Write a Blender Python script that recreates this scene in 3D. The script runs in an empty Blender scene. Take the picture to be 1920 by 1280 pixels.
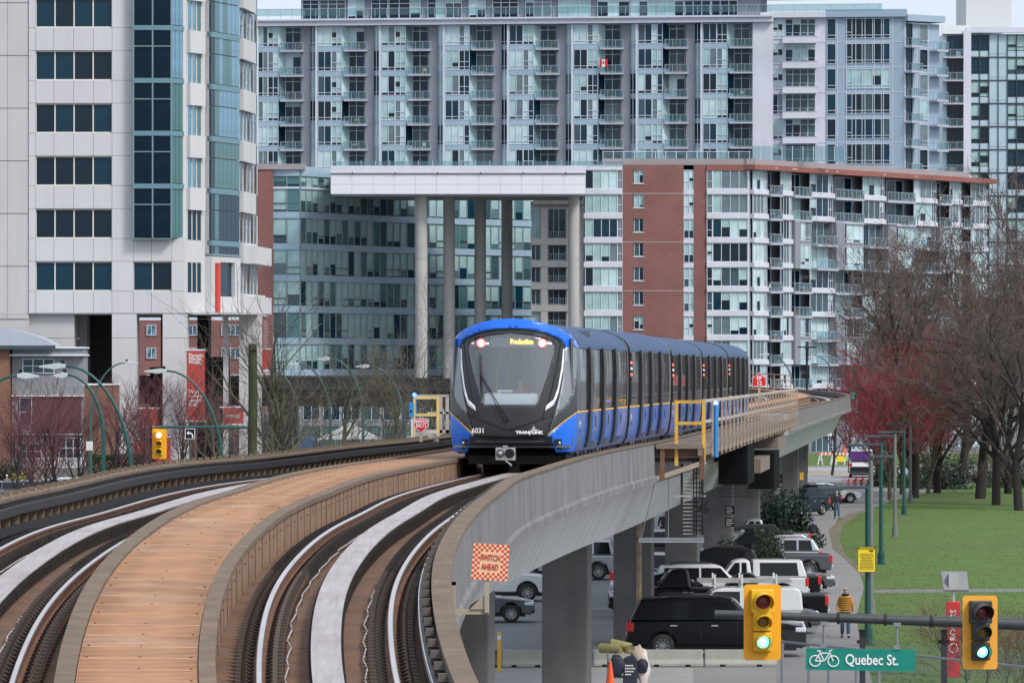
import bpy, bmesh, math, random
from math import sin, cos, pi, radians, atan2, sqrt, hypot
from mathutils import Vector, Matrix
from mathutils.geometry import delaunay_2d_cdt
random.seed(11)
SC = bpy.context.scene
# ---------------------------------------------------------------- camera, sky, light
F = 10000.0; HZ = 695.0; CAMZ = 9.2           # focal length in photo pixels, horizon row, eye height
cam = bpy.data.cameras.new('camera'); camo = bpy.data.objects.new('camera', cam)
SC.collection.objects.link(camo); SC.camera = camo
camo.location = (0, 0, CAMZ); camo.rotation_euler = (pi / 2, 0, 0)
cam.sensor_width = 36.0; cam.lens = 36.0 * F / 1920.0; cam.shift_y = (HZ - 640.0) / 1920.0
cam.clip_start = 1.0; cam.clip_end = 6000.0
world = bpy.data.worlds.new('World'); SC.world = world; world.use_nodes = True
wn = world.node_tree; wn.nodes.clear()
wo = wn.nodes.new('ShaderNodeOutputWorld'); wb = wn.nodes.new('ShaderNodeBackground')
sk = wn.nodes.new('ShaderNodeTexSky'); sk.sky_type = 'NISHITA'; sk.sun_disc = False
SUN_EL, SUN_AZ = radians(46), radians(135)
sk.sun_elevation = SUN_EL; sk.sun_rotation = SUN_AZ; sk.air_density = 1.0; sk.dust_density = 3.0
hs = wn.nodes.new('ShaderNodeHueSaturation'); hs.inputs['Saturation'].default_value = 0.30
mx = wn.nodes.new('ShaderNodeMix'); mx.data_type = 'RGBA'; mx.inputs[0].default_value = 0.55
mx.inputs[7].default_value = (5.9, 6.9, 8.3, 1)   # even overcast cloud veil over the sky
wb.inputs['Strength'].default_value = 0.10
wn.links.new(sk.outputs[0], hs.inputs['Color']); wn.links.new(hs.outputs[0], mx.inputs[6])
wn.links.new(mx.outputs[2], wb.inputs['Color']); wn.links.new(wb.outputs[0], wo.inputs[0])
sl = bpy.data.lights.new('sun', 'SUN'); sl.energy = 1.5; sl.angle = radians(14); sl.color = (1, .96, .91)
so = bpy.data.objects.new('sun', sl); SC.collection.objects.link(so)
sd = Vector((sin(SUN_AZ) * cos(SUN_EL), cos(SUN_AZ) * cos(SUN_EL), sin(SUN_EL)))
so.rotation_euler = sd.to_track_quat('Z', 'Y').to_euler()
SC.view_settings.view_transform = 'Standard'; SC.view_settings.look = 'None'
SC.view_settings.exposure = 0.72; SC.view_settings.gamma = 1.0; SC.view_settings.use_curve_mapping = False

# ---------------------------------------------------------------- helpers
def M(name, col, rough=.6, metal=0.0, var=.12, scale=2.0, bump=0.0, streak=0.0, spec=.5, emit=0.0, coat=0.0,
      stretch=(1, 1, 1), dirt=None, dirt_amt=.5, dscale=.6):
    m = bpy.data.materials.get(name)
    if m: return m
    m = bpy.data.materials.new(name); m.use_nodes = True
    nt = m.node_tree; N = nt.nodes; L = nt.links; b = N['Principled BSDF']
    b.inputs['Roughness'].default_value = rough; b.inputs['Metallic'].default_value = metal
    b.inputs['Specular IOR Level'].default_value = spec; b.inputs['Coat Weight'].default_value = coat
    tc = N.new('ShaderNodeTexCoord'); mp = N.new('ShaderNodeMapping'); mp.inputs['Scale'].default_value = stretch
    L.new(tc.outputs['Object'], mp.inputs['Vector'])
    nz = N.new('ShaderNodeTexNoise'); nz.inputs['Scale'].default_value = scale; nz.inputs['Detail'].default_value = 6
    nz.inputs['Roughness'].default_value = .62
    L.new(mp.outputs[0], nz.inputs['Vector'])
    rp = N.new('ShaderNodeMapRange'); rp.inputs[1].default_value = .3; rp.inputs[2].default_value = .7
    L.new(nz.outputs['Fac'], rp.inputs[0])
    mc = N.new('ShaderNodeMix'); mc.data_type = 'RGBA'
    mc.inputs[6].default_value = tuple(c * (1 - var) for c in col) + (1,)
    mc.inputs[7].default_value = tuple(min(1, c * (1 + var)) for c in col) + (1,)
    L.new(rp.outputs[0], mc.inputs[0]); out = mc.outputs[2]
    if streak > 0 or dirt:
        d = dirt or tuple(c * .45 for c in col)
        n2 = N.new('ShaderNodeTexNoise'); n2.inputs['Scale'].default_value = dscale; n2.inputs['Detail'].default_value = 7
        if streak > 0:
            m2 = N.new('ShaderNodeMapping'); m2.inputs['Scale'].default_value = (2.6, 2.6, .25)
            L.new(tc.outputs['Object'], m2.inputs['Vector']); L.new(m2.outputs[0], n2.inputs['Vector'])
        else: L.new(tc.outputs['Object'], n2.inputs['Vector'])
        r2 = N.new('ShaderNodeMapRange'); r2.inputs[1].default_value = .42; r2.inputs[2].default_value = .80
        r2.inputs[4].default_value = streak if streak > 0 else dirt_amt
        L.new(n2.outputs['Fac'], r2.inputs[0])
        m3 = N.new('ShaderNodeMix'); m3.data_type = 'RGBA'; m3.inputs[7].default_value = d + (1,)
        L.new(r2.outputs[0], m3.inputs[0]); L.new(out, m3.inputs[6]); out = m3.outputs[2]
    L.new(out, b.inputs['Base Color'])
    if emit:
        b.inputs['Emission Color'].default_value = col + (1,); b.inputs['Emission Strength'].default_value = emit
    if bump:
        bp = N.new('ShaderNodeBump'); bp.inputs['Strength'].default_value = bump; bp.inputs['Distance'].default_value = .03
        n4 = N.new('ShaderNodeTexNoise'); n4.inputs['Scale'].default_value = scale * 7; n4.inputs['Detail'].default_value = 5
        L.new(tc.outputs['Object'], n4.inputs['Vector'])
        L.new(n4.outputs['Fac'], bp.inputs['Height']); L.new(bp.outputs[0], b.inputs['Normal'])
    return m

def glassM(name, col, rough=.06, warp=.25, metal=.25, wscale=.5, spec=.30):
    """reflective window glass, slightly wavy"""
    m = M(name, col, rough, metal, .25, .35, spec=.9)
    nt = m.node_tree; b = nt.nodes['Principled BSDF']
    bp = nt.nodes.new('ShaderNodeBump'); bp.inputs['Strength'].default_value = warp; bp.inputs['Distance'].default_value = .06
    tc = nt.nodes.new('ShaderNodeTexCoord'); n4 = nt.nodes.new('ShaderNodeTexNoise'); n4.inputs['Scale'].default_value = wscale
    nt.links.new(tc.outputs['Object'], n4.inputs['Vector']); nt.links.new(n4.outputs['Fac'], bp.inputs['Height'])
    nt.links.new(bp.outputs[0], b.inputs['Normal'])
    b.inputs['Specular IOR Level'].default_value = spec
    return m

class MB:
    """collects faces into one mesh"""
    def __init__(s): s.v = []; s.f = []; s.m = []; s.mats = []
    def mi(s, mat):
        if mat not in s.mats: s.mats.append(mat)
        return s.mats.index(mat)
    def face(s, pts, mat):
        b = len(s.v); s.v += [tuple(p) for p in pts]; s.f.append(tuple(range(b, b + len(pts)))); s.m.append(s.mi(mat)); return s
    def add(s, vs, fs, mat):
        b = len(s.v); s.v += [tuple(p) for p in vs]; k = s.mi(mat)
        for f in fs: s.f.append(tuple(b + i for i in f)); s.m.append(k)
        return s
    def box(s, x0, x1, y0, y1, z0, z1, mat):
        return s.add([(x0, y0, z0), (x1, y0, z0), (x1, y1, z0), (x0, y1, z0), (x0, y0, z1), (x1, y0, z1), (x1, y1, z1), (x0, y1, z1)],
              [(0, 3, 2, 1), (4, 5, 6, 7), (0, 1, 5, 4), (1, 2, 6, 5), (2, 3, 7, 6), (3, 0, 4, 7)], mat)
    def bar(s, a, b, w, h, mat, up=(0, 0, 1)):
        a = Vector(a); b = Vector(b); d = (b - a).normalized(); u = Vector(up)
        if abs(d.dot(u)) > .98: u = Vector((1, 0, 0))
        r = d.cross(u).normalized() * (w / 2); t = r.cross(d).normalized() * (h / 2)
        vs = [p + i * r + j * t for p in (a, b) for i, j in ((-1, -1), (1, -1), (1, 1), (-1, 1))]
        return s.add(vs, [(0, 3, 2, 1), (4, 5, 6, 7), (0, 1, 5, 4), (1, 2, 6, 5), (2, 3, 7, 6), (3, 0, 4, 7)], mat)
    def tube(s, pts, r, mat, n=8, caps=True):
        pts = [Vector(p) for p in pts]; R = r if isinstance(r, (list, tuple)) else [r] * len(pts); vs = []; fs = []
        u = Vector((0, 0, 1)); d0 = (pts[1] - pts[0]).normalized()
        if abs(d0.dot(u)) > .9: u = Vector((1, 0, 0))
        for i, p in enumerate(pts):
            d = (pts[min(i + 1, len(pts) - 1)] - pts[max(i - 1, 0)]).normalized()
            a = d.cross(u).normalized(); c = a.cross(d).normalized(); u = c
            vs += [p + (a * cos(2 * pi * k / n) + c * sin(2 * pi * k / n)) * R[i] for k in range(n)]
        for i in range(len(pts) - 1):
            for k in range(n):
                k2 = (k + 1) % n; fs.append((i * n + k, i * n + k2, (i + 1) * n + k2, (i + 1) * n + k))
        if caps: fs.append(tuple(range(n))[::-1]); fs.append(tuple((len(pts) - 1) * n + k for k in range(n)))
        return s.add(vs, fs, mat)
    def prism(s, outline, a0, a1, mat, axis='y', caps=True):
        """outline in the plane across axis; y: (x,z)  x: (y,z)  z: (x,y)"""
        def P(p, t): return {'y': (p[0], t, p[1]), 'x': (t, p[0], p[1]), 'z': (p[0], p[1], t)}[axis]
        n = len(outline); vs = [P(p, a0) for p in outline] + [P(p, a1) for p in outline]
        fs = [(i, (i + 1) % n, n + (i + 1) % n, n + i) for i in range(n)]
        if caps: fs += [tuple(range(n))[::-1], tuple(range(n, 2 * n))]
        return s.add(vs, fs, mat)
    def ball(s, c, r, mat, n=10, m=6, sc=(1, 1, 1)):
        vs = []; fs = []
        for j in range(m + 1):
            t = pi * j / m
            for i in range(n): vs.append((c[0] + r * sc[0] * sin(t) * cos(2 * pi * i / n), c[1] + r * sc[1] * sin(t) * sin(2 * pi * i / n), c[2] + r * sc[2] * cos(t)))
        for j in range(m):
            for i in range(n): fs.append((j * n + i, (j + 1) * n + i, (j + 1) * n + (i + 1) % n, j * n + (i + 1) % n))
        return s.add(vs, fs, mat)
    def mesh(s, name='mesh', smooth=False):
        me = bpy.data.meshes.new(name); me.from_pydata(s.v, [], s.f)
        for m in s.mats: me.materials.append(m)
        me.polygons.foreach_set('material_index', s.m)
        if smooth: me.polygons.foreach_set('use_smooth', [True] * len(s.f))
        me.update()
        return me
    def build(s, name, parent=None, smooth=False, loc=(0, 0, 0), rz=0, fix=True, autos=None):
        me = s.mesh(name, smooth)
        if fix:
            bm = bmesh.new(); bm.from_mesh(me); bmesh.ops.remove_doubles(bm, verts=bm.verts, dist=1e-5)
            bmesh.ops.recalc_face_normals(bm, faces=bm.faces)
            if autos is not None:
                for f in bm.faces: f.smooth = True
                for e in bm.edges: e.smooth = len(e.link_faces) == 2 and e.calc_face_angle(0) < radians(autos)
            bm.to_mesh(me); bm.free()
        return inst(me, name, parent, loc, rz)

def inst(me, name, parent=None, loc=(0, 0, 0), rz=0, scale=None):
    o = bpy.data.objects.new(name, me); SC.collection.objects.link(o)
    o.location = loc
    if rz: o.rotation_euler[2] = rz
    if scale: o.scale = scale
    if parent: o.parent = parent
    return o
def tag(o, label, cat, group=None):
    o['label'] = label; o['category'] = cat
    if group: o['group'] = group
    return o
def thing(name, label, cat, loc=(0, 0, 0), rz=0, group=None):
    o = bpy.data.objects.new(name, None); o.empty_display_size = .3; SC.collection.objects.link(o)
    o.location = loc; o.rotation_euler[2] = rz
    return tag(o, label, cat, group)
def struct(o): o['kind'] = 'structure'; return o
def copy_tree(src, loc, rz, label, group=None, scale=None):
    def cp(o, par):
        c = o.copy(); SC.collection.objects.link(c); c.parent = par
        for ch in o.children: cp(ch, c)
        return c
    r = cp(src, None); r.location = loc; r.rotation_euler[2] = rz; r['label'] = label
    if group: r['group'] = group
    if scale: r.scale = scale
    return r
def G(x, y, z=0.0):
    """photo pixel on level z -> world point"""
    d = (CAMZ - z) * F / (y - HZ); return Vector(((x - 960) * d / F, d, z))
def PX(x, y, d): return Vector(((x - 960) * d / F, d, CAMZ - (y - HZ) * d / F))
def bevel(o, w=.02, seg=2, ang=35):
    b = o.modifiers.new('bevel', 'BEVEL'); b.width = w; b.segments = seg; b.limit_method = 'ANGLE'; b.angle_limit = radians(ang); return o
_font = {}
def text(s, size, mat, parent=None, loc=(0, 0, 0), rot=(pi / 2, 0, 0), name='lettering', sx=1.0, align='CENTER', depth=.004, bold=0.0):
    cu = bpy.data.curves.new('t', 'FONT'); cu.body = s; cu.size = size; cu.align_x = align; cu.align_y = 'CENTER'
    cu.extrude = depth; cu.offset = bold; cu.resolution_u = 3
    t = bpy.data.objects.new('t', cu); SC.collection.objects.link(t)
    dg = bpy.context.evaluated_depsgraph_get(); me = bpy.data.meshes.new_from_object(t.evaluated_get(dg))
    bpy.data.objects.remove(t); bpy.data.curves.remove(cu)
    me.materials.clear(); me.materials.append(mat)
    for p in me.polygons: p.material_index = 0
    o = inst(me, name, parent, loc); o.rotation_euler = rot; o.scale = (sx, 1, 1)
    return o
def disc_pts(cx, cz, r, n=16, a0=0, a1=2 * pi): return [(cx + r * cos(a0 + (a1 - a0) * i / n), cz + r * sin(a0 + (a1 - a0) * i / n)) for i in range(n)]

# ---------------------------------------------------------------- materials
conc = M('concrete', (.185, .18, .178), .88, var=.18, scale=1.2, bump=.25, streak=.6, dirt=(.065, .062, .060))
conc_shade = M('concrete_shade', (.075, .068, .066), .92, var=.2, scale=1.0, bump=.25, streak=.4)  # same concrete, darkened to paint shade on the far spans
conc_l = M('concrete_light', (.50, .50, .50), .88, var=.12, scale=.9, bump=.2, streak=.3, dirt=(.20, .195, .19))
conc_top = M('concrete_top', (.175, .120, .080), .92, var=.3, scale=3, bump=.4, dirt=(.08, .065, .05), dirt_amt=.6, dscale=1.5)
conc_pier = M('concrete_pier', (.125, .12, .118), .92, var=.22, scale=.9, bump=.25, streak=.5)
floor_b = M('track_floor', (.145, .073, .042), .95, var=.3, scale=1.3, bump=.5, dirt=(.15, .11, .085), dirt_amt=.6, dscale=1.5)
wall_b = M('wall_brown', (.27, .165, .105), .92, var=.2, scale=2, bump=.3, streak=.4)
plate_o = M('walkway_orange', (.46, .235, .115), .75, var=.16, scale=1.4, bump=.25, dirt=(.33, .17, .10), dirt_amt=.7, dscale=1.6, stretch=(1, 1, 1))
plate_o2 = M('walkway_orange_dark', (.39, .19, .095), .75, var=.2, scale=1.4, bump=.25, dirt=(.62, .42, .30), dirt_amt=.6, dscale=1.2)
rust = M('rust_rail', (.15, .070, .040), .8, var=.3, scale=4, bump=.2)
steel_hd = M('rail_head', (.72, .66, .64), .36, 1.0, var=.12, scale=2, stretch=(8, .3, 1))
lim = M('reaction_rail', (.50, .435, .42), .48, .55, var=.2, scale=2.2, dirt=(.30, .20, .17), dirt_amt=.55, dscale=1.1, stretch=(7, .35, 1))
blackr = M('power_rail', (.016, .016, .020), .6, var=.3, scale=3)
darkm = M('dark_metal', (.035, .028, .024), .7, .3, var=.4, scale=5)
alum = M('aluminium', (.55, .54, .52), .4, .8, var=.15)
cable_m = M('cable_white', (.42, .38, .36), .6, var=.2)
white_p = M('white_paint', (.72, .72, .73), .55, var=.05)
asphalt = M('asphalt', (.17, .17, .178), .9, var=.14, scale=.5, bump=.2, dirt=(.11, .11, .115), dirt_amt=.8, dscale=.12)
paving = M('paving', (.30, .29, .285), .9, var=.1, scale=.8, bump=.15, dirt=(.22, .215, .21), dirt_amt=.6, dscale=.3)
grass_m = M('grass', (.068, .130, .010), .95, var=.22, scale=.6, bump=.5, dirt=(.085, .078, .035), dirt_amt=.75, dscale=.07)
yellow = M('yellow_paint', (.72, .40, .03), .5, var=.08)
yellow_s = M('sign_yellow', (.85, .62, .02), .5, var=.03)
green_p = M('green_pole', (.010, .070, .062), .4, var=.15, scale=4)
tire = M('tire', (.02, .02, .021), .85, var=.2)
black_p = M('black_paint', (.010, .010, .012), .5, var=.2, spec=.3)
red_l = M('red_lens', (.55, .02, .02), .25, var=.1)
# ---------------------------------------------------------------- track alignment
KN = [48, 54, 60, 66, 72, 80, 90, 100, 110, 125, 140, 160]
KX = [-1.386, -1.827, -2.086, -2.122, -1.906, -1.587, -1.294, -0.72, 0.055, 1.335, 2.676, 4.381]
KH = [3.766, 3.35, 2.905, 2.546, 2.27, 2.165, 2.148, 2.147, 2.131, 2.131, 2.161, 2.163]
KC = [.0019, -.0077, -.0175, -.0131, -.0109, -.0055, -.01, -.0113, .0025, .005, .0051, .006]
def natspline(k, v):
    n = len(k); h = [k[i + 1] - k[i] for i in range(n - 1)]; m = [0.0] * n
    c = [0.0] * n; d = [0.0] * n                      # tridiagonal solve
    for i in range(1, n - 1):
        a = h[i - 1]; b = 2 * (h[i - 1] + h[i]) - a * c[i - 1]
        r = 6 * ((v[i + 1] - v[i]) / h[i] - (v[i] - v[i - 1]) / h[i - 1])
        c[i] = h[i] / b; d[i] = (r - a * d[i - 1]) / b
    for i in range(n - 2, 0, -1): m[i] = d[i] - c[i] * m[i + 1]
    def f(x):
        j = 0
        while j < n - 2 and x > k[j + 1]: j += 1
        a = (k[j + 1] - x) / h[j]; e = 1 - a
        return a * v[j] + e * v[j + 1] + ((a ** 3 - a) * m[j] + (e ** 3 - e) * m[j + 1]) * h[j] ** 2 / 6
    return f
fX, fH, fC = natspline(KN, KX), natspline(KN, KH), natspline(KN, KC)
raw = []
d = 44.0
while d < 160: 
    q = max(d, 48); raw.append((fX(q) + (d - q) * -.08, d, CAMZ - fH(q) - (q - d) * .07, fC(q))); d += .5
SL = .0865; d = 160.0
while d < 350: raw.append((4.381 + SL * (d - 160), d, CAMZ - 2.163 + (d - 160) * .0009, .006)); d += 1.5
hd = math.atan(SL); x, y, z = raw[-1][:3]; R_ = 105.0; st = 2.0; tot = 0; z0 = z
while hd > -pi / 2 + .02:
    hd -= st / R_; x += sin(hd) * st; y += cos(hd) * st; tot += st
    z = z0 + min(1, tot / 70) * .9 + max(0, min(1, (tot - 70) / 90)) * .55
    raw.append((x, y, z, -.02 * min(1, tot / 20)))
YB = y
for i in range(60): x -= 2.0; raw.append((x, YB, z, 0))
PT = raw; SS = [0.0]
for i in range(1, len(PT)): SS.append(SS[-1] + hypot(PT[i][0] - PT[i - 1][0], PT[i][1] - PT[i - 1][1]))
S_END = SS[-1]
import bisect
def s_of_d(d):
    for i in range(len(PT) - 1):
        if PT[i + 1][1] >= d: return SS[i] + (SS[i + 1] - SS[i]) * (d - PT[i][1]) / (PT[i + 1][1] - PT[i][1])
S_ARC = s_of_d(349)
def at(s, off=0.0, z=0.0):
    i = min(max(bisect.bisect(SS, s) - 1, 0), len(PT) - 2); t = (s - SS[i]) / (SS[i + 1] - SS[i])
    i0, i1 = max(i - 1, 0), min(i + 2, len(PT) - 1)
    a, b = PT[i], PT[i + 1]; X, Y, Z, C = [a[k] + (b[k] - a[k]) * t for k in range(4)]
    hx, hy = PT[i1][0] - PT[i0][0], PT[i1][1] - PT[i0][1]; n = hypot(hx, hy); hx /= n; hy /= n
    return Vector((X + hy * off, Y - hx * off, Z + z + C * off))
def heading(s):
    a, b = at(s - .6), at(s + .6); return atan2(b.x - a.x, b.y - a.y)     # right of +Y
def srange(s0, s1):
    out = [s0]
    for s in SS:
        if s0 + .05 < s < s1 - .05: out.append(s)
    return out + [s1]
def sweep(mb, prof, s0, s1, mat, closed=True, caps=True):
    ss = srange(s0, s1); n = len(prof); vs = []; fs = []
    for s in ss: vs += [at(s, o, z) for o, z in prof]
    for i in range(len(ss) - 1):
        for k in range(n if closed else n - 1):
            k2 = (k + 1) % n; fs.append((i * n + k, (i + 1) * n + k, (i + 1) * n + k2, i * n + k2))
    if closed and caps: fs += [tuple(range(n)), tuple((len(ss) - 1) * n + k for k in range(n))[::-1]]
    return mb.add(vs, fs, mat)
def rect(o0, o1, z0, z1): return [(o0, z0), (o1, z0), (o1, z1), (o0, z1)]

gw = thing('elevated_guideway', 'long curving grey concrete elevated railway guideway with two tracks and an orange centre walkway', 'guideway')
S0, SA = s_of_d(45), s_of_d(112)
def gpart(name, prof, mat, s0=S0, s1=S_END, closed=True, joints=None):
    segs = [(s0, s1)] if not joints else joints
    for a, b in segs:
        m = MB(); sweep(m, prof, a, b, conc_shade if a > S_ARC + 60 and mat in (conc, conc_l, conc_pier) else mat, closed); m.build(name, gw, autos=30)  # far spans get the concrete with shade in its colour
span = []                                     # girder joints at the piers
PD = [60, 90, 120, 150, 180, 210, 240, 270, 300, 330, 360]
sp = [s_of_d(d) for d in PD]; cuts = [S0] + sp
s = sp[-1]
while s < S_END - 34: s += 30; cuts.append(s)
cuts.append(S_END)
span = [(a + .015, b - .015) for a, b in zip(cuts[:-1], cuts[1:])]
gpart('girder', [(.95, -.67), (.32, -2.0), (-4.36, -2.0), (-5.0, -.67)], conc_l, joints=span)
gpart('deck_slab', [(1.36, -.215), (1.36, -.665), (-5.4, -.665), (-5.4, -.215)], floor_b, joints=span)
gpart('parapet', [(1.22, .29), (1.40, .30), (1.42, -.48), (1.47, -.53), (1.47, -.67), (1.365, -.67), (1.365, -.2), (1.24, -.2)], conc, joints=span)
gpart('parapet', [(-5.36, .31), (-5.56, .31), (-5.58, -.48), (-5.63, -.53), (-5.63, -.67), (-5.405, -.67), (-5.405, -.2), (-5.38, -.2)], conc, joints=span)
# stained brown capping on the parapets
gpart('coping', [(1.19, .30), (1.425, .31), (1.425, .35), (1.19, .34)], conc_top, s0=S0, s1=S_END, joints=span)
gpart('coping', [(-5.31, .315), (-5.62, .315), (-5.62, .36), (-5.31, .36)], conc_top, joints=span)
# centre walkway wall and kerbs
gpart('walkway_wall', [(-1.20, -.21), (-1.20, .255), (-2.72, .255), (-2.72, -.21)], wall_b, joints=span)
gpart('walkway_kerb', [(-1.17, .258), (-1.17, .325), (-1.345, .325), (-1.345, .258)], conc_top, joints=span)
gpart('walkway_kerb', [(-2.58, .258), (-2.58, .325), (-2.78, .325), (-2.78, .258)], conc_top, joints=span)
# form panel seams on the walkway wall: recessed narrow fins and bolts
m = MB(); b_ = MB(); s = s_of_d(47)
while s < s_of_d(112):
    for off in (-1.195,):
        sweep(m, rect(off - .004, off + .004, -.2, .25), s, s + .012, rust)
        p = at(s + .45, off + .01, .13); b_.box(p.x - .01, p.x + .012, p.y - .01, p.y + .01, p.z - .01, p.z + .01, rust)
    s += 1.1
m.build('panel_seam', gw)['kind'] = 'stuff'; b_.build('wall_bolt', gw)['kind'] = 'stuff'
# orange walkway plates
pm = []
s = S0 + .2; k = 0
while s < SA + 3:
    m = MB(); w = .90; j = random.uniform(-.006, .006)
    mt = random.choice([plate_o, plate_o, plate_o2])
    n = 3
    sweep(m, [(-1.355, .262), (-1.355, .295 + j), (-1.96, .300 + j), (-2.57, .295 + j), (-2.57, .262)], s, s + w - .012, mt)
    for o in (-1.42, -1.95, -2.5):
        if random.random() < .25: continue
        p = at(s + .06, o, .30 + j); m.box(p.x - .012, p.x + .012, p.y - .014, p.y + .014, p.z - .01, p.z + .008, rust)
    # raised anti-slip ribs
    for q in range(1, 9):
        sweep(m, rect(-1.37, -2.56, .298 + j, .3035 + j), s + q * .1 - .012, s + q * .1 + .006, mt, caps=False)
    m.build('walkway_plate', gw, fix=False); s += w; k += 1
gpart('walkway_plates', [(-1.355, .262), (-1.355, .295), (-2.57, .295), (-2.57, .262)], plate_o, s0=SA + 3.2, s1=S_END)
# rails
for off in (-.72, .72, -4.72, -3.28):
    z = 0 if off > -2 else -.03
    gpart('running_rail', [(off - .065, -.16 + z), (off + .065, -.16 + z), (off + .065, -.145 + z), (off + .012, -.125 + z), (off + .012, -.045 + z), (off + .034, -.035 + z),
                           (off + .034, -.004 + z), (off - .034, -.004 + z), (off - .034, -.035 + z), (off - .012, -.045 + z), (off - .012, -.125 + z), (off - .065, -.145 + z)], rust)
    m = MB(); sweep(m, [(off - .030, -.006 + z), (off + .030, -.006 + z), (off + .024, .004 + z), (off - .024, .004 + z)], S0, S_END, steel_hd); m.build('rail_head', gw)
    m = MB(); sweep(m, rect(off - .2, off + .2, -.214, -.165 + z), S0, S_END, floor_b); m.build('rail_plinth', gw)
# fasteners beside the rails: base plate with spring clips and bolts
clipm = M('clip_steel', (.10, .075, .062), .5, .6, var=.4, scale=9)
fm = MB()
for sx in (-1, 1):
    fm.box(sx * .0, sx * .21, -.09, .09, 0, .02, darkm)
    fm.tube([(sx * .14, -.06, .02), (sx * .11, -.06, .09), (sx * .07, 0, .065), (sx * .11, .06, .09), (sx * .14, .06, .02)], .016, clipm, 4)
    fm.box(sx * .17 - .022, sx * .17 + .022, -.024, .024, .02, .115, clipm)
    fm.box(sx * .185 - .012, sx * .185 + .012, -.05, -.02, -.01, .06, rust)
fme = fm.mesh('fastener'); far = MB(); spots = []
for off in (-.72, .72, -4.72, -3.28):
    s = S0 + .1
    while s < SA + 1: spots.append((s, off)); s += .30
spots.sort(); 
for i, (s, off) in enumerate(spots):
    p = at(s, off, -.175 if off > -2 else -.2)
    if i < 300: inst(fme, 'rail_fastener', gw, p, -heading(s), (1.3, 1, 1.25))
    else:
        h = -heading(s); c_, s_ = cos(h), sin(h)
        far.add([(p.x + c_ * v[0] * 1.3 - s_ * v[1], p.y + s_ * v[0] * 1.3 + c_ * v[1], p.z + v[2] * 1.25) for v in fm.v], fm.f, darkm)
o = far.build('rail_fastener', gw, fix=False); o['kind'] = 'stuff'
# reaction rail down the middle of each track
for c in (0, -4.0):
    z = 0 if c > -2 else -.03
    s = S0
    while s < S_END - 12:
        L_ = 9.0 if s < SA + 20 else 60
        m = MB(); e = min(s + L_ - .02, S_END)
        sweep(m, [(c - .165, .012 + z), (c - .165, .03 + z), (c + .165, .03 + z), (c + .165, .012 + z)], s, e, lim)
        m.build('reaction_rail', gw); s += L_
    m = MB(); sweep(m, rect(c - .13, c + .13, -.03 + z, .01 + z), S0, S_END, darkm); m.build('rail_core', gw)
    m = MB(); s = S0 + .2
    while s < SA + 4:
        for sx in (-1, 1):
            a = at(s, c + sx * .15, z); b = at(s, c + sx * .15, -.2)
            m.bar(a, b, .03, .03, darkm); q = at(s, c + sx * .175, .0 + z); m.box(q.x - .02, q.x + .02, q.y - .02, q.y + .02, q.z - .03, q.z + .005, darkm)
        s += .28
    o = m.build('reaction_rail_support', gw, fix=False); o['kind'] = 'stuff'
    # loop cable pinned along the floor
    for oo in (-.42, .43):
        pts = []; s = S0; i = 0
        while s < SA:
            pts.append(at(s, c + oo + (.02 if i % 2 else -.02) + random.uniform(-.012, .012), -.15 + (0.012 if i % 2 else -.012))); s += .85; i += 1
        m = MB(); m.tube(pts, .011, cable_m, 4); m.build('loop_cable', gw, smooth=True)
        m = MB()
        for p in pts: m.box(p.x - .008, p.x + .008, p.y - .008, p.y + .008, p.z - .08, p.z + .02, rust)
        m.build('cable_pin', gw, fix=False)['kind'] = 'stuff'
# power rails on the parapets with brackets
for base, sg in ((1.22, -1), (-5.36, 1)):
    for zz, tk in (((.12, .075), (-.09, .075)) if sg < 0 else ((.19, .12), (-.07, .11))):
        o0 = base + sg * .10; o1 = base + sg * .17
        gpart('power_rail', rect(min(o0, o1), max(o0, o1), zz - tk / 2, zz + tk / 2), blackr)
    if sg < 0: gpart('contact_strip', rect(base - .185, base - .172, .09, .155), M('contact_steel', (.5, .48, .47), .4, .7), s1=s_of_d(175))
    s = S0 + .4; br = MB()
    br.box(-.045, .045, -.04, .04, -.05, .035, M('bracket_steel', (.13, .105, .09), .6, .3) if sg < 0 else conc_top); br.box(-.04, .04, -.03, .03, -.15, -.05, darkm); brm = br.mesh('bracket')
    k = 0
    while s < s_of_d(170) and k < 130:
        if sg < 0: p = at(s, base - .10, .27)
        else: p = at(s, -5.46, .395)
        inst(brm, 'rail_bracket', gw, p, -heading(s)); s += .95; k += 1
    m = MB(); s = S0
    while s < s_of_d(185):
        p, q = at(s, base + sg * .02, .0), at(s, base + sg * .13, .0)
        m.bar(p, q, .06, .30, conc_top if sg > 0 else darkm)
        if sg > 0: m.bar(at(s, base + .004, .05), at(s + .9, base + .004, .05), .012, .46, darkm)
        s += .95
    m.build('rail_arm', gw, fix=False)['kind'] = 'stuff'
# piers
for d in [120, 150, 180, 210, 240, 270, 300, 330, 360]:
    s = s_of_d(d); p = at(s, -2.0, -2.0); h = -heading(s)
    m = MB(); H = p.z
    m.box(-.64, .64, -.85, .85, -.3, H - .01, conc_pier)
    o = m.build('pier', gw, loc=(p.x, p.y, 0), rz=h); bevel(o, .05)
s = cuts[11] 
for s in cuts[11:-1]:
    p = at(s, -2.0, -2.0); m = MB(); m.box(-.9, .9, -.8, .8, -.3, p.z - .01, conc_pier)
    bevel(m.build('pier', gw, loc=(p.x, p.y, 0), rz=-heading(s)), .05)
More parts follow.
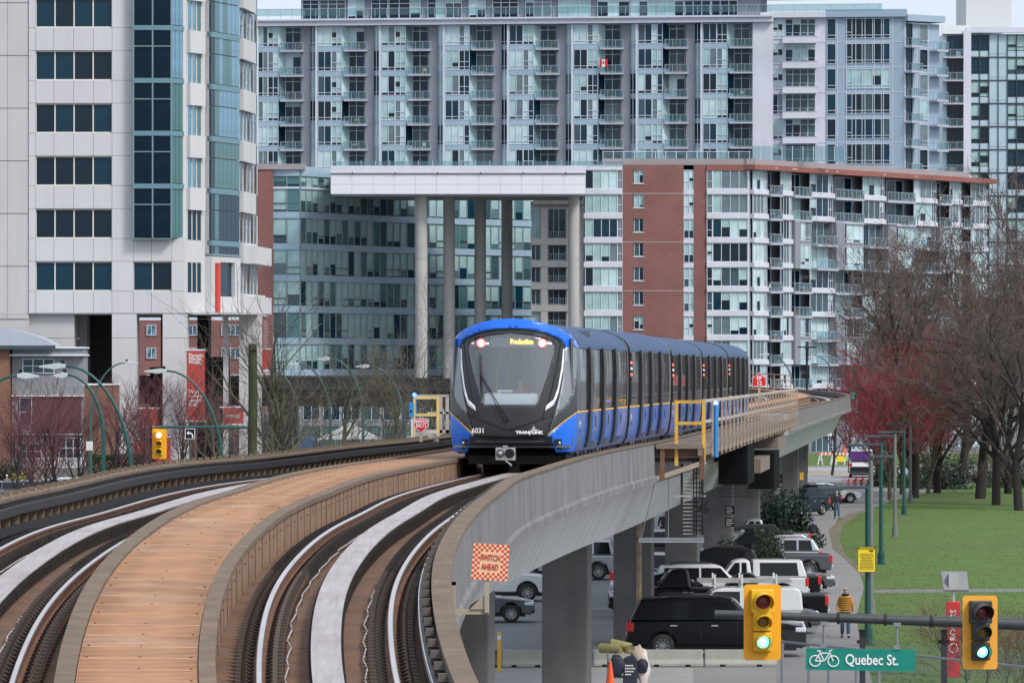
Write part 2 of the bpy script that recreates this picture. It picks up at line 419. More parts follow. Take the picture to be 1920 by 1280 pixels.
# handrail on the walkway where the line bends left, and along the far crossing
tanm = M('weathered_handrail', (.33, .24, .17), .8, var=.25, scale=5)
def handrail(s0, s1, off, step, z0=.3, parent=gw, mat=tanm, r=.03, hgt=1.1, n=3):
    for k in range(n):
        zz = z0 + hgt * (k + 1) / n; s = s0; pts = []
        while s < s1: pts.append(at(s, off, zz)); s += step
        m = MB(); m.tube(pts, r, mat, 5); m.build('handrail', parent)
    m = MB(); s = s0
    while s < s1: m.bar(at(s, off, z0), at(s, off, z0 + hgt), .07, .07, mat); s += step
    m.build('handrail_posts', parent, fix=False)
handrail(S_ARC + 18, S_ARC + 50, -1.4, 2.2)
handrail(S_ARC + 150, S_END - 2, -5.5, 2.4); handrail(S_ARC + 150, S_END - 2, -2.0, 3.0)
# ---------------------------------------------------------------- train
tb = M('train_blue', (.006, .15, .74), .32, .0, var=.04, coat=.25, scale=.7)
tbs = M('train_side_blue', (.006, .11, .52), .3, .0, var=.08, coat=.3, scale=.9, stretch=(1, 1, 3))
tb_roof = M('train_roof_blue', (.014, .050, .135), .5, .0, var=.25, coat=.0, scale=1.3, spec=.3)
tdark = M('train_mask', (.030, .031, .036), .38, .1, var=.05, coat=.1)
tgrey = M('train_silver', (.27, .29, .31), .38, .4, var=.06, coat=.2)
tgrey2 = M('train_gunmetal', (.055, .060, .066), .32, .3, var=.08, coat=.15)
tglass = glassM('train_glass', (.026, .023, .023), .05, .25, .0, .5, .45)
tseal = M('train_seal', (.010, .010, .012), .45, var=.1)
tline = M('train_stripe', (.80, .42, .03), .4, var=.03)
chrome = M('chrome', (.75, .76, .78), .2, .9, var=.04)
lampred = M('lamp_red', (1.0, .10, .07), .3, var=0, emit=2.2)
lampcore = M('lamp_white', (1.0, .86, .80), .3, var=0, emit=6)
ledtxt = M('led_amber', (1.0, .50, .06), .4, var=0, emit=2.2)
whit = M('white_print', (.80, .80, .80), .5, var=0)
HWP = [(.42, 1.16), (.55, 1.24), (.9, 1.295), (1.5, 1.32), (2.1, 1.325), (2.45, 1.315), (2.63, 1.30), (2.72, 1.27), (2.84, 1.18), (2.95, 1.02), (3.05, .76), (3.12, .45), (3.16, 0)]
def hw(z):
    if z <= HWP[0][0]: return HWP[0][1]
    for (a, p), (b, q) in zip(HWP[:-1], HWP[1:]):
        if z <= b: return p + (q - p) * (z - a) / (b - a)
    return 0.0
train = thing('metro_train', 'five car blue and black driverless metro train with red lamps lit behind its front window', 'train',
              at(s_of_d(109.5), -.05, 0), -heading(s_of_d(112)))
CARL = 16.9; cars = []
t0 = s_of_d(109.5); inv = train.matrix_basis.inverted()
for k in range(5):
    a = at(t0 + k * CARL + 1.0, -.05 if k == 0 else 0, 0); b = at(t0 + (k + 1) * CARL - 1.2, 0, 0)
    dv = (b - a).normalized(); base = at(t0 + k * CARL, 0, 0)
    base = a - dv * 1.0
    cars.append((base, -atan2(dv.x, dv.y)))
def side_strip(mb, y0, y1, z0, z1, mat, out=.0, n=10, sides=(1,), thick=.0):
    """strip following the side profile"""
    zs = [z0 + (z1 - z0) * i / n for i in range(n + 1)]
    for s in sides:
        vs = []
        for z in zs: x = s * (hw(z) + out); vs += [(x, y0, z), (x, y1, z)]
        fs = [(2 * i, 2 * i + 1, 2 * i + 3, 2 * i + 2) for i in range(n)]
        if thick:
            b = len(vs)
            for z in zs: x = s * (hw(z) + out - thick); vs += [(x, y0, z), (x, y1, z)]
            fs += [(b + 2 * i, b + 2 * i + 2, b + 2 * i + 3, b + 2 * i + 1) for i in range(n)]
            fs += [(2 * i, 2 * i + 2, b + 2 * i + 2, b + 2 * i) for i in range(n)] + [(2 * i + 1, b + 2 * i + 1, b + 2 * i + 3, 2 * i + 3) for i in range(n)]
        mb.add(vs, fs, mat)
def hull(y0, y1, zlo=.42, zhi=2.63):
    pts = [(hw(z), z) for z in [zlo, .55, .75, .9, 1.2, 1.5, 1.8, 2.1, 2.45, zhi]]
    return [(x, z) for x, z in pts] + [(-x, z) for x, z in reversed(pts)]
meshes = {}
def tp(key, fn, name, par, loc=(0, 0, 0), autos=35):
    if key not in meshes:
        m = MB(); fn(m); o = m.build(name, par, loc=loc, autos=autos); meshes[key] = o.data; return o
    return inst(meshes[key], name, par, loc)
for k, (base, rz) in enumerate(cars):
    car = inst(None, 'car_body', None)
    yf = .95 if k == 0 else .40; yr = CARL - .38
    def shell(m):
        # lower blue / dark upper side, closed hull
        m.prism([(x * .985, z) for x, z in hull(0, 0)], yf, yr, tgrey2, caps=False)
    m = MB(); shell(m); bpy.data.objects.remove(car)
    car = m.build('car_body', train, autos=35)
    loc = inv @ base; car.location = loc; car.rotation_euler[2] = rz - train.rotation_euler[2]
    fst = k == 0
    def lower(m): side_strip(m, yf, yr, .42, 1.262, tbs, .0, 6, (1, -1))
    m = MB(); lower(m); m.build('skirt_panel', car, autos=40)
    m = MB(); side_strip(m, yf, yr, 1.262, 1.302, tline, .004, 1, (1, -1)); m.build('stripe', car)
    # roof
    prof = [(hw(z) + .012, z) for z in (2.60, 2.66, 2.72, 2.78, 2.84, 2.9, 2.95, 3.0, 3.05, 3.09, 3.12, 3.145)] + [(0, 3.165)]
    prof = prof + [(-x, z) for x, z in reversed(prof[:-1])]
    m = MB(); m.prism(prof, yf if k else 1.58, yr, tb_roof, caps=k > 0); m.build('roof', car, autos=40)
    ringp = [(x * 1.004, z) for x, z in hull(0, 0)[:10]] + [(x + .008, z + .006) for x, z in prof[:13]]; ringp = ringp + [(-x, z) for x, z in reversed(ringp[:-1])]
    for ya, mt in (((yf - .03, tseal),) if k else ()) + ((yr - .22, tgrey), (yr - .04, tseal)):
        m = MB(); m.prism(ringp, ya, ya + (.07 if mt is tseal else .16), mt, caps=k > 0 or mt is tseal); m.build('end_frame', car, autos=40)
    # windows, doors and their black seals
    bay = [(1.95, 5.0), (5.32, 8.5), (8.82, 12.0), (12.32, 15.6)] if fst else [(.55, 2.9), (3.22, 6.7), (7.02, 10.4), (10.72, 14.1), (14.42, 16.1)]
    bay = [(1.60, 4.0), (4.55, 7.9), (8.45, 11.8), (12.35, 15.9)] if fst else [(.75, 4.0), (4.55, 7.9), (8.45, 11.8), (12.35, 15.9)]
    for i, (a, b) in enumerate(bay):
        for s in (1, -1):
            def wn_(m, a=a, b=b, s=s): side_strip(m, a, b, 1.33, 2.58, tglass, .006, 8, (s,))
            o = tp(('win', i, s, fst), wn_, 'window', car)
            def dv_(m, a=a, b=b, s=s):
                for q in (.25, .5, .75):
                    yy = a + (b - a) * q; side_strip(m, yy - .02, yy + .02, 1.33, 2.58, tgrey2, .012, 8, (s,))
            tp(('wdiv', i, s, fst), dv_, 'window_bar', car)
            if i < 3:
                def sl_(m, b=b, s=s, i=i): side_strip(m, b - .02, b + .57, .50, 2.63, tseal, .055, 14, (s,), .07)
                tp(('seal', i, s, fst), sl_, 'door_seal', car)
            if 0 < i:
                def dr_(m, a=a, b=b, s=s):
                    mid = (a + b) / 2
                    side_strip(m, mid - .75, mid + .75, .62, 1.24, tbs, .010, 5, (s,), .02)
                    side_strip(m, mid - .10, mid + .10, .92, 1.16, tseal, .018, 2, (s,))
                    side_strip(m, mid - .62, mid + .62, .50, .60, tgrey2, .014, 1, (s,))
                tp(('door', i, s, fst), dr_, 'door', car)
    # swoosh emblem, balls painting red and white reflections
    m = MB(); pts = [(3.3 + .25 * cos(t) - .3, .70 + .34 * sin(t)) for t in [pi * q / 10 for q in range(1, 9)]]
    yy0 = .62 if not fst else 1.35
    for (ya, za), (yb, zb) in zip(pts[:-1], pts[1:]):
        x0, x1 = hw(za) + .008, hw(zb) + .008
        ya += yy0 - 2.6; yb += yy0 - 2.6
        m.face([(x0, ya, za), (x1, yb, zb), (x1 + .001, yb + .05, zb + .07), (x0 + .001, ya + .05, za + .07)], whit)
    m.build('swoosh_emblem', car, fix=False)
    if k: 
        for q, zz in enumerate((2.32, 2.18, 2.04)):
            m = MB(); m.ball((hw(zz) + .02, .42, zz), .040, M('side_glint_red', (.9, .16, .10), .4, emit=.5) if q != 1 else whit, 8, 5); m.build('side_glint', car, smooth=True)  # reflections on the car side, painted as small coloured balls
    # gangway bellows to next car
    if k < 4:
        m = MB()
        for q in range(5):
            y0 = yr + .01 + q * .15; sc_ = .93 if q % 2 else .88
            pr = [(x * sc_, .62 + (z - .42) * .985) for x, z in hull(0, 0)][:10]
            pr = [(x * sc_, z) for x, z in ([(hw(z), z) for z in (.6, 1., 1.6, 2.3, 2.63, 2.84, 2.95, 3.05, 3.12)])]
            pr = [(x, z if z < 2.9 else z - .06) for x, z in pr] + [(0, 3.06)] + [(-x, z) for x, z in reversed(pr)]
            m.prism(pr, y0, y0 + .15, tseal)
        m.build('bellows', car)
    # underframe and bogies
    m = MB(); m.box(-1.05, 1.05, yf + .3, yr - .1, .28, .46, darkm)
    for q in range(9):
        yy = 3.6 + q * 1.12; hgt = random.uniform(.12, .26)
        m.box(-1.1, 1.1, yy, yy + random.uniform(.6, 1.0), hgt, .44, random.choice([darkm, black_p, tgrey2]))
    m.build('underframe', car)
    for yy in (2.1, CARL - 2.3):
        def bog(m):
            m.box(-.95, .95, -1.15, 1.15, .20, .38, darkm)
            for q in (-.75, .75): m.box(-.12, .12, q - .3, q + .3, .05, .2, darkm)
            m.tube([(.95, -.6, .3), (1.05, 0, .34), (.95, .6, .3)], .04, tgrey2, 5)
        b = tp('bogie', bog, 'bogie', car, (0, yy, 0))
        for ya in (-.85, .85):
            for xs in (-.72, .72):
                def wh(m): m.tube([(-.06, 0, 0), (.06, 0, 0)], .235, steel_hd, 18); m.tube([(-.075, 0, 0), (.075, 0, 0)], .10, darkm, 10)
                tp('wheel', wh, 'wheel', car, (xs, yy + ya, .235))
    if k == 0: car0 = car
# ---- front of the first car
def ysurf(x, z):
    """curved nose: sides sweep back, top leans back"""
    return .95 * max(0, (abs(x) / 1.31)) ** 3.2 * .92 + .10 * max(0, z - 1.3) ** 1.6 + .20 * max(0, .95 - z) ** 1.3 - .02
def inpoly(p, poly):
    c = False; n = len(poly)
    for i in range(n):
        a, b = poly[i], poly[i - 1]
        if (a[1] > p[1]) != (b[1] > p[1]) and p[0] < (b[0] - a[0]) * (p[1] - a[1]) / (b[1] - a[1]) + a[0]: c = not c
    return c
def front_patch(name, poly, mat, par, out=.0, holes=(), g=.07, thick=.02, smooth=True, sym=False, coords=None):
    verts = [Vector(p) for p in poly]; edges = [(i, (i + 1) % len(poly)) for i in range(len(poly))]
    dense = []
    def densify(pl):
        o = []
        for i in range(len(pl)):
            a, b = Vector(pl[i]), Vector(pl[(i + 1) % len(pl)]); n = max(1, int((b - a).length / (g * 1.2)))
            for q in range(n): o.append(a.lerp(b, q / n))
        return o
    pl = densify(poly); verts = list(pl); edges = [(i, (i + 1) % len(pl)) for i in range(len(pl))]
    for h in holes:
        hl = densify(h); b = len(verts); verts += hl; edges += [(b + i, b + (i + 1) % len(hl)) for i in range(len(hl))]
    xs = [p[0] for p in poly]; zs = [p[1] for p in poly]
    x = min(xs) + g / 2
    while x < max(xs):
        z = min(zs) + g / 2
        while z < max(zs):
            if inpoly((x, z), poly) and not any(inpoly((x, z), h) for h in holes): verts.append(Vector((x, z)))
            z += g
        x += g
    r = delaunay_2d_cdt(verts, edges, [], 0, 1e-5)
    vs, fs = r[0], r[2]; keep = []
    for f in fs:
        c = (sum(vs[i].x for i in f) / len(f), sum(vs[i].y for i in f) / len(f))
        if inpoly(c, poly) and not any(inpoly(c, h) for h in holes): keep.append(tuple(f))
    m = MB(); m.add([(v.x, ysurf(v.x, v.y) - out, v.y) for v in vs], keep, mat)
    me = m.mesh(name, smooth)
    o = inst(me, name, par)
    sm = o.modifiers.new('t', 'SOLIDIFY'); sm.thickness = thick; sm.offset = -1
    bm = bmesh.new(); bm.from_mesh(me); bmesh.ops.recalc_face_normals(bm, faces=bm.faces)
    bm.faces.ensure_lookup_table()
    if sum(f.normal.y for f in bm.faces) > 0: bmesh.ops.reverse_faces(bm, faces=bm.faces)
    for v in list(bm.verts):
        if not v.link_faces: bm.verts.remove(v)
    bm.to_mesh(me); bm.free()
    return o
def mir(pl): return pl + [(-x, z) for x, z in reversed(pl) if abs(x) > 1e-6]
def C(X, Y): return ((X - 562) / 364.0, (1220 - Y) / 364.0)
outer_top = [C(562, 54), C(680, 59), C(800, 84), C(900, 122), C(970, 160), C(1008, 200), C(1028, 262)]
arch = [C(960, 262), C(950, 232), C(935, 208), C(870, 178), C(800, 152), C(680, 130), C(562, 124)]
front_patch('nose_cap', mir(outer_top + arch[:-1])[:0] + outer_top + arch + [(-x, z) for x, z in reversed(arch[:-1])] + [(-x, z) for x, z in reversed(outer_top[1:])], tb, car0, .02, thick=.06)
ws = [C(562, 165), C(720, 182), C(865, 224), C(884, 258), C(880, 300), C(842, 460), C(774, 680), C(752, 702), C(562, 702)]
wsp = ws[1:] + [(-x, z) for x, z in reversed(ws[1:-1])] + [ws[0]]
mask = arch[::-1] + [C(948, 500), C(905, 740), C(880, 800), C(835, 935), C(562, 937)]
maskp = mask + [(-x, z) for x, z in reversed(mask[1:-1])]
front_patch('front_mask', maskp, tdark, car0, .0, holes=[wsp], thick=.05)
# windscreen, reflective pane you can see the cabin through
gl = bpy.data.materials.new('windscreen_glass'); gl.use_nodes = True; nt = gl.node_tree; nt.nodes.clear()
go = nt.nodes.new('ShaderNodeOutputMaterial'); gt = nt.nodes.new('ShaderNodeBsdfTransparent'); gg = nt.nodes.new('ShaderNodeBsdfGlossy'); gd = nt.nodes.new('ShaderNodeBsdfDiffuse')
gt.inputs[0].default_value = (.80, .84, .86, 1); gg.inputs['Roughness'].default_value = .06; gd.inputs[0].default_value = (.50, .55, .60, 1)
m1 = nt.nodes.new('ShaderNodeMixShader'); m1.inputs[0].default_value = .11; m2 = nt.nodes.new('ShaderNodeMixShader'); m2.inputs[0].default_value = .20
nt.links.new(gt.outputs[0], m1.inputs[1]); nt.links.new(gg.outputs[0], m1.inputs[2]); nt.links.new(m1.outputs[0], m2.inputs[1]); nt.links.new(gd.outputs[0], m2.inputs[2])
nt.links.new(m2.outputs[0], go.inputs[0])
m = front_patch('windscreen', wsp, gl, car0, .006, thick=.0); m.modifiers.clear()
# gasket line round the mask
def front_line(name, pts, w, mat, out=.012, par=car0, h=.012):
    m = MB(); P3 = []
    for (a, b) in zip(pts[:-1], pts[1:]):
        n = max(1, int(hypot(b[0] - a[0], b[1] - a[1]) / .06))
        for q in range(n): P3.append((a[0] + (b[0] - a[0]) * q / n, a[1] + (b[1] - a[1]) * q / n))
    P3.append(pts[-1]); m.tube([(x, ysurf(x, z) - out, z) for x, z in P3], w, mat, 5); return m.build(name, par, smooth=True)
for sg in (1, -1):
    pr = lambda L: [(sg * x, z) for x, z in L]
    front_line('mask_seam', pr([C(562, 885), C(800, 806), C(860, 640), C(905, 430), C(930, 240), C(915, 208), C(800, 160), C(680, 140), C(562, 135)]), .010, tseal)
    front_line('mask_seam', pr([C(800, 806), C(878, 775)]), .010, tseal)
    # silver cheek
    ch = pr([C(962, 264), C(1027, 264), C(1042, 400), C(1036, 520), C(1010, 640), C(965, 720), C(892, 770), C(925, 640), C(947, 500)])
    front_patch('silver_cheek', ch, tgrey, car0, .012, thick=.04)
    lo = pr([C(892, 770), C(965, 720), C(1010, 640), C(1036, 520), C(1042, 400), C(1044, 560), C(1040, 752), C(955, 820), C(838, 922)])
    front_patch('lower_cheek', lo, tgrey2, car0, .004, thick=.04)
    bl = pr([C(838, 930), C(955, 828), C(1040, 760), C(1040, 900), C(1022, 1040), C(1000, 1055), C(905, 1058), C(880, 985), C(838, 955)])
    front_patch('blue_corner', bl, tb, car0, .012, thick=.05)
    front_line('stripe', pr([C(838, 925), C(955, 822), C(1041, 755)]), .011, tline, .02)
    # daytime light strip
    ls = pr([C(948, 280), C(955, 280), C(950, 420), C(918, 610), C(885, 700), C(822, 745), C(836, 700), C(886, 660), C(915, 570), C(938, 420)])
    front_patch('light_strip', ls, M('strip_white', (.80, .82, .88), .3, var=0), car0, .03, thick=.02, g=.05)
    hl = pr([C(885, 955), C(940, 952), C(940, 1040), C(915, 1036), C(900, 1020)])
    front_patch('headlight', hl, tseal, car0, .024, thick=.02, g=.05)
    m = MB(); cx, cz = C(922, 985); m.ball((sg * cx, ysurf(cx, cz) - .03, cz), .035, chrome, 10, 6); m.build('headlight_lens', car0, smooth=True)
front_patch('nose_side_fill', mir([C(562, 60), C(800, 88), C(900, 125), C(1000, 200), C(1026, 262), C(1042, 400), C(1044, 560), C(1042, 760), C(1038, 900), C(1020, 1035), C(905, 1050), C(880, 985), C(562, 985)])[:0] + [C(948, 250), C(1000, 205), C(1024, 262), C(1040, 400), C(1042, 560), C(1040, 760), C(1036, 900), C(1018, 1030), C(905, 1045), C(880, 985), C(850, 930), C(900, 740), C(946, 500)], tdark, car0, -.03, thick=.02)
front_patch('nose_side_fill', [(-x, z) for x, z in [C(948, 250), C(1000, 205), C(1024, 262), C(1040, 400), C(1042, 560), C(1040, 760), C(1036, 900), C(1018, 1030), C(905, 1045), C(880, 985), C(850, 930), C(900, 740), C(946, 500)]], tdark, car0, -.03, thick=.02)
# cheek returns to the car side between nose and body: silver / blue / roof strips
def ret(z0, z1, mat, n, out, y1=1.58):
    m = MB()
    for s in (1, -1):
        vs = []
        for i in range(n + 1):
            z = z0 + (z1 - z0) * i / n
            for t in (0, .35, .7, 1):
                xx = min(hw(z), 1.305) * (.985 + .015 * t); y0 = ysurf(hw(z) * .985, z)
                vs.append((s * (hw(z) * (.975 + .025 * t) + out), y0 + (y1 - y0) * t, z))
        m.add(vs, [(4 * i + j, 4 * i + j + 1, 4 * i + 5 + j, 4 * i + 4 + j) for i in range(n) for j in range(3)], mat)
    return m
ret(.47, 1.262, tb, 6, .004).build('blue_corner', car0, autos=50); ret(1.262, 2.64, tgrey2, 8, .004).build('lower_cheek', car0, autos=50)
ret(1.255, 1.305, tline, 1, .012).build('stripe', car0)
# roof cap sweep from the nose back to the roof
m = MB(); vs = []; NN = 16
cap = [C(1028, 262), C(1008, 200), C(970, 160), C(900, 122), C(800, 84), C(680, 59), C(562, 54)]
rf = [(hw(2.63) + .012, 2.62), (hw(2.78) + .012, 2.78), (hw(2.88) + .012, 2.88), (hw(2.98), 2.99), (.72, 3.07), (.36, 3.14), (0, 3.168)]
cap = cap + [(-x, z) for x, z in reversed(cap[:-1])]; rf = rf + [(-x, z) for x, z in reversed(rf[:-1])]
for t in (0, .25, .5, .75, 1):
    for (x0, z0), (x1, z1) in zip(cap, rf):
        ya = ysurf(x0, z0) - .02; e = sin(t * pi / 2); vs.append((x0 + (x1 - x0) * e, ya + (1.62 - ya) * t, z0 + (z1 - z0) * e))
nn = len(cap); m.add(vs, [(i * nn + j, i * nn + j + 1, (i + 1) * nn + j + 1, (i + 1) * nn + j) for i in range(4) for j in range(nn - 1)], tb)
m.build('nose_cap', car0, autos=60)
# bumper, coupler
m = MB(); m.box(-.86, .86, .12, .5, .62, .79, black_p); m.box(-.7, .7, .10, .14, .66, .70, tgrey2); m.box(-.66, .66, .10, .14, .73, .75, tgrey2)
bevel(m.build('bumper', car0), .015)
cpx = (535 - 562) / 364
m = MB(); m.box(cpx - .20, cpx + .20, -.25, .0, .30, .56, alum); m.tube([(cpx + .09, -.29, .44), (cpx + .09, -.24, .44)], .10, black_p, 16)
m.tube([(cpx - .10, -.30, .44), (cpx - .10, -.24, .44)], .085, tgrey2, 16); m.tube([(cpx - .10, -.36, .44), (cpx - .10, -.28, .44)], [.03, .07], alum, 12)
m.tube([(cpx, 0, .4), (cpx, 1.4, .4)], .09, darkm, 10); m.bar((cpx + .0, -.26, .30), (cpx + .14, -.30, .19), .03, .03, alum); m.box(cpx - .05, cpx + .05, -.27, -.2, .56, .60, alum)
bevel(m.build('coupler', car0), .008)
# wiper
m = MB()
def fp(X, Y, o=.05): x, z = C(X, Y); return (x, ysurf(x, z) - o, z)
m.tube([fp(548, 815), fp(450, 650), fp(342, 478, .07)], .010, black_p, 5); m.tube([fp(522, 820), fp(430, 640), fp(330, 476, .07)], .008, black_p, 5)
m.tube([fp(330, 318, .04), fp(340, 480, .06), fp(345, 662, .04)], [.010, .02, .008], black_p, 5)
for X in (548, 522): m.ball(fp(X, 818, .04), .026, black_p, 8, 6)
m.build('wiper', car0, smooth=True)
# lamps behind the top of the glass, destination sign
for X in (337, 797):
    x, z = C(X, 237)
    m = MB(); m.tube([(x, ysurf(x, z) - .012, z), (x, ysurf(x, z) + .03, z)], .088, lampred, 20); m.tube([(x, ysurf(x, z) - .018, z), (x, ysurf(x, z) + .0, z)], .056, lampcore, 20)
    m.build('marker_lamp', car0)
x, z = C(272, 242); m = MB(); m.ball((x, ysurf(x, z) + .0, z), .04, chrome, 12, 8); m.build('camera_dome', car0, smooth=True)
m = MB(); x0, z0 = C(395, 268); x1, z1 = C(738, 200); m.box(x0, x1, ysurf(0, 2.72) + .03, ysurf(0, 2.72) + .06, z0, z1, M('sign_panel', (.10, .12, .12), .4)); m.build('destination_sign', car0)
text('Production', .150, ledtxt, car0, (C(645, 230)[0], ysurf(0, 2.72) + .012, C(642, 228)[1]), name='destination_text', sx=.70, bold=.004)
text('6031', .145, whit, car0, (C(322, 893)[0], ysurf(.66, .9) - .045, C(311, 893)[1]), rot=(pi / 2, 0, radians(-14)), name='fleet_number', bold=.003)
text('TRANS', .082, whit, car0, (C(666, 905)[0], ysurf(.3, .87) - .04, C(666, 905)[1]), rot=(pi / 2, 0, radians(4)), name='operator_name', sx=1.25, bold=.005)
text('LINK', .082, whit, car0, (C(768, 905)[0], ysurf(.57, .87) - .04, C(768, 905)[1]), rot=(pi / 2, 0, radians(12)), name='operator_name', sx=1.2, bold=.005)
m = MB()
for P_ in ([(704, 926), (716, 900), (740, 880), (788, 886), (740, 888), (722, 902), (710, 926)], [(712, 896), (738, 866), (762, 878), (738, 873)], [(736, 864), (740, 852), (746, 864)]):
    m.face([fp(X, Y, .04) for X, Y in P_], whit)
m.build('operator_logo', car0, fix=False)
# cabin seen through the glass
cab = M('cabin_dark', (.12, .13, .15), .8); cabl = M('cabin_panel', (.26, .28, .31), .7); dash = M('dashboard', (.62, .66, .70), .5, var=.03)
m = MB(); m.box(-1.2, 1.2, 6.0, 6.1, .6, 3.0, cab); m.box(-1.22, 1.22, .9, 6.0, 2.72, 2.78, cabl); m.box(-1.2, 1.2, .3, 6, .55, .6, cab)
m.box(-1.24, -1.2, .7, 6, .6, 2.8, cab); m.box(1.2, 1.24, .7, 6, .6, 2.8, cab); m.build('cabin', car0)
m = MB(); m.prism([(.16, 1.43), (.20, 1.58), (.32, 1.66), (.62, 1.68), (.72, 1.42)], -.56, .56, dash, 'x'); bevel(m.build('dashboard', car0), .03)
m = MB(); m.box(-.3, .0, .5, .6, 1.68, 1.74, dash); m.box(-.22, .40, .42, .46, 1.67, 1.69, black_p); m.build('console', car0)
cl_ = M('cabin_fill', (1.0, .97, .92), .5, var=0, emit=2.5)  # glowing strips added to brighten the cabin behind the glass
for q in (-.7, .7): m = MB(); m.box(q - .08, q + .08, 1.0, 5.8, 2.69, 2.715, cl_); m.build('cabin_fill_strip', car0)
yp = M('grab_pole_yellow', (.65, .42, .06), .4)
m = MB()
for x, yy in ((-.42, 1.6), (-.26, 2.4), (.05, 2.8), (.20, 3.3), (.38, 2.2), (-.62, 3.0), (.66, 3.2)): m.tube([(x, yy, .6), (x, yy, 2.1), (x * .8, yy, 2.4), (x * .6, yy, 2.72)], .022, yp, 6)
m.build('grab_pole', car0, smooth=True)
m = MB()
for i in range(8): m.box(-1.1 + i * .3, -1.1 + i * .3 + .18, 5.2, 5.3, 1.2, 2.4, random.choice([cabl, M('cabin_window', (.30, .36, .42), .5), cab]))
m.build('cabin_panels', car0)
# ---------------------------------------------------------------- facade materials
g_dark = glassM('glass_dark', (.004, .016, .028), .07, .2, .0)
g_navy = glassM('glass_navy', (.002, .030, .055), .06, .3, .0)
g_teal = glassM('glass_teal', (.085, .185, .195), .08, .3, .1)
g_refl = glassM('glass_reflective', (.22, .38, .48), .04, .9, .7, 1.1)
g_blind = glassM('glass_with_blind', (.33, .48, .485), .22, .1, 0)
g_blind2 = glassM('glass_with_pale_blind', (.46, .60, .62), .25, .1, 0)
g_half = glassM('glass_room', (.045, .085, .10), .1, .2, .0)
g_curt = glassM('glass_curtain', (.13, .18, .20), .15, .1, 0)
g_balc = glassM('balcony_glass', (.20, .30, .33), .1, .1, .0)
_n = g_balc.node_tree; _b = _n.nodes['Principled BSDF']; _t = _n.nodes.new('ShaderNodeBsdfTransparent'); _t.inputs[0].default_value = (.80, .90, .92, 1); _x = _n.nodes.new('ShaderNodeMixShader'); _x.inputs[0].default_value = .16
_n.links.new(_t.outputs[0], _x.inputs[1]); _n.links.new(_b.outputs[0], _x.inputs[2]); _n.links.new(_x.outputs[0], _n.nodes['Material Output'].inputs[0])
mul_w = M('mullion_white', (.56, .60, .68), .5, var=.05)
mul_d = M('mullion_dark', (.04, .06, .07), .5, var=.1)
mul_g = M('mullion_green', (.17, .25, .27), .45, var=.1)
mul_c = M('mullion_cream', (.62, .60, .55), .5, var=.05)
span_b = M('spandrel_blue_grey', (.31, .42, .51), .35, var=.1, scale=.3)
span_p = M('spandrel_pale', (.40, .52, .58), .4, var=.08, scale=.3)
span_w = M('spandrel_white', (.58, .58, .64), .6, var=.06, scale=.4, streak=.15)
col_g = M('column_grey', (.23, .24, .28), .7, var=.06, scale=.4, streak=.12)
wall_w = M('wall_white_panel', (.545, .54, .55), .75, var=.06, scale=.15, streak=.12)
wall_w2 = M('wall_white_panel_warm', (.49, .48, .485), .8, var=.06, scale=.12, streak=.14)
lav = M('wall_lavender_white', (.60, .60, .67), .7, var=.05, scale=.2, streak=.15)
blue_pn = M('blue_grey_panel', (.29, .38, .47), .5, var=.06, scale=.2)
joint = M('panel_joint', (.40, .40, .41), .9, var=.1)
slab_m = M('balcony_slab', (.42, .43, .50), .7, var=.08)
rail_m = M('balcony_rail', (.36, .38, .43), .5, var=.08)
def brickM(name, c1, c2, mort):
    m = M(name, c1, .9, var=.1); nt = m.node_tree; b = nt.nodes['Principled BSDF']
    tc = nt.nodes.new('ShaderNodeTexCoord'); mp = nt.nodes.new('ShaderNodeMapping'); mp.inputs['Rotation'].default_value = (pi / 2, 0, 0)
    br = nt.nodes.new('ShaderNodeTexBrick'); br.inputs['Color1'].default_value = c1 + (1,); br.inputs['Color2'].default_value = c2 + (1,)
    br.inputs['Mortar'].default_value = mort + (1,); br.inputs['Scale'].default_value = 1.0; br.inputs['Brick Width'].default_value = .5; br.inputs['Row Height'].default_value = .17; br.inputs['Mortar Size'].default_value = .018
    nt.links.new(tc.outputs['Object'], mp.inputs[0]); nt.links.new(mp.outputs[0], br.inputs['Vector'])
    n = nt.nodes.new('ShaderNodeTexNoise'); n.inputs['Scale'].default_value = .25; n.inputs['Detail'].default_value = 8
    nt.links.new(tc.outputs['Object'], n.inputs['Vector'])
    mr = nt.nodes.new('ShaderNodeMapRange'); mr.inputs[1].default_value = .3; mr.inputs[2].default_value = .7; mr.inputs[3].default_value = .82; mr.inputs[4].default_value = 1.15
    nt.links.new(n.outputs['Fac'], mr.inputs[0])
    mm = nt.nodes.new('ShaderNodeVectorMath'); mm.operation = 'SCALE'; nt.links.new(br.outputs['Color'], mm.inputs[0]); nt.links.new(mr.outputs[0], mm.inputs['Scale'])
    nt.links.new(mm.outputs[0], b.inputs['Base Color']); return m
brick = brickM('red_brick', (.215, .080, .070), (.18, .066, .060), (.27, .165, .15))
brick_f = brickM('red_brick_fascia', (.27, .10, .08), (.24, .088, .07), (.25, .11, .09))
brick_t = brickM('brown_brick', (.22, .105, .065), (.18, .08, .05), (.22, .14, .10))
taupe = M('taupe_parapet', (.30, .27, .28), .8, var=.06, scale=.3)

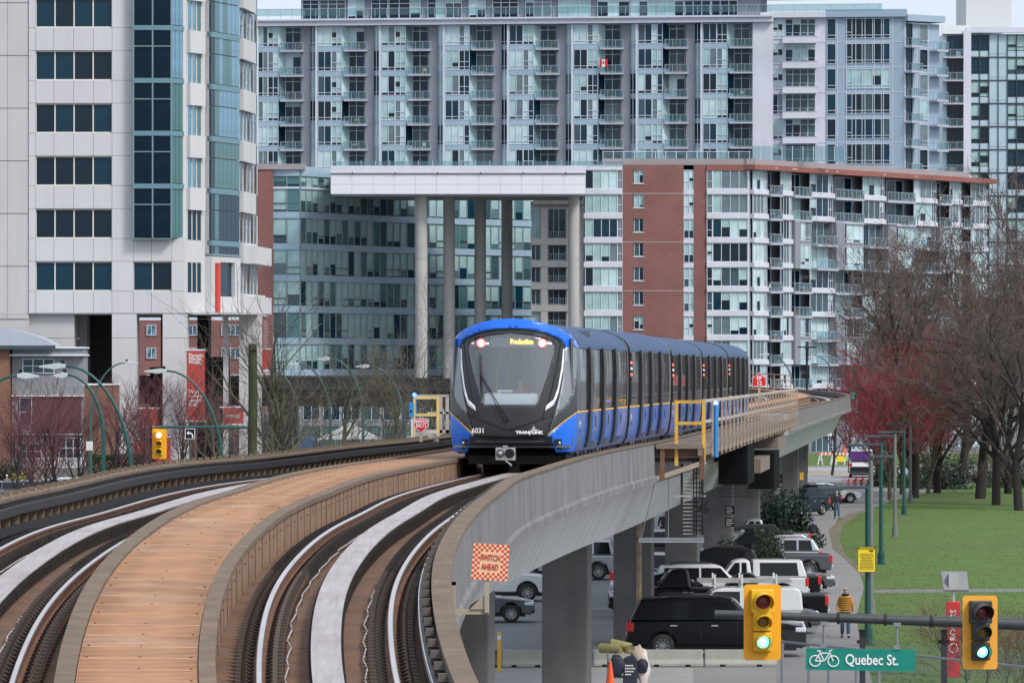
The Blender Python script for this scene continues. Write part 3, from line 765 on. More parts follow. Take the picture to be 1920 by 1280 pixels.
def pane_mix(kind):
    r = random.random()
    if kind == 'res': return random.choice([g_dark, g_navy, g_half, g_curt] if r < .47 else [g_blind, g_blind2])
    if kind == 'off': return g_blind if r < .6 else random.choice([g_half, g_teal])
    if kind == 'dark': return random.choice([g_dark, g_navy, g_half])
    if kind == 'tower': return g_blind if r < .55 else random.choice([g_navy, g_half, g_dark])
    return kind
_wc = {}
def window(par, x0, z0, w, h, y, cols, rows, fm, kind='res', variants=5, fw=.07, dep=.12, rz=0, name='window', skip=None, same=.6, awn=None):
    """window frame mesh (part) with its panes (sub-part), meshes shared between alike ones. cols, rows: fractions; y = frame face"""
    v = random.randrange(variants); key = (round(w, 2), round(h, 2), tuple(cols), tuple(rows), fm.name, str(kind), v, fw, str(awn))
    if key not in _wc:
        fr = MB(); pn = MB(); X = [0] + list(cols) + [1]; Z = [0] + list(rows) + [1]
        for c in X:
            xx = c * w; fr.box(xx - fw / 2 if 0 < c < 1 else (xx if c == 0 else xx - fw), xx + fw / 2 if 0 < c < 1 else (xx + fw if c == 0 else xx), 0, dep, 0, h, fm)
        for r in Z:
            zz = r * h; a, b = (zz - fw / 2, zz + fw / 2) if 0 < r < 1 else ((zz, zz + fw) if r == 0 else (zz - fw, zz))
            fr.box(fw * .5, w - fw * .5, .004, dep - .004, a + .002, b - .002, fm)
        kk = pane_mix(kind)
        for i in range(len(X) - 1):
            if random.random() > same: kk = pane_mix(kind)
            blindy = kk in (g_blind, g_blind2)
            for j in range(len(Z) - 1):
                km = kk
                if blindy and j == 0 and len(Z) > 2 and random.random() < .5: km = pane_mix('dark')
                za, zb = Z[j] * h + .01, Z[j + 1] * h - .01
                if awn and i in awn and j == 0: fr.box(X[i] * w + fw, X[i + 1] * w - fw, -.0, dep, h * .30, h * .30 + fw, fm)
                if blindy and random.random() < .3 and zb - za > 1.2:       # blind drawn part way
                    zc = za + (zb - za) * random.uniform(.15, .6)
                    pn.box(X[i] * w + .01, X[i + 1] * w - .01, dep * .7, dep * .9, za, zc, g_dark); za = zc + .001
                pn.box(X[i] * w + .01, X[i + 1] * w - .01, dep * .7, dep * .9, za, zb, km)
        _wc[key] = (fr.mesh('window'), pn.mesh('panes'))
    a, b = _wc[key]; o = inst(a, name, par, (x0, y, z0), rz); inst(b, 'panes', o); return o
def boxpart(par, name, x0, x1, y0, y1, z0, z1, mat, fix=False):
    m = MB(); m.box(x0, x1, y0, y1, z0, z1, mat); return m.build(name, par, fix=fix)
_bc = {}
def balcony(par, x0, x1, y0, y1, z, railh=1.05, glass=True, slab=.2, side=True):
    key = ('b', round(x1 - x0, 2), round(y1 - y0, 2), glass, railh, slab)
    if key not in _bc:
        w, d = x1 - x0, y1 - y0; s = MB(); s.box(0, w, 0, d, -slab, 0, slab_m); r = MB()
        r.box(0, w, .04, .09, railh - .05, railh, rail_m); r.box(0, w, .04, .09, .06, .11, rail_m)
        n = max(2, int(w / .8) + 1)
        for i in range(n): xx = (w - .05) * i / (n - 1); r.box(xx, xx + .05, .03, .10, 0, railh, rail_m)
        for xx in (0, w - .05): r.box(xx, xx + .05, .1, d, railh - .05, railh, rail_m); r.box(xx, xx + .05, d * .5, d * .5 + .05, 0, railh, rail_m)
        g = MB(); g.box(.05, w - .05, .055, .075, .12, railh - .06, g_balc)
        _bc[key] = (s.mesh('balcony'), r.mesh('railing'), g.mesh('railing_glass'))
    a, b, c = _bc[key]; o = inst(a, 'balcony', par, (x0, y0, z)); inst(b, 'railing', o)
    if glass: inst(c, 'railing_glass', o)
    return o
stuffcols = [M('item_%d' % i, c, .6) for i, c in enumerate([(.5, .5, .5), (.35, .12, .06), (.6, .45, .25), (.05, .05, .06), (.08, .12, .05), (.6, .6, .62), (.3, .05, .04)])]
def clutter(par, x0, x1, y0, z, where=''):
    """garden chair, planter or box standing on a balcony"""
    k = random.random(); m = MB(); c = random.choice(stuffcols); x = random.uniform(x0 + .3, x1 - .6)
    if k < .4:
        m.box(x, x + .45, y0, y0 + .45, .38, .44, c); m.box(x, x + .45, y0 + .4, y0 + .46, .44, .85, c)
        for a in (0, .4):
            for b in (0, .4): m.box(x + a, x + a + .05, y0 + b, y0 + b + .05, 0, .38, c)
        n, l, ca = 'balcony_chair', 'chair standing on an apartment balcony', 'chair'
    elif k < .7:
        m.prism([(x, 0), (x + .3, 0), (x + .36, .35), (x - .06, .35)], y0, y0 + .35, c)
        for q in range(14): m.ball((x + .15 + random.uniform(-.2, .2), y0 + .17 + random.uniform(-.15, .15), .45 + random.uniform(0, .4)), .09, stuffcols[4], 5, 3)
        n = 'potted_plant'
    else:
        m.box(x, x + .7, y0, y0 + .4, 0, .45, c); m.box(x + .05, x + .65, y0 + .05, y0 + .4, .45, .75, random.choice(stuffcols)); n = 'storage_box'
    o = m.build(n, None, fix=False); o.location = par.matrix_basis @ Vector((0, 0, z)); o.rotation_euler[2] = par.rotation_euler[2]
    return o, n, where
CL = []; ORD = 'first second third fourth fifth sixth seventh eighth ninth tenth eleventh twelfth thirteenth fourteenth'.split()

# ================================================================ residential slab at the top of the picture
def lx(par_o, d0, x): return (x - 960) * d0 / F - par_o
DT = 690.0; sT = F / DT
TX0, TX1 = (483 - 960) / sT, (1446 - 960) / sT
angT = math.atan2(-9.0, TX1 - TX0)          # right end nearer
tow = thing('apartment_slab', 'tall pale glass and grey apartment block with rows of balconies spanning the top of the picture behind everything', 'apartment building', (TX0, DT + 6, 0), angT)
BW = (TX1 - TX0) / 963 / cos(angT)           # metres per photo pixel along the wall
def zt(y): return CAMZ + (HZ - y) * DT / F
FL = 46.7 * DT / F
core = MB(); core.box(0, 963 * BW, .9, 18, zt(322), zt(48), col_g); core.build('core_wall', tow)
m = MB(); m.box(-1, 963 * BW + 0.2, -1.9, 14, zt(45.5), zt(34), lav); m.box(-1, 963 * BW + .2, -2.2, -1.88, zt(36.5), zt(33.5), span_w); m.build('roof_band', tow)
fin0 = (592 - 483); pitch = 120.4
zb = zt(46) ; floors = 6
for bi in range(-1, 7):
    fx = (fin0 + pitch * bi)
    if bi >= 0: boxpart(tow, 'fin', fx * BW, (fx + 3.5) * BW, -1.45, -.9, zt(330), zb, mul_w)
    for fl in range(floors):
        ztop = zb - FL * fl - .02; zbot = ztop - FL
        x = lambda p: max(0.0, (fx + p)) * BW
        spz = .62
        if bi >= 0 or True:
            # glazed box: two wide panes, two narrow with awning vents
            if fx + 4 > -30:
                if x(29) - x(4) > .5: window(tow, x(4), zbot + spz, x(30) - x(4), FL - spz - .03, -1.25, [.5], [.16], mul_w, 'res', 7)
                if x(50) - x(30) > .4: window(tow, x(30), zbot + spz, x(50) - x(30), FL - spz - .03, -1.25, [.5], [.16, .42], mul_w, 'res', 5)
                boxpart(tow, 'spandrel', x(4), x(50), -1.2, -.8, zbot, zbot + spz, span_b)
                m = MB(); m.face([(x(50), -1.2, zbot + spz), (x(60), -.05, zbot + spz), (x(60), -.05, ztop - .02), (x(50), -1.2, ztop - .02)], pane_mix('res')); m.face([(x(50), -1.2, zbot), (x(60), -.05, zbot), (x(60), -.05, zbot + spz), (x(50), -1.2, zbot + spz)], span_b); m.build('corner_glass', tow, fix=False)
            window(tow, x(60), zbot + .25, x(90) - x(60), FL - .27, .0, [.1, .52, .86] if False else [.48], [.78], mul_w, 'dark' if random.random() < .75 else 'res', 6)
            if fl < floors - 1 or True:
                balcony(tow, x(54), x(97), -1.5, .0, zbot + .1)
                if random.random() < .55: CL.append(clutter(tow, x(64), x(94), -1.2, zbot + .1, f'{ORD[fl]} from top, {ORD[bi + 1]} bay of long slab'))
            # party wall column and the glass return of the next box
            boxpart(tow, 'column', x(92), x(109), -.55 if True else 0, .6, zbot + .012, ztop, col_g)
            xr0, xr1 = x(108), x(120.2)
            m = MB()
            m.face([(xr0, -.35, zbot), (xr1, -1.2, zbot), (xr1, -1.2, zbot + spz), (xr0, -.35, zbot + spz)], span_b)
            mtt = pane_mix('res')
            m.face([(xr0, -.35, zbot + spz), (xr1, -1.2, zbot + spz), (xr1, -1.2, ztop), (xr0, -.35, ztop)], mtt); m.build('return_glass', tow, fix=False)
            f = MB()
            for t in (0, .5): 
                a = Vector((xr0, -.35, 0)).lerp(Vector((xr1, -1.2, 0)), t); f.box(a.x - .03, a.x + .06, a.y - .06, a.y + .04, zbot, ztop, mul_w)
            for zz in (zbot + spz, zbot + spz + .45): f.bar((xr0, -.38, zz), (xr1, -1.23, zz), .06, .06, mul_w)
            f.build('return_frame', tow, fix=False)
# right end: white shear wall, curved balconies, bands of windows
m = MB(); m.box(928 * BW, 963 * BW + 0.15, -1.2, .9, zt(322), zb, lav); m.build('end_wall', tow)
tw2 = thing('apartment_corner_tower', 'pale blue-grey apartment corner tower with stacked white planter balconies at the upper right', 'apartment building', (0, 0, 0), 0)
e = Vector((TX0, DT + 6, 0)) + Vector((cos(angT), sin(angT), 0)) * (942 * BW); tw2.location = e; tw2.rotation_euler[2] = angT
def xr(px): return (px - 1425) * BW
z1 = zt(36); m = MB(); m.box(xr(1425), xr(1692), .0, 12, 0, z1, lav); m.box(xr(1545), xr(1692), -.05, .0, 0, z1, blue_pn); m.build('wall', tw2)
boxpart(tw2, 'roof_band', xr(1425), xr(1545), -.9, 2, zt(37), zt(27), lav)
boxpart(tw2, 'roof_band', xr(1545), xr(1694), -.6, 2, zt(37), zt(23), blue_pn)
for fl in range(6):
    ztop = zt(37) - FL * fl; zbot = ztop - FL
    window(tw2, xr(1447), zbot + .5, xr(1466) - xr(1447), FL - .6, -.14, [.5], [.16, .42], mul_w, 'res')
    window(tw2, xr(1470), zbot + .3, xr(1526) - xr(1470), FL - .45, -.14, [.25, .5, .75], [.75], mul_w, 'res')
    m = MB(); m.box(xr(1467), xr(1528), -1.7, -.02, zbot - .12, zbot + .75, lav); m.box(xr(1467) - .05, xr(1528) + .05, -1.75, -.02, zbot + .75, zbot + .8, slab_m)
    m.build('planter_balcony', tw2)
    m = MB(); m.box(xr(1470), xr(1527), -1.68, -1.63, zbot + 1.15, zbot + 1.2, rail_m)
    for q in range(5): xx = xr(1470 + q * 14); m.box(xx, xx + .05, -1.68, -1.63, zbot + .8, zbot + 1.2, rail_m)
    m.build('railing', tw2, fix=False)
    window(tw2, xr(1547), zbot + .45, xr(1564) - xr(1547), FL - .6, -.14, [], [.18], mul_w, 'dark')
    window(tw2, xr(1583), zbot + .5, xr(1664) - xr(1583), FL - .65, -.16, [.13, .36, .6, .8], [.16], mul_w, 'dark' if fl != 2 else 'res', awn=(0,))
    m = MB()
    for px in (1566, 1583, 1600, 1617, 1634, 1651, 1668, 1690): m.box(xr(px), xr(px) + .08, -.09, -.04, zbot, ztop, mul_w)
    m.box(xr(1545), xr(1690), -.09, -.04, zbot - .02, zbot + .05, mul_w); m.box(xr(1425), xr(1467), -.03, .0, zbot, zbot + .04, joint); m.box(xr(1528), xr(1545), -.03, 0, zbot, zbot + .04, joint)
    m.build('panel_joint', tw2, fix=False)
# receding side with balconies
rs = (Vector((cos(angT), sin(angT), 0)))
e2 = e + rs * xr(1690); side = thing('apartment_side_wing', 'blue-grey side wing of apartments with small stepped balconies beyond the corner tower', 'apartment building', e2, radians(38))
def L2(px, k=.081): return (px - 1690) * k
m = MB(); m.box(0, L2(1765), 0, 9, 0, zt(48), blue_pn); m.build('wall', side)
boxpart(side, 'roof_band', -.2, L2(1768), -.9, 2, zt(45), zt(33), blue_pn)
for fl in range(6):
    ztop = zt(46) - FL * fl; zbot = ztop - FL
    window(side, L2(1721), zbot + .4, 1.5, FL - .6, -.14, [], [.18], mul_w, 'res')
    balcony(side, -.1, L2(1712), -1.6, 0, zbot + .05); balcony(side, L2(1744), L2(1768), -1.5, 0, zbot - .3)
    m = MB(); 
    for px in (1692, 1704, 1716, 1740): m.box(L2(px), L2(px) + .07, -.05, -.0, zbot, ztop, mul_w)
    m.box(0, L2(1765), -.05, 0, zbot, zbot + .05, mul_w); m.build('panel_joint', side, fix=False)
    window(side, .3, zbot + .3, 1.0, FL - .5, -.14, [], [.2], mul_d, 'dark')
# penthouse level set back above the band
ph = thing('penthouse_level', 'glazed penthouse storey set back above the long white roof band', 'penthouse', (TX0 + 5.4, DT + 4.5, 0), angT)
zp = zt(34); W_ = 60.0; m = MB(); m.box(0, W_, .3, 10, zp - 1, zp + 6, col_g); m.build('wall', ph)
xx = .2
while xx < W_ - 3:
    w = random.choice([2.2, 3.4, 4.2]); window(ph, xx, zp + .1, w, 2.5, .0, [.33, .66] if w > 2.5 else [.5], [.78], mul_w, random.choice(['res', 'dark', 'tower']), 6); xx += w + random.choice([.1, .3, .9])
m = MB(); m.box(0, W_ + 8, -.6, 11, zp + 2.75, zp + 3.0, lav); m.build('roof_slab', ph)
m = MB(); m.box(-5, W_ + 16, -4.6, -4.56, zp + .25, zp + 1.1, g_balc); m.build('railing_glass', ph)
m = MB(); xx = -5
while xx < W_ + 16: m.box(xx, xx + .06, -4.64, -4.56, zp, zp + 1.15, rail_m); xx += 1.55
m.box(-5, W_ + 16, -4.64, -4.56, zp + 1.1, zp + 1.16, rail_m); m.build('railing', ph, fix=False)
# ================================================================ glass tower at the right edge
DG = 745.0; sG = F / DG
gt_ = thing('glass_tower', 'teal and pale blue glass office-like tower with white fin at the right edge', 'tower', ((1768 - 960) / sG, DG, 0), 0)
def xg(px): return (px - 1768) / sG
def zg(y): return CAMZ + (HZ - y) / sG
m = MB(); m.box(xg(1768), xg(2040), .5, 22, 0, zg(64), span_p); m.box(xg(1766), xg(1818), -.2, .5, zg(64), zg(48), white_p); m.box(xg(1812), xg(2040), -.5, .5, zg(62), zg(52), lav); m.build('wall', gt_)
boxpart(gt_, 'white_fin', xg(1806), xg(1820), -.8, .5, 0, zg(58), lav)
m = MB(); m.box(xg(1815), xg(1900), 3, 20, zg(50), zg(-60), M('wall_plain_white', (.62, .62, .62), .8, var=.03)); m.build('upper_wall', gt_)
FG = 43.3 / sG; cw = 17.3 / sG
for fl in range(14):
    ztop = zg(64) - FG * fl; zbot = ztop - FG
    if fl < 7:
        window(gt_, xg(1776), zbot + .1, xg(1806) - xg(1776), FG - .3, .3, [.33, .66], [], mul_d, 'dark'); balcony(gt_, xg(1768), xg(1806), -.9, .4, zbot)
        if random.random() < .7: CL.append(clutter(gt_, xg(1774), xg(1800), -.5, zbot, f'of right glass tower, {ORD[fl]} row down'))
    for c in range(8):
        x0 = xg(1820) + cw * c
        if c in (2, 3, 6, 7) and c not in (6, 7):
            boxpart(gt_, 'glass_panel', x0 + .05, x0 + cw - .05, .28, .5, zbot + .45, ztop - .1, g_refl if random.random() < .05 else span_p)
        else:
            if c % 2 == 0: window(gt_, x0, zbot + .9, cw * 2, FG - 1.0, .3, [.5], [.25], mul_d, 'tower', 6)
        boxpart(gt_, 'spandrel', x0 + .05, x0 + cw - .05, .28, .5, zbot + .08, zbot + (.4 if c in (2, 3) else .85), span_p)
    m = MB(); m.box(xg(1820), xg(1820) + cw * 8, .15, .3, zbot - .06, zbot + .06, mul_d); m.build('floor_line', gt_, fix=False)
m = MB()
for c in range(9): m.box(xg(1820) + cw * c - .05, xg(1820) + cw * c + .05, .12, .3, 0, zg(64), mul_d)
m.build('mullion', gt_, fix=False)
# ================================================================ curved glass office and its white transfer beam on tall columns
off_ = thing('office_building', 'curving teal glass office building behind tall concrete columns', 'office building', ((512 - 960) * .06, 600, 0), 0)
def zo(y, d=600.0): return CAMZ + (HZ - y) * d / F
o0 = off_.location.copy()
segs = [(Vector((0, 0, 0)), Vector((3.0, -.35, 0)))]
A1 = Vector(((562 - 960) * .06 - o0.x, 0.0, 0)); A2 = Vector(((995 - 960) * .0636 - o0.x, 36.0, 0))
ctr = [Vector((0.0, .3, 0)), A1 + Vector((0, 0, 0))]
N_ = 33; pts = []
for i in range(N_ + 1):
    t = i / N_; p = A1.lerp(A2, t); n = Vector((-(A2 - A1).y, (A2 - A1).x, 0)).normalized()
    pts.append(p + n * (-2.2 * sin(pi * t)) * -1)
bandz = [(zo(409), zo(397)), (zo(468), zo(456)), (zo(527), zo(515)), (zo(586), zo(573)), (zo(645), zo(633)), (zo(704), zo(692)), (zo(763), zo(751)), (zo(822), zo(810))]
toprow = [(zo(395), zo(354)), (zo(350), zo(330))]
pm_cache = {}
def pane_obj(par, a, b, z0, z1, mat, name='pane', t=.02):
    L_ = (b - a).length; key = (round(L_, 2), round(z1 - z0, 2), mat.name, t)
    if key not in pm_cache:
        m = MB(); m.box(.02, L_ - .02, 0, .05, .02, z1 - z0 - .02, mat); pm_cache[key] = m.mesh('pane')
    return inst(pm_cache[key], name, par, (a.x, a.y, z0), atan2(b.y - a.y, b.x - a.x))
wallpts = [ctr[0], Vector((1.55, .15, 0))] + pts
m = MB(); mm = MB(); sp_ = MB()
for i, (a, b) in enumerate(zip(wallpts[:-1], wallpts[1:])):
    nrm = Vector((b.y - a.y, -(b.x - a.x), 0)).normalized()
    mm.bar(a + Vector((0, 0, 0)) + nrm * .06, a + nrm * .06 + Vector((0, 0, zo(314))), .07, .14, mul_g)
    rows = [(bandz[k + 1][1], bandz[k][0]) for k in range(5)] + toprow
    for ri, (za, zb_) in enumerate(rows):
        top = max(za, zb_); bot = min(za, zb_)
        if ri >= 5: bot, top = sorted((za, zb_))
        # split each bay: blind above, dark room below
        r = random.random(); h = top - bot
        if r < .50:
            c = bot + h * random.choice([.22, .33, .33, .45])
            pane_obj(off_, a, b, c, top, random.choice([g_blind, g_blind, g_blind, g_teal])); pane_obj(off_, a, b, bot, c, random.choice([g_half, g_teal, g_navy, g_curt]))
        elif r < .8: pane_obj(off_, a, b, bot, top, g_blind)
        else: pane_obj(off_, a, b, bot, top, random.choice([g_half, g_teal, g_navy]))
        if random.random() < .25:
            fr = MB(); q = nrm * .08; fr.bar(a + q + Vector((0, 0, bot + .1)), b + q + Vector((0, 0, bot + .1)), .06, .08, mul_d); fr.bar(a + q + Vector((0, 0, bot + .85)), b + q + Vector((0, 0, bot + .85)), .06, .08, mul_d); fr.build('vent_frame', off_, fix=False)['kind'] = 'stuff'
mm.build('mullion', off_, fix=False)
for k, (za, zb_) in enumerate(bandz + [(zo(330), zo(312)), (zo(354), zo(350))]):
    s_ = MB()
    for a, b in zip(wallpts[:-1], wallpts[1:]):
        nrm = Vector((b.y - a.y, -(b.x - a.x), 0)).normalized(); q = nrm * .16
        zl, zh = min(za, zb_), max(za, zb_)
        s_.add([(a + q) + Vector((0, 0, zl)), (b + q) + Vector((0, 0, zl)), (b + q) + Vector((0, 0, zh)), (a + q) + Vector((0, 0, zh)), a - q + Vector((0, 0, zl)), b - q + Vector((0, 0, zl)), b - q + Vector((0, 0, zh)), a - q + Vector((0, 0, zh))],
               [(0, 1, 2, 3), (0, 4, 5, 1), (3, 2, 6, 7)], span_b if k != 9 else mul_w)
    s_.build('spandrel_band', off_, fix=False)
m = MB()
pl = [(p.x, p.y + .35) for p in wallpts] + [(A2.x, 60), (-1.9, 60), (-1.9, .35)]
m.prism(pl, 0, zo(313), col_g, 'z'); m.build('core_wall', off_)
boxpart(off_, 'brick_wall', -1.75, -.02, -.25, 1.5, 0, zo(318), brick); boxpart(off_, 'parapet', -1.9, 3.6, -.4, 4, zo(318), zo(307.5), taupe)
# beam
tb_o = thing('transfer_beam_storey', 'long white panelled beam carried on tall round concrete columns in front of the glass office', 'building', ((620 - 960) * .0592, 592, 0), 0)
kx = .0592
def xb(px): return (px - 620) * kx
def zbm(y): return CAMZ + (HZ - y) * kx
m = MB(); m.box(0, xb(1097), 0, 7, zbm(364), zbm(327), M('beam_panel', (.68, .68, .72), .6, var=.03, scale=.2)); m.box(0, xb(1097) + .1, -.25, 7, zbm(325), zbm(311), lav); m.box(0, xb(1097), .1, 7, zbm(327), zbm(325), joint); m.build('beam', tb_o)
for i in range(12):
    for zz in ((zbm(364) + .02, zbm(346) - .02), (zbm(346) + .02, zbm(328))):
        x0 = xb(620) + i * xb(1097) / 12; boxpart(tb_o, 'panel', x0 + .02, x0 + xb(1097) / 12 - .02, -.05, -.002, zz[0], zz[1], M('beam_panel', (.68, .68, .72)))
for i in range(6): boxpart(tb_o, 'bird_spike', xb(660 + i * 80), xb(661.5 + i * 80), -.3, -.22, zbm(327), zbm(322.5), darkm)
cc = M('column_concrete', (.40, .39, .375), .85, var=.12, scale=.25, streak=.3)
for px, dd, r in ((790, 595, .68), (842, 606, .66), (900.5, 612, .66), (950.5, 618, .66), (1076, 598, .62)):
    X = (px - 960) * dd / F - tb_o.location.x; Y = dd - 592
    m = MB(); m.tube([(X, Y, 0), (X, Y, zo(487) - .03)], r, cc, 20, False); m.tube([(X, Y, zo(487)), (X, Y, zo(355))], r, cc, 20, False); m.tube([(X, Y, zo(487) - .05), (X, Y, zo(487) + .02)], r - .03, joint, 20, False); m.build('column', tb_o, autos=40)
m = MB(); m.box(0, xb(1097), 7, 26, zbm(362), zbm(313), taupe); m.build('soffit', tb_o)
m = MB(); m.box(0, xb(1170), 5, 5.06, zbm(309), zbm(299), g_balc); xx = 0
while xx < xb(1170): m.box(xx, xx + .07, 4.9, 5, zbm(311), zbm(298), rail_m); xx += 1.6
m.build('terrace_railing', tb_o, fix=False)
# ================================================================ cream apartment block seen through the gap
DC = 700.; cb = thing('cream_apartment_block', 'distant cream apartment block with recessed balconies seen between the columns', 'apartment building', ((996 - 960) * .07, DC, 0), 0)
cream = M('cream_concrete', (.50, .49, .46), .8, var=.08, scale=.4, streak=.3)
def xc(px): return (px - 996) * .07
def zc(y): return CAMZ + (HZ - y) * .07
m = MB(); m.box(xc(990), xc(1110), 1.6, 12, 0, zc(383), cream); m.build('wall', cb)
m = MB(); m.box(xc(1000), xc(1100), 0.3, 10, zc(383), zc(371), cream); m.build('parapet', cb)
for fl in range(8):
    z0 = zc(447) - fl * 41.5 * .07 if fl else zc(447)
    z1_ = z0 + 30 * .07 + (.0 if fl else 1.9)
    m = MB(); m.box(xc(996), xc(1066), 0, 1.6, z0 - .85, z0, cream); m.box(xc(1014), xc(1027), 0, 1.6, z0, z1_, cream); m.box(xc(1062), xc(1090), .3, 1.6, z0 - .85, z1_, cream); m.build('floor_slab', cb)
    window(cb, xc(996), z0 + .05, xc(1013) - xc(996), z1_ - z0 - .1, .6, [.5], [], mul_w, 'res'); window(cb, xc(1028), z0 + .05, xc(1061) - xc(1028), z1_ - z0 - .1, 1.3, [.3, .6], [], mul_w, 'dark')
    m = MB(); m.box(xc(1028), xc(1062), .05, .1, z0 + .85, z0 + .9, rail_m)
    for q in range(8): m.box(xc(1028 + q * 4.6), xc(1028 + q * 4.6) + .05, .05, .1, z0, z0 + .9, rail_m)
    m.build('railing', cb, fix=False)
m = MB(); m.box(xc(1002), xc(1060), 2, 8, zc(371), zc(362), g_teal); m.box(xc(1004), xc(1011), 1.5, 2, zc(371), zc(366), M('cloth_red', (.5, .03, .04))); m.build('roof_pavilion', cb)
db = thing('dark_background_block', 'dark glass block glimpsed beyond the cream apartments', 'building', ((1084 - 960) * .074, 740, 0), 0)
m = MB(); m.box(-9, 3.6, 0, 10, 0, zo(410, 740), g_teal)
for i in range(16): m.box(-9, 3.6, -.1, 0, 6 + i * 2.9, 6.6 + i * 2.9, mul_d)
m.build('wall', db)
# ================================================================ red brick apartment block
bb = thing('brick_apartment_block', 'red brick and white banded apartment block with large corner windows and a long balconied side', 'apartment building', ((1097 - 960) * .06, 600, 0), 0)
kb = .06
def xk(px): return (px - 1097) * kb
def zk(y): return CAMZ + (HZ - y) * kb
FB = 45.6 * kb; ztopb = zk(311)
m = MB(); m.box(.1, xk(1408), .5, 22, 0, zk(318), col_g); m.build('core_wall', bb)
m = MB(); m.box(xk(1130), xk(1417), .9, 20, zk(309), zk(297), taupe); m.build('parapet', bb)
boxpart(bb, 'roof_band', -.1, xk(1167), -.35, 1, zk(319), zk(309.5), span_w)
# brick piers built round the window openings
def brick_wall(x0, x1, holes, y0=-.05, y1=.5, z0=0.0, z1=None):
    m = MB(); z1 = z1 or zk(309)
    if not holes: m.box(x0, x1, y0, y1, z0, z1, brick)
    else:
        h0, h1 = holes[0][0], holes[0][1]; m.box(x0, h0, y0, y1, z0, z1, brick); m.box(h1, x1, y0, y1, z0, z1, brick)
        zz = z1
        for (_, _, a, b) in holes: m.box(h0, h1, y0, y1, b, zz, brick); zz = a
        m.box(h0, h1, y0, y1, z0, zz, brick)
    m.build('brick_wall', bb, fix=False)
holes = []
for fl in range(12):
    zt_ = zk(318) - FB * fl; holes.append((xk(1187), xk(1207), zt_ - 26 * kb, zt_))
    if fl < 12: window(bb, xk(1188.5), zt_ - 26 * kb + .03, xk(1207) - xk(1188.5), 25.5 * kb, .12, [.55], [], mul_w, 'res', 4); boxpart(bb, 'sill', xk(1186), xk(1208), -.12, .1, zt_ - 27.5 * kb, zt_ - 26 * kb, span_w)
brick_wall(xk(1167), xk(1281.5), holes); brick_wall(xk(1301), xk(1325), None)
boxpart(bb, 'brick_lintel', xk(1325), xk(1412), -.25, .5, zk(320), zk(309), brick_f)
for q in (1, 3, 5, 7): boxpart(bb, 'expansion_joint', xk(1167), xk(1281.5), -.06, -.045, zk(318) - FB * q + .02, zk(318) - FB * q + .08, joint)
for fl in range(12):
    zt_ = zk(319) - FB * fl; zb_ = zt_ - FB; sp = .62
    window(bb, 0, zb_ + sp, xk(1158) - 0, FB - sp, -.25, [.25, .5, .75], [], mul_w, 'res', 7); window(bb, xk(1158), zb_ + sp, xk(1167) - xk(1158), FB - sp, -.15, [.5], [.45], mul_w, 'dark', 3)
    boxpart(bb, 'spandrel', -.15, xk(1167), -.38, .4, zb_ + .02, zb_ + sp, span_w)
    window(bb, xk(1282), zb_ + sp - .1, xk(1301) - xk(1282), FB - sp + .1, .05, [.52], [.42], mul_w, 'res', 5); boxpart(bb, 'spandrel', xk(1281.6), xk(1300.9), -.02, .4, zb_ - .02, zb_ + sp - .12, span_w)
    window(bb, xk(1325), zb_ + sp, xk(1336) - xk(1325), FB - sp, -.2, [], [.4], mul_w, 'res', 4); window(bb, xk(1336), zb_ + sp, xk(1402) - xk(1336), FB - sp, -.2, [.25, .5, .75], [], mul_w, 'res', 7)
    boxpart(bb, 'spandrel', xk(1325), xk(1404), -.34, .4, zb_ + .02, zb_ + sp, span_w)
    boxpart(bb, 'corner_post', xk(1402), xk(1405), -.25, .1, zb_, zt_, mul_w)
# receding right side
c0 = Vector((xk(1405), -.1, 0)); worldc = Vector(bb.location) + c0
farp = Vector(((1848 - 960) * .0645, 645, 0)); dv = farp - worldc; LB = hypot(dv.x, dv.y); ab = atan2(dv.y, dv.x)
bs = thing('balconied_apartment_wing', 'long receding apartment wing of grey bays white bands and glass balconies under a brown fascia', 'apartment building', worldc, ab)
def sx_(px):      # photo column -> distance along the receding wall
    t = (px - 960) / F; return (worldc.y * t - worldc.x) / (cos(ab) - sin(ab) * t)
m = MB(); m.box(0.2, LB, 1.3, 14, 0, zk(312), col_g); m.build('core_wall', bs)
boxpart(bs, 'fascia', -.5, LB + 1, -1.1, 1.5, zk(318.5), zk(309), brick_f); boxpart(bs, 'parapet', .5, LB - 3, .6, 8, zk(309), zk(297), taupe)
for q in (1437, 1470, 1475, 1532, 1552, 1640, 1700): boxpart(bs, 'soffit_lamp', sx_(q), sx_(q) + .5, -1.16, -1.1, zk(315), zk(312.5), M('lamp_pink', (.6, .35, .33)))
bays = [('W', 1410, 1436), ('B', 1438, 1461), ('W', 1462, 1482), ('G', 1483, 1516), ('W', 1517, 1560), ('G', 1561, 1614), ('W', 1616, 1656), ('G', 1658, 1710), ('W', 1712, 1753), ('G', 1755, 1778), ('W', 1779, 1800), ('B', 1801, 1818), ('W', 1819, 1848)]
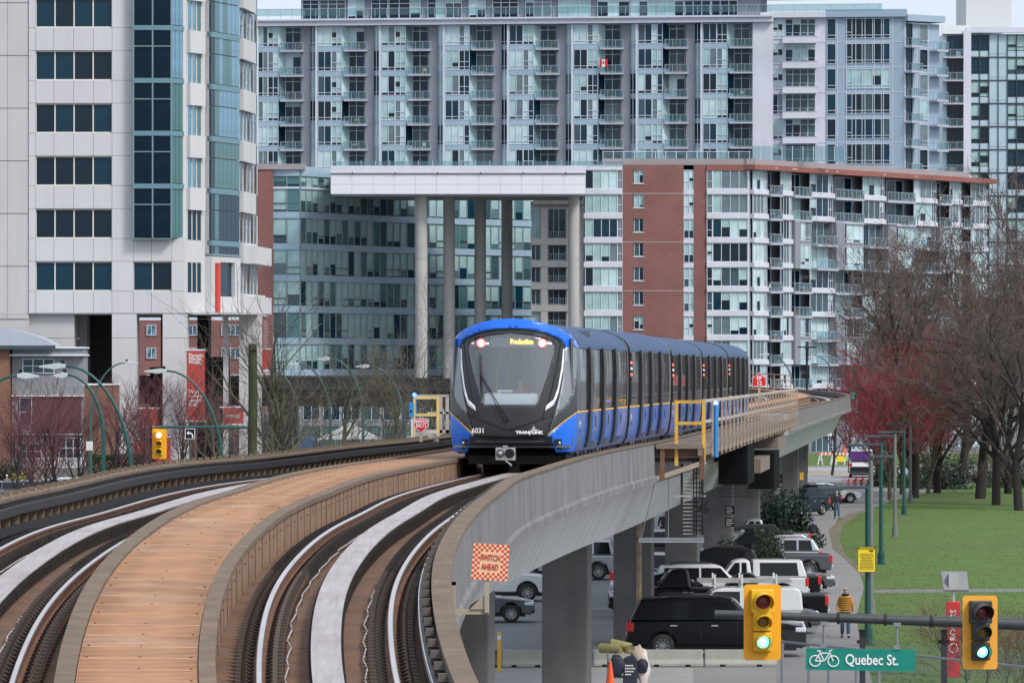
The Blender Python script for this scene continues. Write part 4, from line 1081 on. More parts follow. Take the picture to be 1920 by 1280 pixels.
for fl in range(12):
    zt_ = zk(318.5) - FB * fl; zb_ = zt_ - FB; sp = .55
    for kd, a, b in bays:
        xa, xb_ = sx_(a), sx_(b); w = xb_ - xa
        if kd == 'W':
            alt = fl in (2, 3, 6, 7)
            if alt and 1500 < a < 1760:
                window(bs, xa, zb_ + .15, w, FB - .2, .35, [.2, .45, .75], [], mul_w, 'res', 6); balcony(bs, xa + .3, xb_ - .1, -1.0, .35, zb_ + .05)
                if random.random() < .5: CL.append(clutter(bs, xa + .5, xb_ - .5, -.7, zb_ + .05, f'of brick side wing, {ORD[fl]} row down, {ORD[bays.index((kd, a, b))]} bay along'))
            else:
                window(bs, xa, zb_ + sp, w * .8, FB - sp, -.15, [.34, .67], [], mul_w, 'res', 6); window(bs, xa + w * .8, zb_ + sp, w * .2, FB - sp, -.15, [.5], [.42], mul_w, 'res', 4)
                boxpart(bs, 'spandrel', xa - .1, xb_ + .1, -.35, .4, zb_ + .02, zb_ + sp, span_w)
            boxpart(bs, 'side_wall', xb_ - .12, xb_ + .02, -.1, 1.3, zb_, zt_, col_g)
        elif kd == 'B' or fl in (0, 1, 4, 5, 8, 9):
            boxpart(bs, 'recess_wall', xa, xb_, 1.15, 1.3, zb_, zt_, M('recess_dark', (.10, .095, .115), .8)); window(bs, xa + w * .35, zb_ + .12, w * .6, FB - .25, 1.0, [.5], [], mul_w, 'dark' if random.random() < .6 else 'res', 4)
            balcony(bs, xa + .02, xb_ - .05, -.55, 1.1, zb_ + .05)
            if random.random() < .4: CL.append(clutter(bs, xa + .5, xb_ - .6, -.2, zb_ + .05, f'of brick side wing, {ORD[fl]} row down, {ORD[bays.index((kd, a, b))]} bay along'))
        else:
            boxpart(bs, 'grey_bay', xa, xa + w * .3, -.55, 1.3, zb_, zt_, col_g); window(bs, xa + w * .3, zb_ + .45, w * .68, FB - .45, -.4, [.15, .5, .85], [.16], mul_w, 'res', 6)
            boxpart(bs, 'grey_bay', xa + w * .3, xb_, -.35, 1.3, zb_, zb_ + .45, span_p if fl % 2 else col_g)
# terrace glass above the brick block
ZG = lambda y: zo(y, 612.)
tg = thing('roof_terrace_screen', 'pale glass screens along the terrace above the brick block', 'glass screen', ((1130 - 960) * .0612, 612, 0), 0)
m = MB(); m.box(0, 17, 0, .05, ZG(303) , ZG(285), g_balc); m.box(17, 28, -2.5, -2.45, ZG(305), ZG(276), g_balc); m.build('screen_glass', tg)
m = MB(); xx = 0
while xx < 28: y_ = 0 if xx < 17 else -2.5; m.box(xx, xx + .07, y_ - .1, y_, ZG(303), ZG(283 if xx < 17 else 276), mul_w); xx += 1.2
m.box(0, 17, -.08, 0, ZG(285), ZG(284), mul_w); m.build('screen_frame', tg, fix=False)['kind'] = 'stuff'
# labels for balcony belongings
for i, (o, n, where) in enumerate(CL):
    lab = {'balcony_chair': 'garden chair on balcony ', 'potted_plant': 'potted plant on balcony ', 'storage_box': 'storage box on balcony '}[n] + where
    tag(o, lab, {'balcony_chair': 'chair', 'potted_plant': 'plant', 'storage_box': 'box'}[n], {'balcony_chair': 'chairs', 'potted_plant': 'potted plants', 'storage_box': 'boxes'}[n] + ' on the apartment balconies')
# flag
fd = Vector((TX0, DT + 6, 0)) + Vector((cos(angT), sin(angT), 0)) * ((1131 - 483) * BW) + Vector((0, -1.75, zt(120)))
fl_ = thing('flag', 'red and white maple leaf flag hung over an upper balcony rail', 'flag', fd, angT)
fr_ = M('flag_red', (.62, .01, .02), .8, var=.05); fw_ = M('flag_white', (.75, .75, .75), .8, var=.05)
m = MB(); m.box(-.48, -.2, 0, .03, -.5, .45, fr_); m.box(.2, .55, 0, .03, -.5, .5, fr_); m.box(-.2, .2, 0, .03, -.5, .48, fw_); m.build('cloth', fl_)
m = MB(); leaf = [(0, .3), (.05, .18), (.12, .2), (.1, .05), (.18, .08), (.16, -.02), (.04, -.12), (.01, -.25), (-.01, -.25), (-.04, -.12), (-.16, -.02), (-.18, .08), (-.1, .05), (-.12, .2), (-.05, .18)]
m.prism(leaf, -.01, 0, fr_); m.build('maple_leaf', fl_)

# ================================================================ white office tower on the left
DW = 420.0; kw = DW / F
ww = thing('white_office_tower', 'white panelled office tower with dark window bands on stilts at the left', 'office tower', ((0 - 960) * kw, DW, 0), 0)
def xw(px): return px * kw
def zw(y): return CAMZ + (HZ - y) * kw
RP = 98.7
# wall as separate panels leaving the openings
rows = [(95 + RP * i, 151 + RP * i) for i in range(-2, 5)]
def wpanel(x0, x1, ya, yb, mat=wall_w, y0=0.0, dp=.5, name='wall_panel'):
    return boxpart(ww, name, xw(x0) + .012, xw(x1) - .012, y0, y0 + dp, zw(yb) + .012, zw(ya) - .012, mat)
m = MB(); m.box(xw(-60), xw(343), .45, 26, zw(587) + .02, zw(-160), joint); m.build('core_wall', ww)
for i in range(-2, 5):
    a, b = 95 + RP * i, 151 + RP * i; nx = a + RP
    # far-left plane
    wpanel(-60, 14, nx - 89, nx - 2 + 11, wall_w2, .12); wpanel(14, 54, nx - 89, nx + 9, wall_w2, .12)
    wpanel(54, 67, a, b); wpanel(210, 250, a, b); 
    if i == 4: wpanel(322, 346, a, b)
    for (p, q) in ((54, 67), (67, 101), (101, 138), (138, 175), (175, 210), (210, 250)): wpanel(p, q, b, min(nx, 587))
    if i >= 3: 
        for p, q in ((250, 284), (284, 322), (322, 346)): wpanel(p, q, b + (-2 if i == 3 else 0), min(nx, 587))
    o = inst(None, 'tmp'); bpy.data.objects.remove(o)
    groups = [(67, 210, 4)] + ([(250, 322, 2)] if i == 4 else [])
    for (p, q, n) in groups:
        fr = MB(); w = xw(q) - xw(p); h = zw(a) - zw(b)
        for c in range(n + 1): xx = w * c / n; fr.box(max(0, xx - .05), min(w, xx + .05), 0, .15, 0, h, mul_c)
        fr.box(0, w, .004, .146, 0, .1, mul_c); fr.box(0, w, .004, .146, h - .1, h, mul_c)
        wo_ = fr.build('window', ww, loc=(xw(p), .2, zw(b)), fix=False)
        for c in range(n):
            key = ('wp', round(w / n, 2), round(h, 2), random.randrange(3))
            if key not in pm_cache: mq = MB(); mq.box(.05, w / n - .05, .09, .12, .1, h - .1, [g_navy, g_navy, g_dark][key[3]]); pm_cache[key] = mq.mesh('pane')
            inst(pm_cache[key], 'pane', wo_, (w * c / n, 0, 0))
# projecting dark glass bay
g_bay = glassM('glass_bay', (.001, .012, .026), .06, .5, .0, .8, .16)
for i in range(-2, 4):
    yt, yb = 58 + RP * i, 58 + RP * (i + 1) - 10 + (3 if i == 3 else 0)
    sp0 = yt - 8
    for c in range(2):
        x0, x1 = 252 + c * 35, 252 + (c + 1) * 35
        for (a, b) in ((yt + 1, yt + 29), (yt + 30, yb)):
            pane_obj(ww, Vector((xw(x0), -.75, 0)), Vector((xw(x1), -.75, 0)), zw(b), zw(a), g_bay)
    for c in range(3):
        A_ = Vector((xw(322), -.75, 0)).lerp(Vector((xw(343), .4, 0)), c / 3); B_ = Vector((xw(322), -.75, 0)).lerp(Vector((xw(343), .4, 0)), (c + 1) / 3)
        pane_obj(ww, A_, B_, zw(yb), zw(yt), g_refl if i < 1 else g_teal)
    m = MB(); m.box(xw(250), xw(322), -.85, -.2, zw(yt), zw(yt - 9), M('teal_spandrel', (.12, .23, .28), .35, var=.06))
    m.add([(xw(322), -.85, zw(yt)), (xw(345), .35, zw(yt)), (xw(345), .35, zw(yt - 9)), (xw(322), -.85, zw(yt - 9))], [(0, 1, 2, 3)], M('teal_spandrel', (.16, .27, .32)))
    m.build('bay_spandrel', ww, fix=False)
m = MB()
for px in (250, 286, 321): m.box(xw(px), xw(px) + .12, -.82, -.2, zw(447), zw(-160), mul_g)
for i in range(-2, 4): m.box(xw(250), xw(322), -.81, -.7, zw(58 + RP * i + 31), zw(58 + RP * i + 29), mul_g)
m.box(xw(250), xw(322), -.8, .4, zw(449), zw(447), mul_g); m.build('bay_mullion', ww, fix=False)
# right hand facets, each turned further away
def facet(p0, d0, p1, d1):
    a = Vector(((p0 - 960) * d0 / F, d0, 0)) - ww.location; b = Vector(((p1 - 960) * d1 / F, d1, 0)) - ww.location; return a, b
def zf(y, d): return CAMZ + (HZ - y) * d / F
A_, B_ = facet(343, 420.3, 396, 424)
fa = ww
def on(a, b, t): return a.lerp(b, t)
def fbox(a, b, t0, t1, z0, z1, mat, name, out=0.0, dep=.5):
    p, q = on(a, b, t0), on(a, b, t1); ang = atan2(q.y - p.y, q.x - p.x); L_ = (q - p).length
    m = MB(); m.box(0.01, L_ - .01, -out, dep, z0, z1, mat); return m.build(name, ww, loc=(p.x, p.y, 0), rz=ang, fix=False)
fbox(A_, B_, 0, 1, zf(587, 422), zf(-160, 422), joint, 'core_wall', -.3, 3)
fbox(A_, B_, .66, 1, zf(587, 422), zf(-160, 422), wall_w, 'wall_panel'); fbox(A_, B_, 0, .14, zf(587, 422), zf(-160, 422), wall_w, 'wall_panel')
for i in range(-2, 5):
    a, b = 101 + 97.8 * i, 157 + 97.8 * i; nx = a + 97.8
    fbox(A_, B_, .12, .67, zf(min(nx, 587), 422), zf(b, 422), wall_w, 'spandrel_box', .35 if i < 3 else .02)
    p = on(A_, B_, .15); q = on(A_, B_, .65)
    for c in range(3):
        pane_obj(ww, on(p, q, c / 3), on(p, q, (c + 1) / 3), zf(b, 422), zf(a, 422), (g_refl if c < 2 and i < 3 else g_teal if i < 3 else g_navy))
    m = MB()
    for c in range(4): r = on(p, q, c / 3); m.box(r.x - .04, r.x + .04, r.y - .1, r.y, zf(b, 422), zf(a, 422), mul_c)
    m.build('window_bar', ww, fix=False)
# teal hanging bay
C_, D_ = facet(395, 423, 449, 429)
m = MB(); m.add([C_ + Vector((0, 1, 0)), D_ + Vector((0, 1, 0))] * 1, [], joint)
fbox(C_, D_, 0, 1, zf(480, 426), zf(-160, 426), joint, 'core_wall', -.15, 4)
for i in range(-2, 5):
    yt = 74 + 97 * i; yb = min(yt + 86, 478)
    if i == 4: yb = 478
    for c in range(7):
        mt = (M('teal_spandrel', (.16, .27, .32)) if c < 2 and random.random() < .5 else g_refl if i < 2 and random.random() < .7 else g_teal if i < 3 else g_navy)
        if c < 2: mt = g_navy if c == 0 else g_teal
        for (a, b) in ((yt, yt + 30), (yt + 31, yb)):
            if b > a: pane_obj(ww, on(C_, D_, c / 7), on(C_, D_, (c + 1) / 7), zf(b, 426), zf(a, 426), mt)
    fbox(C_, D_, 0, 1, zf(yt, 426), zf(yt - 10, 426), M('teal_spandrel', (.16, .27, .32)), 'bay_spandrel', .08, .3)
fbox(C_, D_, 0, 1, zf(481, 426), zf(477, 426), mul_g, 'bay_sill', .15, 3)
# last facet
E_, F_ = facet(449, 430, 482, 440)
fbox(E_, F_, 0, 1, zf(587, 435), zf(-160, 435), joint, 'core_wall', -.3, 5)
for i in range(-2, 5):
    a, b = 118 + 94.5 * i, 174 + 94.5 * i
    fbox(E_, F_, -.05, .66 if i < 4 else 1.2, zf(min(b + 38.5, 587), 435), zf(b, 435), wall_w, 'spandrel_box', .4); fbox(E_, F_, .8, 1, zf(b + 38.5, 435), zf(b, 435), g_teal if i < 3 else wall_w, 'corner_panel', .02)
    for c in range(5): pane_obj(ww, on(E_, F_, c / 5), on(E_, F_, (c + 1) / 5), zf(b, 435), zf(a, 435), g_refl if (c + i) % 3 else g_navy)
    m = MB()
    for c in range(6): r = on(E_, F_, c / 5); m.box(r.x - .04, r.x + .04, r.y - .12, r.y, zf(b, 435), zf(a, 435), mul_c)
    m.build('window_bar', ww, fix=False)
fbox(C_, D_, 0, .3, zf(587, 426), zf(482, 426), wall_w, 'wall_panel', .1); fbox(C_, D_, .8, 1, zf(587, 426), zf(482, 426), wall_w, 'wall_panel', .1); fbox(C_, D_, .3, .8, zf(587, 426), zf(556, 426), wall_w, 'wall_panel', .1); fbox(C_, D_, .3, .8, zf(556, 426), zf(492, 426), g_navy, 'pane', -.2)
fbox(C_, D_, .3, .8, zf(492, 426), zf(482, 426), wall_w, 'wall_panel', .1)
fbox(D_, F_, .2, 1.15, zf(587, 433), zf(556, 433), wall_w, 'ledge', 1.0, 3); fbox(D_, F_, .2, 1.15, zf(495, 433), zf(462, 433), wall_w, 'ledge', 1.0, 1.6)
redc = M('red_column', (.58, .045, .03), .5, var=.08)
p = on(C_, D_, .25); m = MB(); m.tube([(p.x, p.y - .7, zf(592, 426)), (p.x, p.y - .7, zf(494, 426))], .24, redc, 12); m.build('red_column', ww, autos=40)
# stilts, soffit and dark fills painting the shade between them
undk = M('undercroft_shade', (.035, .033, .036), .9)  # near-black that paints the shade under the tower
m = MB(); m.box(xw(-60), xw(343), .1, 27, zw(589), zw(585), wall_w2); m.box(xw(343), xw(478), 1.5, 22, zw(589), zw(585), wall_w2); m.build('soffit', ww)
for a, b, mt, y0, y1 in ((-60, 54, wall_w2, .2, 4), (54, 138, wall_w2, .6, 6), (210, 256, wall_w, 0, 3.2), (305, 350, wall_w, 0, 3.2), (412, 421, wall_w2, 5, 6), (441, 478, wall_w2, 6, 12), (152, 209, undk, 9, 14), (289, 303, undk, 8, 14), (350, 372, undk, 14, 18)):  # dark boxes here are painted shade in the gaps, the pale ones piers
    for q, (z0, z1_) in enumerate(((0, zw(780)), (zw(780) + .03, zw(634)), (zw(634) + .03, zw(588.5)))): boxpart(ww, 'pier_or_shade_panel', xw(a), xw(b), y0, y1, z0, z1_, mt)
boxpart(ww, 'pier_or_shade_panel', xw(138), xw(152), 6, 14, 0, zw(589), wall_w2)
for a, b, y_ in ((257, 305, 688), (352, 412, 668)): boxpart(ww, 'undercroft_shade_sheet', xw(a), xw(b), 15, 15.4, 0, zw(y_), undk)  # dark sheets standing in for shade low in the gaps
# banners
ban = M('banner_red', (.45, .045, .035), .7, var=.06); prt = M('banner_print', (.72, .62, .60), .7, var=.03)
def banner(name, lab, x0, x1, y0, y1, d, lines, sz, mat=ban):
    t = thing(name, lab, 'banner', PX((x0 + x1) / 2, y1, d)); w = (x1 - x0) * d / F; h = (y1 - y0) * d / F
    m = MB(); m.box(-w / 2, w / 2, 0, .04, 0, h, mat); m.build('banner_cloth', t)
    m = MB(); m.box(-w / 2 - .3, w / 2 + .1, -.02, .06, h, h + .1, white_p); m.box(-w / 2 - .3, w / 2 + .1, -.02, .06, -.1, 0, white_p); m.build('banner_bar', t)
    for s_, fy in lines: text(s_, sz, prt, t, (-w / 2 + .15, -.03, h * fy), align='LEFT', bold=.012)
    return t
banner('banner', 'tall red banner reading People. Planet. Profit. on the white pillar', 350, 384, 657, 788, 418, [('People.', .93), ('Planet.', .88), ('Profit.', .83), ("We're", .41), ('natural', .35), ('about', .29), ('it all', .23)], .42)
banner('banner', 'small dark red banner seen behind the mossy wooden post', 484, 507, 655, 700, 462, [], .3)
banner('banner', 'red banner hanging low behind the bare trees at the left edge of the traffic light', 266, 296, 766, 798, 405, [], .4)
banner('banner', 'red banner with white script beside the curved lamp post', 419, 456, 764, 794, 405, [('Infinity', .5)], .4)
banner('sign_board', 'dark red board with white writing behind the hedge', 252, 272, 824, 856, 398, [('-----', .8), ('----', .6)], .16)
banner('sign_board', 'large red panel at ground level behind the traffic light', 288, 320, 820, 872, 400, [('INN', .7), ('IN', .4)], .5)
# ---------------------------------------------------------------- ground
def sheet(name, poly, z, mat):
    m = MB(); m.face([(p[0], p[1], z) for p in poly], mat); return struct(m.build(name, None, fix=False))
def gp(L): return [G(x, y) for x, y in L]
sheet('ground', [(-1500, -50), (1500, -50), (1500, 3000), (-1500, 3000)], -.02, M('ground_far', (.15, .15, .15), .95, var=.2, scale=.02, dirt=(.12, .13, .11), dscale=.01))
sheet('parking_lot', [(-14, 100), (12, 100)] + [(G(1200, 1250).x, 163), (G(1610, 1250).x, 163), (G(1560, 1200).x, 182), (G(1545, 1100).x, 227), (13.0, 262), (16.5, 330), (22, 392), (-30, 392), (-20, 200)], -.015, asphalt)
path = gp([(1500, 1280), (1640, 1280), (1612, 1200), (1606, 1154), (1620, 1100), (1612, 1072), (1590, 1050), (1566, 1028), (1557, 996), (1572, 971), (1618, 960), (1672, 938), (1856, 898), (1990, 880), (1900, 878), (1700, 908), (1560, 925), (1520, 960), (1520, 985), (1522, 1010), (1530, 1050), (1545, 1090), (1546, 1150), (1520, 1200), (1300, 1250), (1300, 1280)])
sheet('footpath', [(p.x, p.y) for p in path], -.005, M('path_concrete', (.235, .225, .215), .9, var=.12, scale=.6, bump=.15, dirt=(.17, .16, .155), dirt_amt=.7, dscale=.15))
sheet('pavement', [(-14, 100), (40, 100), (40, 166), (-14, 166)], -.010, paving)
gr = gp([(1640, 1290), (1612, 1200), (1606, 1154), (1620, 1100), (1612, 1072), (1590, 1050), (1566, 1028), (1557, 996), (1572, 971), (1618, 960), (1672, 938), (1760, 918), (1856, 898), (1990, 880), (2300, 880), (2300, 1290)])
lawn = sheet('lawn', [(p.x, p.y) for p in gr], .0, grass_m)
sheet('worn_earth', [(p.x, p.y) for p in gp([(1554, 992), (1590, 962), (1622, 955), (1580, 985), (1574, 1010), (1585, 1040), (1612, 1062), (1640, 1078), (1618, 1080), (1590, 1052), (1562, 1028)])], .004, M('earth', (.17, .13, .095), .95, var=.3, scale=1.5, bump=.4, dirt=(.09, .11, .04), dirt_amt=.8, dscale=.4))
sheet('lawn_path', [(p.x, p.y) for p in gp([(1630, 1111), (1630, 1105), (2300, 1100), (2300, 1107)])], .006, M('lawn_path', (.17, .165, .15), .9))
# grass blades and clumps
import itertools
gpoly = [(p.x, p.y) for p in gr]; vs = []; fs = []; rnd = random.random; k = 0
while k < 9000:
    px, py = 1555 + rnd() * 420, 905 + rnd() ** .8 * 380
    g = G(px, py)
    if inpoly((g.x, g.y), gpoly):
        a = rnd() * 6.28; w = .012 + rnd() * .03; h = .02 + rnd() * .04; b = len(vs)
        vs += [(g.x - w * cos(a), g.y - w * sin(a), 0), (g.x + w * cos(a), g.y + w * sin(a), 0), (g.x + (rnd() - .5) * .08, g.y, h)]; fs.append((b, b + 1, b + 2))
    k += 1
me = bpy.data.meshes.new('grass'); me.from_pydata(vs, [], fs); me.materials.append(M('grass_blade', (.078, .145, .014), .9, var=.25, scale=.4)); go_ = inst(me, 'grass', None); go_['kind'] = 'stuff'; tag(go_, 'short green lawn grass beside the footpath', 'grass')
# cross street far behind
sheet('road', gp([(1380, 905), (1640, 905), (1900, 880), (1900, 870), (1380, 875)]), .0, M('road_asphalt', (.24, .24, .245), .9, var=.08, scale=.2))
ym = M('road_yellow', (.60, .38, .08), .8); wm = M('road_white', (.6, .6, .6), .8)
for ya, yb_, mt in ((889, 888, ym), (884.5, 883.7, ym), (880, 879.2, wm)): struct(sheet('road_marking', gp([(1500, ya), (1620, ya), (1620, yb_), (1500, yb_)]), .006, mt))
sheet('verge', gp([(1380, 875), (1900, 870), (1900, 850), (1380, 850)]), .002, grass_m)
sheet('left_street', [(-60, 200), (-20, 200), (-24, 392), (-75, 392)], -.012, asphalt)
# parking bay lines
for px, y0 in ((1240, 1102), (1235, 1046), (1110, 1140)):
    g = G(px, y0); m = MB(); m.box(g.x - 1.0, g.x + 1.5, g.y - .1, g.y + .1, -.011, -.006, wm); struct(m.build('bay_line', None, fix=False))
# concrete barriers
bar_m = M('barrier_concrete', (.33, .33, .30), .9, var=.15, scale=1.5, bump=.2, streak=.3, dirt=(.20, .22, .15))
moss = M('mossy_concrete', (.11, .12, .06), .95, var=.4, scale=3, bump=.3)
def barrier(x0, x1, d, label, mt=bar_m):
    w = (x1 - x0) * d / F; t = thing('concrete_barrier', label, 'barrier', ((x0 - 960) * d / F, d, 0), 0, 'concrete barriers along the pavement')
    m = MB(); m.prism([(-.25, 0), (.25, 0), (.25, .10), (.13, .22), (.10, .52), (-.10, .52), (-.13, .22), (-.25, .10)], 0.02, w - .02, mt, 'x'); bevel(m.build('barrier_block', t), .02)
    m = MB()
    for q in (.25, .75): m.box(w * q - .08, w * q + .08, -.26, -.23, .0, .07, black_p)
    m.build('lifting_slot', t, fix=False)
barrier(906, 941, 166, 'short moss covered concrete barrier left of the yellow post', moss); barrier(942, 1030, 166, 'concrete barrier between the yellow post and the pier')
barrier(1112, 1200, 166.3, 'concrete barrier behind the laden cart'); barrier(1201, 1319, 166.3, 'concrete barrier below the rear of the black SUV'); barrier(1320, 1458, 166.3, 'concrete barrier below the front of the black SUV'); 
# ---------------------------------------------------------------- vehicles
glass_v = glassM('car_glass', (.012, .015, .018), .05, .05, .1); headl = M('headlamp', (.75, .78, .8), .15, .3, var=.03); rim_m = M('alloy_rim', (.45, .46, .48), .3, .9, var=.05); trim = M('black_trim', (.018, .018, .02), .6, var=.1)
plate_m = M('number_plate', (.65, .68, .75), .5); amber = M('amber_lens', (.8, .28, .03), .3)
def paint(n, c, met=.3): return M('paint_' + n, c, .28, met, var=.03, coat=.18 if c[0] < .05 else .5, spec=.3)
PB = paint('black', (.003, .003, .005), .0); PW = paint('white', (.62, .63, .64), 0); PS = paint('silver', (.40, .42, .44), .6); PG = paint('grey', (.11, .115, .125), .5); PN = paint('navy', (.02, .03, .055), .4)
whc = {}
def wheel_mesh(r):
    if r not in whc:
        t = MB(); n = 24
        prof = [(-.12, r * .62), (-.12, r * .93), (-.09, r), (.09, r), (.12, r * .93), (.12, r * .62)]
        vs = [(rr * cos(2 * pi * i / n), o, rr * sin(2 * pi * i / n)) for o, rr in prof for i in range(n)]
        t.add(vs, [(j * n + i, j * n + (i + 1) % n, (j + 1) * n + (i + 1) % n, (j + 1) * n + i) for j in range(5) for i in range(n)], tire)
        c = MB(); c.prism(disc_pts(0, 0, r * .62, 24), -.085, .085, M('rim_dark', (.03, .03, .032), .5), 'y')
        for s in (-1, 1):
            for i in range(10): a = 2 * pi * i / 10; c.bar((0, s * .095, 0), (r * .6 * cos(a), s * .105, r * .6 * sin(a)), .035, .03, rim_m, up=(0, 1, 0))
            c.tube([(0, s * .09, 0), (0, s * .12, 0)], r * .16, rim_m, 10); c.tube([(r * .6 * cos(2 * pi * i / 24), s * .1, r * .6 * sin(2 * pi * i / 24)) for i in range(25)], .02, rim_m, 4, False)
        whc[r] = (t.mesh('tyre', True), c.mesh('rim'))
    return whc[r]
def vehicle(kind, label, cx, cy, d, flip=False, col=PB, L=4.8, H=1.75, W=1.95, yaw=0.0, rack=False, name=None, cat=None, ladder=False, canopy=False, box=False, snow=None, z0=0, tail=red_l, group='parked cars in the lot under the guideway'):
    nm = {'suv': 'parked_suv', 'pickup': 'parked_pickup', 'van': 'parked_van', 'sedan': 'parked_car'}[kind]
    ct = {'suv': 'SUV', 'pickup': 'pickup truck', 'van': 'van', 'sedan': 'car'}[kind]
    t = thing(name or nm, label, cat or ct, ((cx - 960) * d / F, d, z0), yaw + (pi if flip else 0), group)
    h = L / 2; r = .37 if H > 1.7 else .33; ra = r + .07; belt = H * .60 if kind != 'van' else H * .56
    xf, xb = h * .64, -h * .60
    def arc(xc): return [(xc + ra * cos(a), r + ra * sin(a)) for a in [pi - pi * i / 9 for i in range(10)]]
    cowl = {'suv': h * .42, 'pickup': h * .36, 'van': h * .60, 'sedan': h * .42}[kind]
    low = [(-h + .06, .34)] + arc(xb) + arc(xf) + [(h - .10, .28), (h, .45), (h + .01, belt * .72), (h - .08, belt * .86), (h * .80, belt * .94), (cowl, belt + .03)]
    if kind == 'pickup': low += [(-h * .12, belt), (-h * .12, belt), (-h + .02, belt - .02), (-h, .6)]
    else: low += [(-h + .10, belt), (-h, belt * .75), (-h, .5)]
    lo2 = []
    for p in low:
        if not lo2 or (abs(p[0] - lo2[-1][0]) + abs(p[1] - lo2[-1][1])) > .01: lo2.append(p)
    m = MB(); m.prism(lo2, -W / 2, W / 2, col)
    bevel(m.build('body', t), .06, 4, 30)
    m = MB(); m.box(-h + .25, h - .3, -W / 2 + .1, W / 2 - .1, .22, .5, black_p); m.box(-h + .3, h - .3, -W / 2 + .15, W / 2 - .15, .3, belt * .6, black_p); m.build('underbody', t)
    gt = {'suv': [(cowl + .02, belt), (cowl - H * .34, H - .07), (cowl - H * .55, H), (-h * .50, H - .01), (-h + .42, H - .08), (-h + .08, belt)],
          'van': [(cowl + .06, belt), (cowl - H * .32, H - .09), (cowl - H * .5, H), (-h + .25, H), (-h + .08, H - .12), (-h + .03, belt)],
          'pickup': [(cowl + .02, belt), (cowl - H * .30, H - .06), (cowl - H * .45, H), (-h * .02, H), (-h * .09, H - .05), (-h * .13, belt)],
          'sedan': [(cowl + .02, belt), (cowl - H * .50, H - .06), (cowl - H * .7, H), (-h * .30, H - .01), (-h * .48, H - .10), (-h + .35, belt + .04)]}[kind]
    tp_ = .16
    def hwid(z): return W / 2 - .02 - tp_ * (z - belt) / (H - belt)
    n = len(gt); m = MB()
    m.add([(x, -hwid(z), z) for x, z in gt] + [(x, hwid(z), z) for x, z in gt], [(i, (i + 1) % n, n + (i + 1) % n, n + i) for i in range(n)] + [tuple(range(n))[::-1], tuple(range(n, 2 * n))], col)
    bevel(m.build('cabin', t), .09, 4, 30)
    def lerp(a, b, u): return a + (b - a) * u
    def sidewin(pl, name='side_window'):
        for s in (-1, 1):
            m = MB(); m.add([(x, s * (hwid(z) + .006), z) for x, z in pl] + [(x, s * (hwid(z) - .02), z) for x, z in pl], [tuple(range(len(pl)))] + [(i, (i + 1) % len(pl), len(pl) + (i + 1) % len(pl), len(pl) + i) for i in range(len(pl))], glass_v); m.build(name, t, fix=False)
    zt_, zb_ = H - .13, belt + .05
    def xfr(z): a, b = gt[0], gt[1]; return lerp(a[0], b[0], (z - a[1]) / (b[1] - a[1]))
    def xre(z): a, b = gt[-1], gt[-2]; return lerp(a[0], b[0], (z - a[1]) / (b[1] - a[1]))
    xs = xfr(zt_) - .10; xe = xre(zt_) + (.16 if kind != 'van' else 0)
    if kind == 'van': xe = xs - 1.0
    mid = (xs + xe) / 2
    if kind == 'van': sidewin([(xfr(zb_) - .22, zb_), (xs, zt_), (xs - .85, zt_), (xs - .85, zb_)])
    elif kind == 'pickup': sidewin([(xfr(zb_) - .15, zb_), (xs, zt_), (mid + .03, zt_), (mid + .03, zb_)]); sidewin([(mid - .05, zb_), (mid - .05, zt_), (xe - .02, zt_), (xe - .05, zb_)])
    else:
        q1, q2 = lerp(xs, xe, .36), lerp(xs, xe, .70)
        sidewin([(xfr(zb_) - .15, zb_), (xs, zt_), (q1 + .03, zt_), (q1 + .03, zb_)]); sidewin([(q1 - .05, zb_), (q1 - .05, zt_), (q2 + .03, zt_), (q2 + .03, zb_)])
        sidewin([(q2 - .05, zb_), (q2 - .05, zt_), (xe, zt_), (xe - (.1 if kind == 'suv' else .35), zb_)])
    def slant(xfun, s, name, w=.85):
        m = MB(); a, b = belt + .06, H - .12
        m.face([(xfun(a) + s * .012, -hwid(a) * w - .02, a), (xfun(a) + s * .012, hwid(a) * w + .02, a), (xfun(b) + s * .012, hwid(b) * w, b), (xfun(b) + s * .012, -hwid(b) * w, b)], glass_v); m.build(name, t, fix=False)
    slant(xfr, 1, 'windscreen', .93); slant(xre, -1, 'rear_window', .84)
    if kind == 'pickup':
        m = MB(); m.box(-h + .12, -h * .16, -W / 2 + .14, W / 2 - .14, belt - .25, belt + .004, trim); m.build('load_bed', t)
        if canopy:
            m = MB(); cp = [(-h * .14, belt), (-h * .14, H - .02), (-h + .25, H - .04), (-h + .05, belt)]; nn = 4
            m.add([(x, -hwid(z), z) for x, z in cp] + [(x, hwid(z), z) for x, z in cp], [(i, (i + 1) % nn, nn + (i + 1) % nn, nn + i) for i in range(nn)] + [(3, 2, 1, 0), (4, 5, 6, 7)], col); bevel(m.build('canopy', t), .05)
            sidewin([(-h * .25, zb_), (-h * .25, zt_), (-h + .45, zt_), (-h + .38, zb_)], 'canopy_window')
    for x in (xf, xb):
        for s in (-1, 1):
            a, b = wheel_mesh(r); o = inst(None, 'wheel', t, (x, s * (W / 2 - .13), r)); bpy.data.objects.remove(o)
            o = inst(a, 'wheel', t, (x, s * (W / 2 - .13), r)); inst(b, 'rim', o)
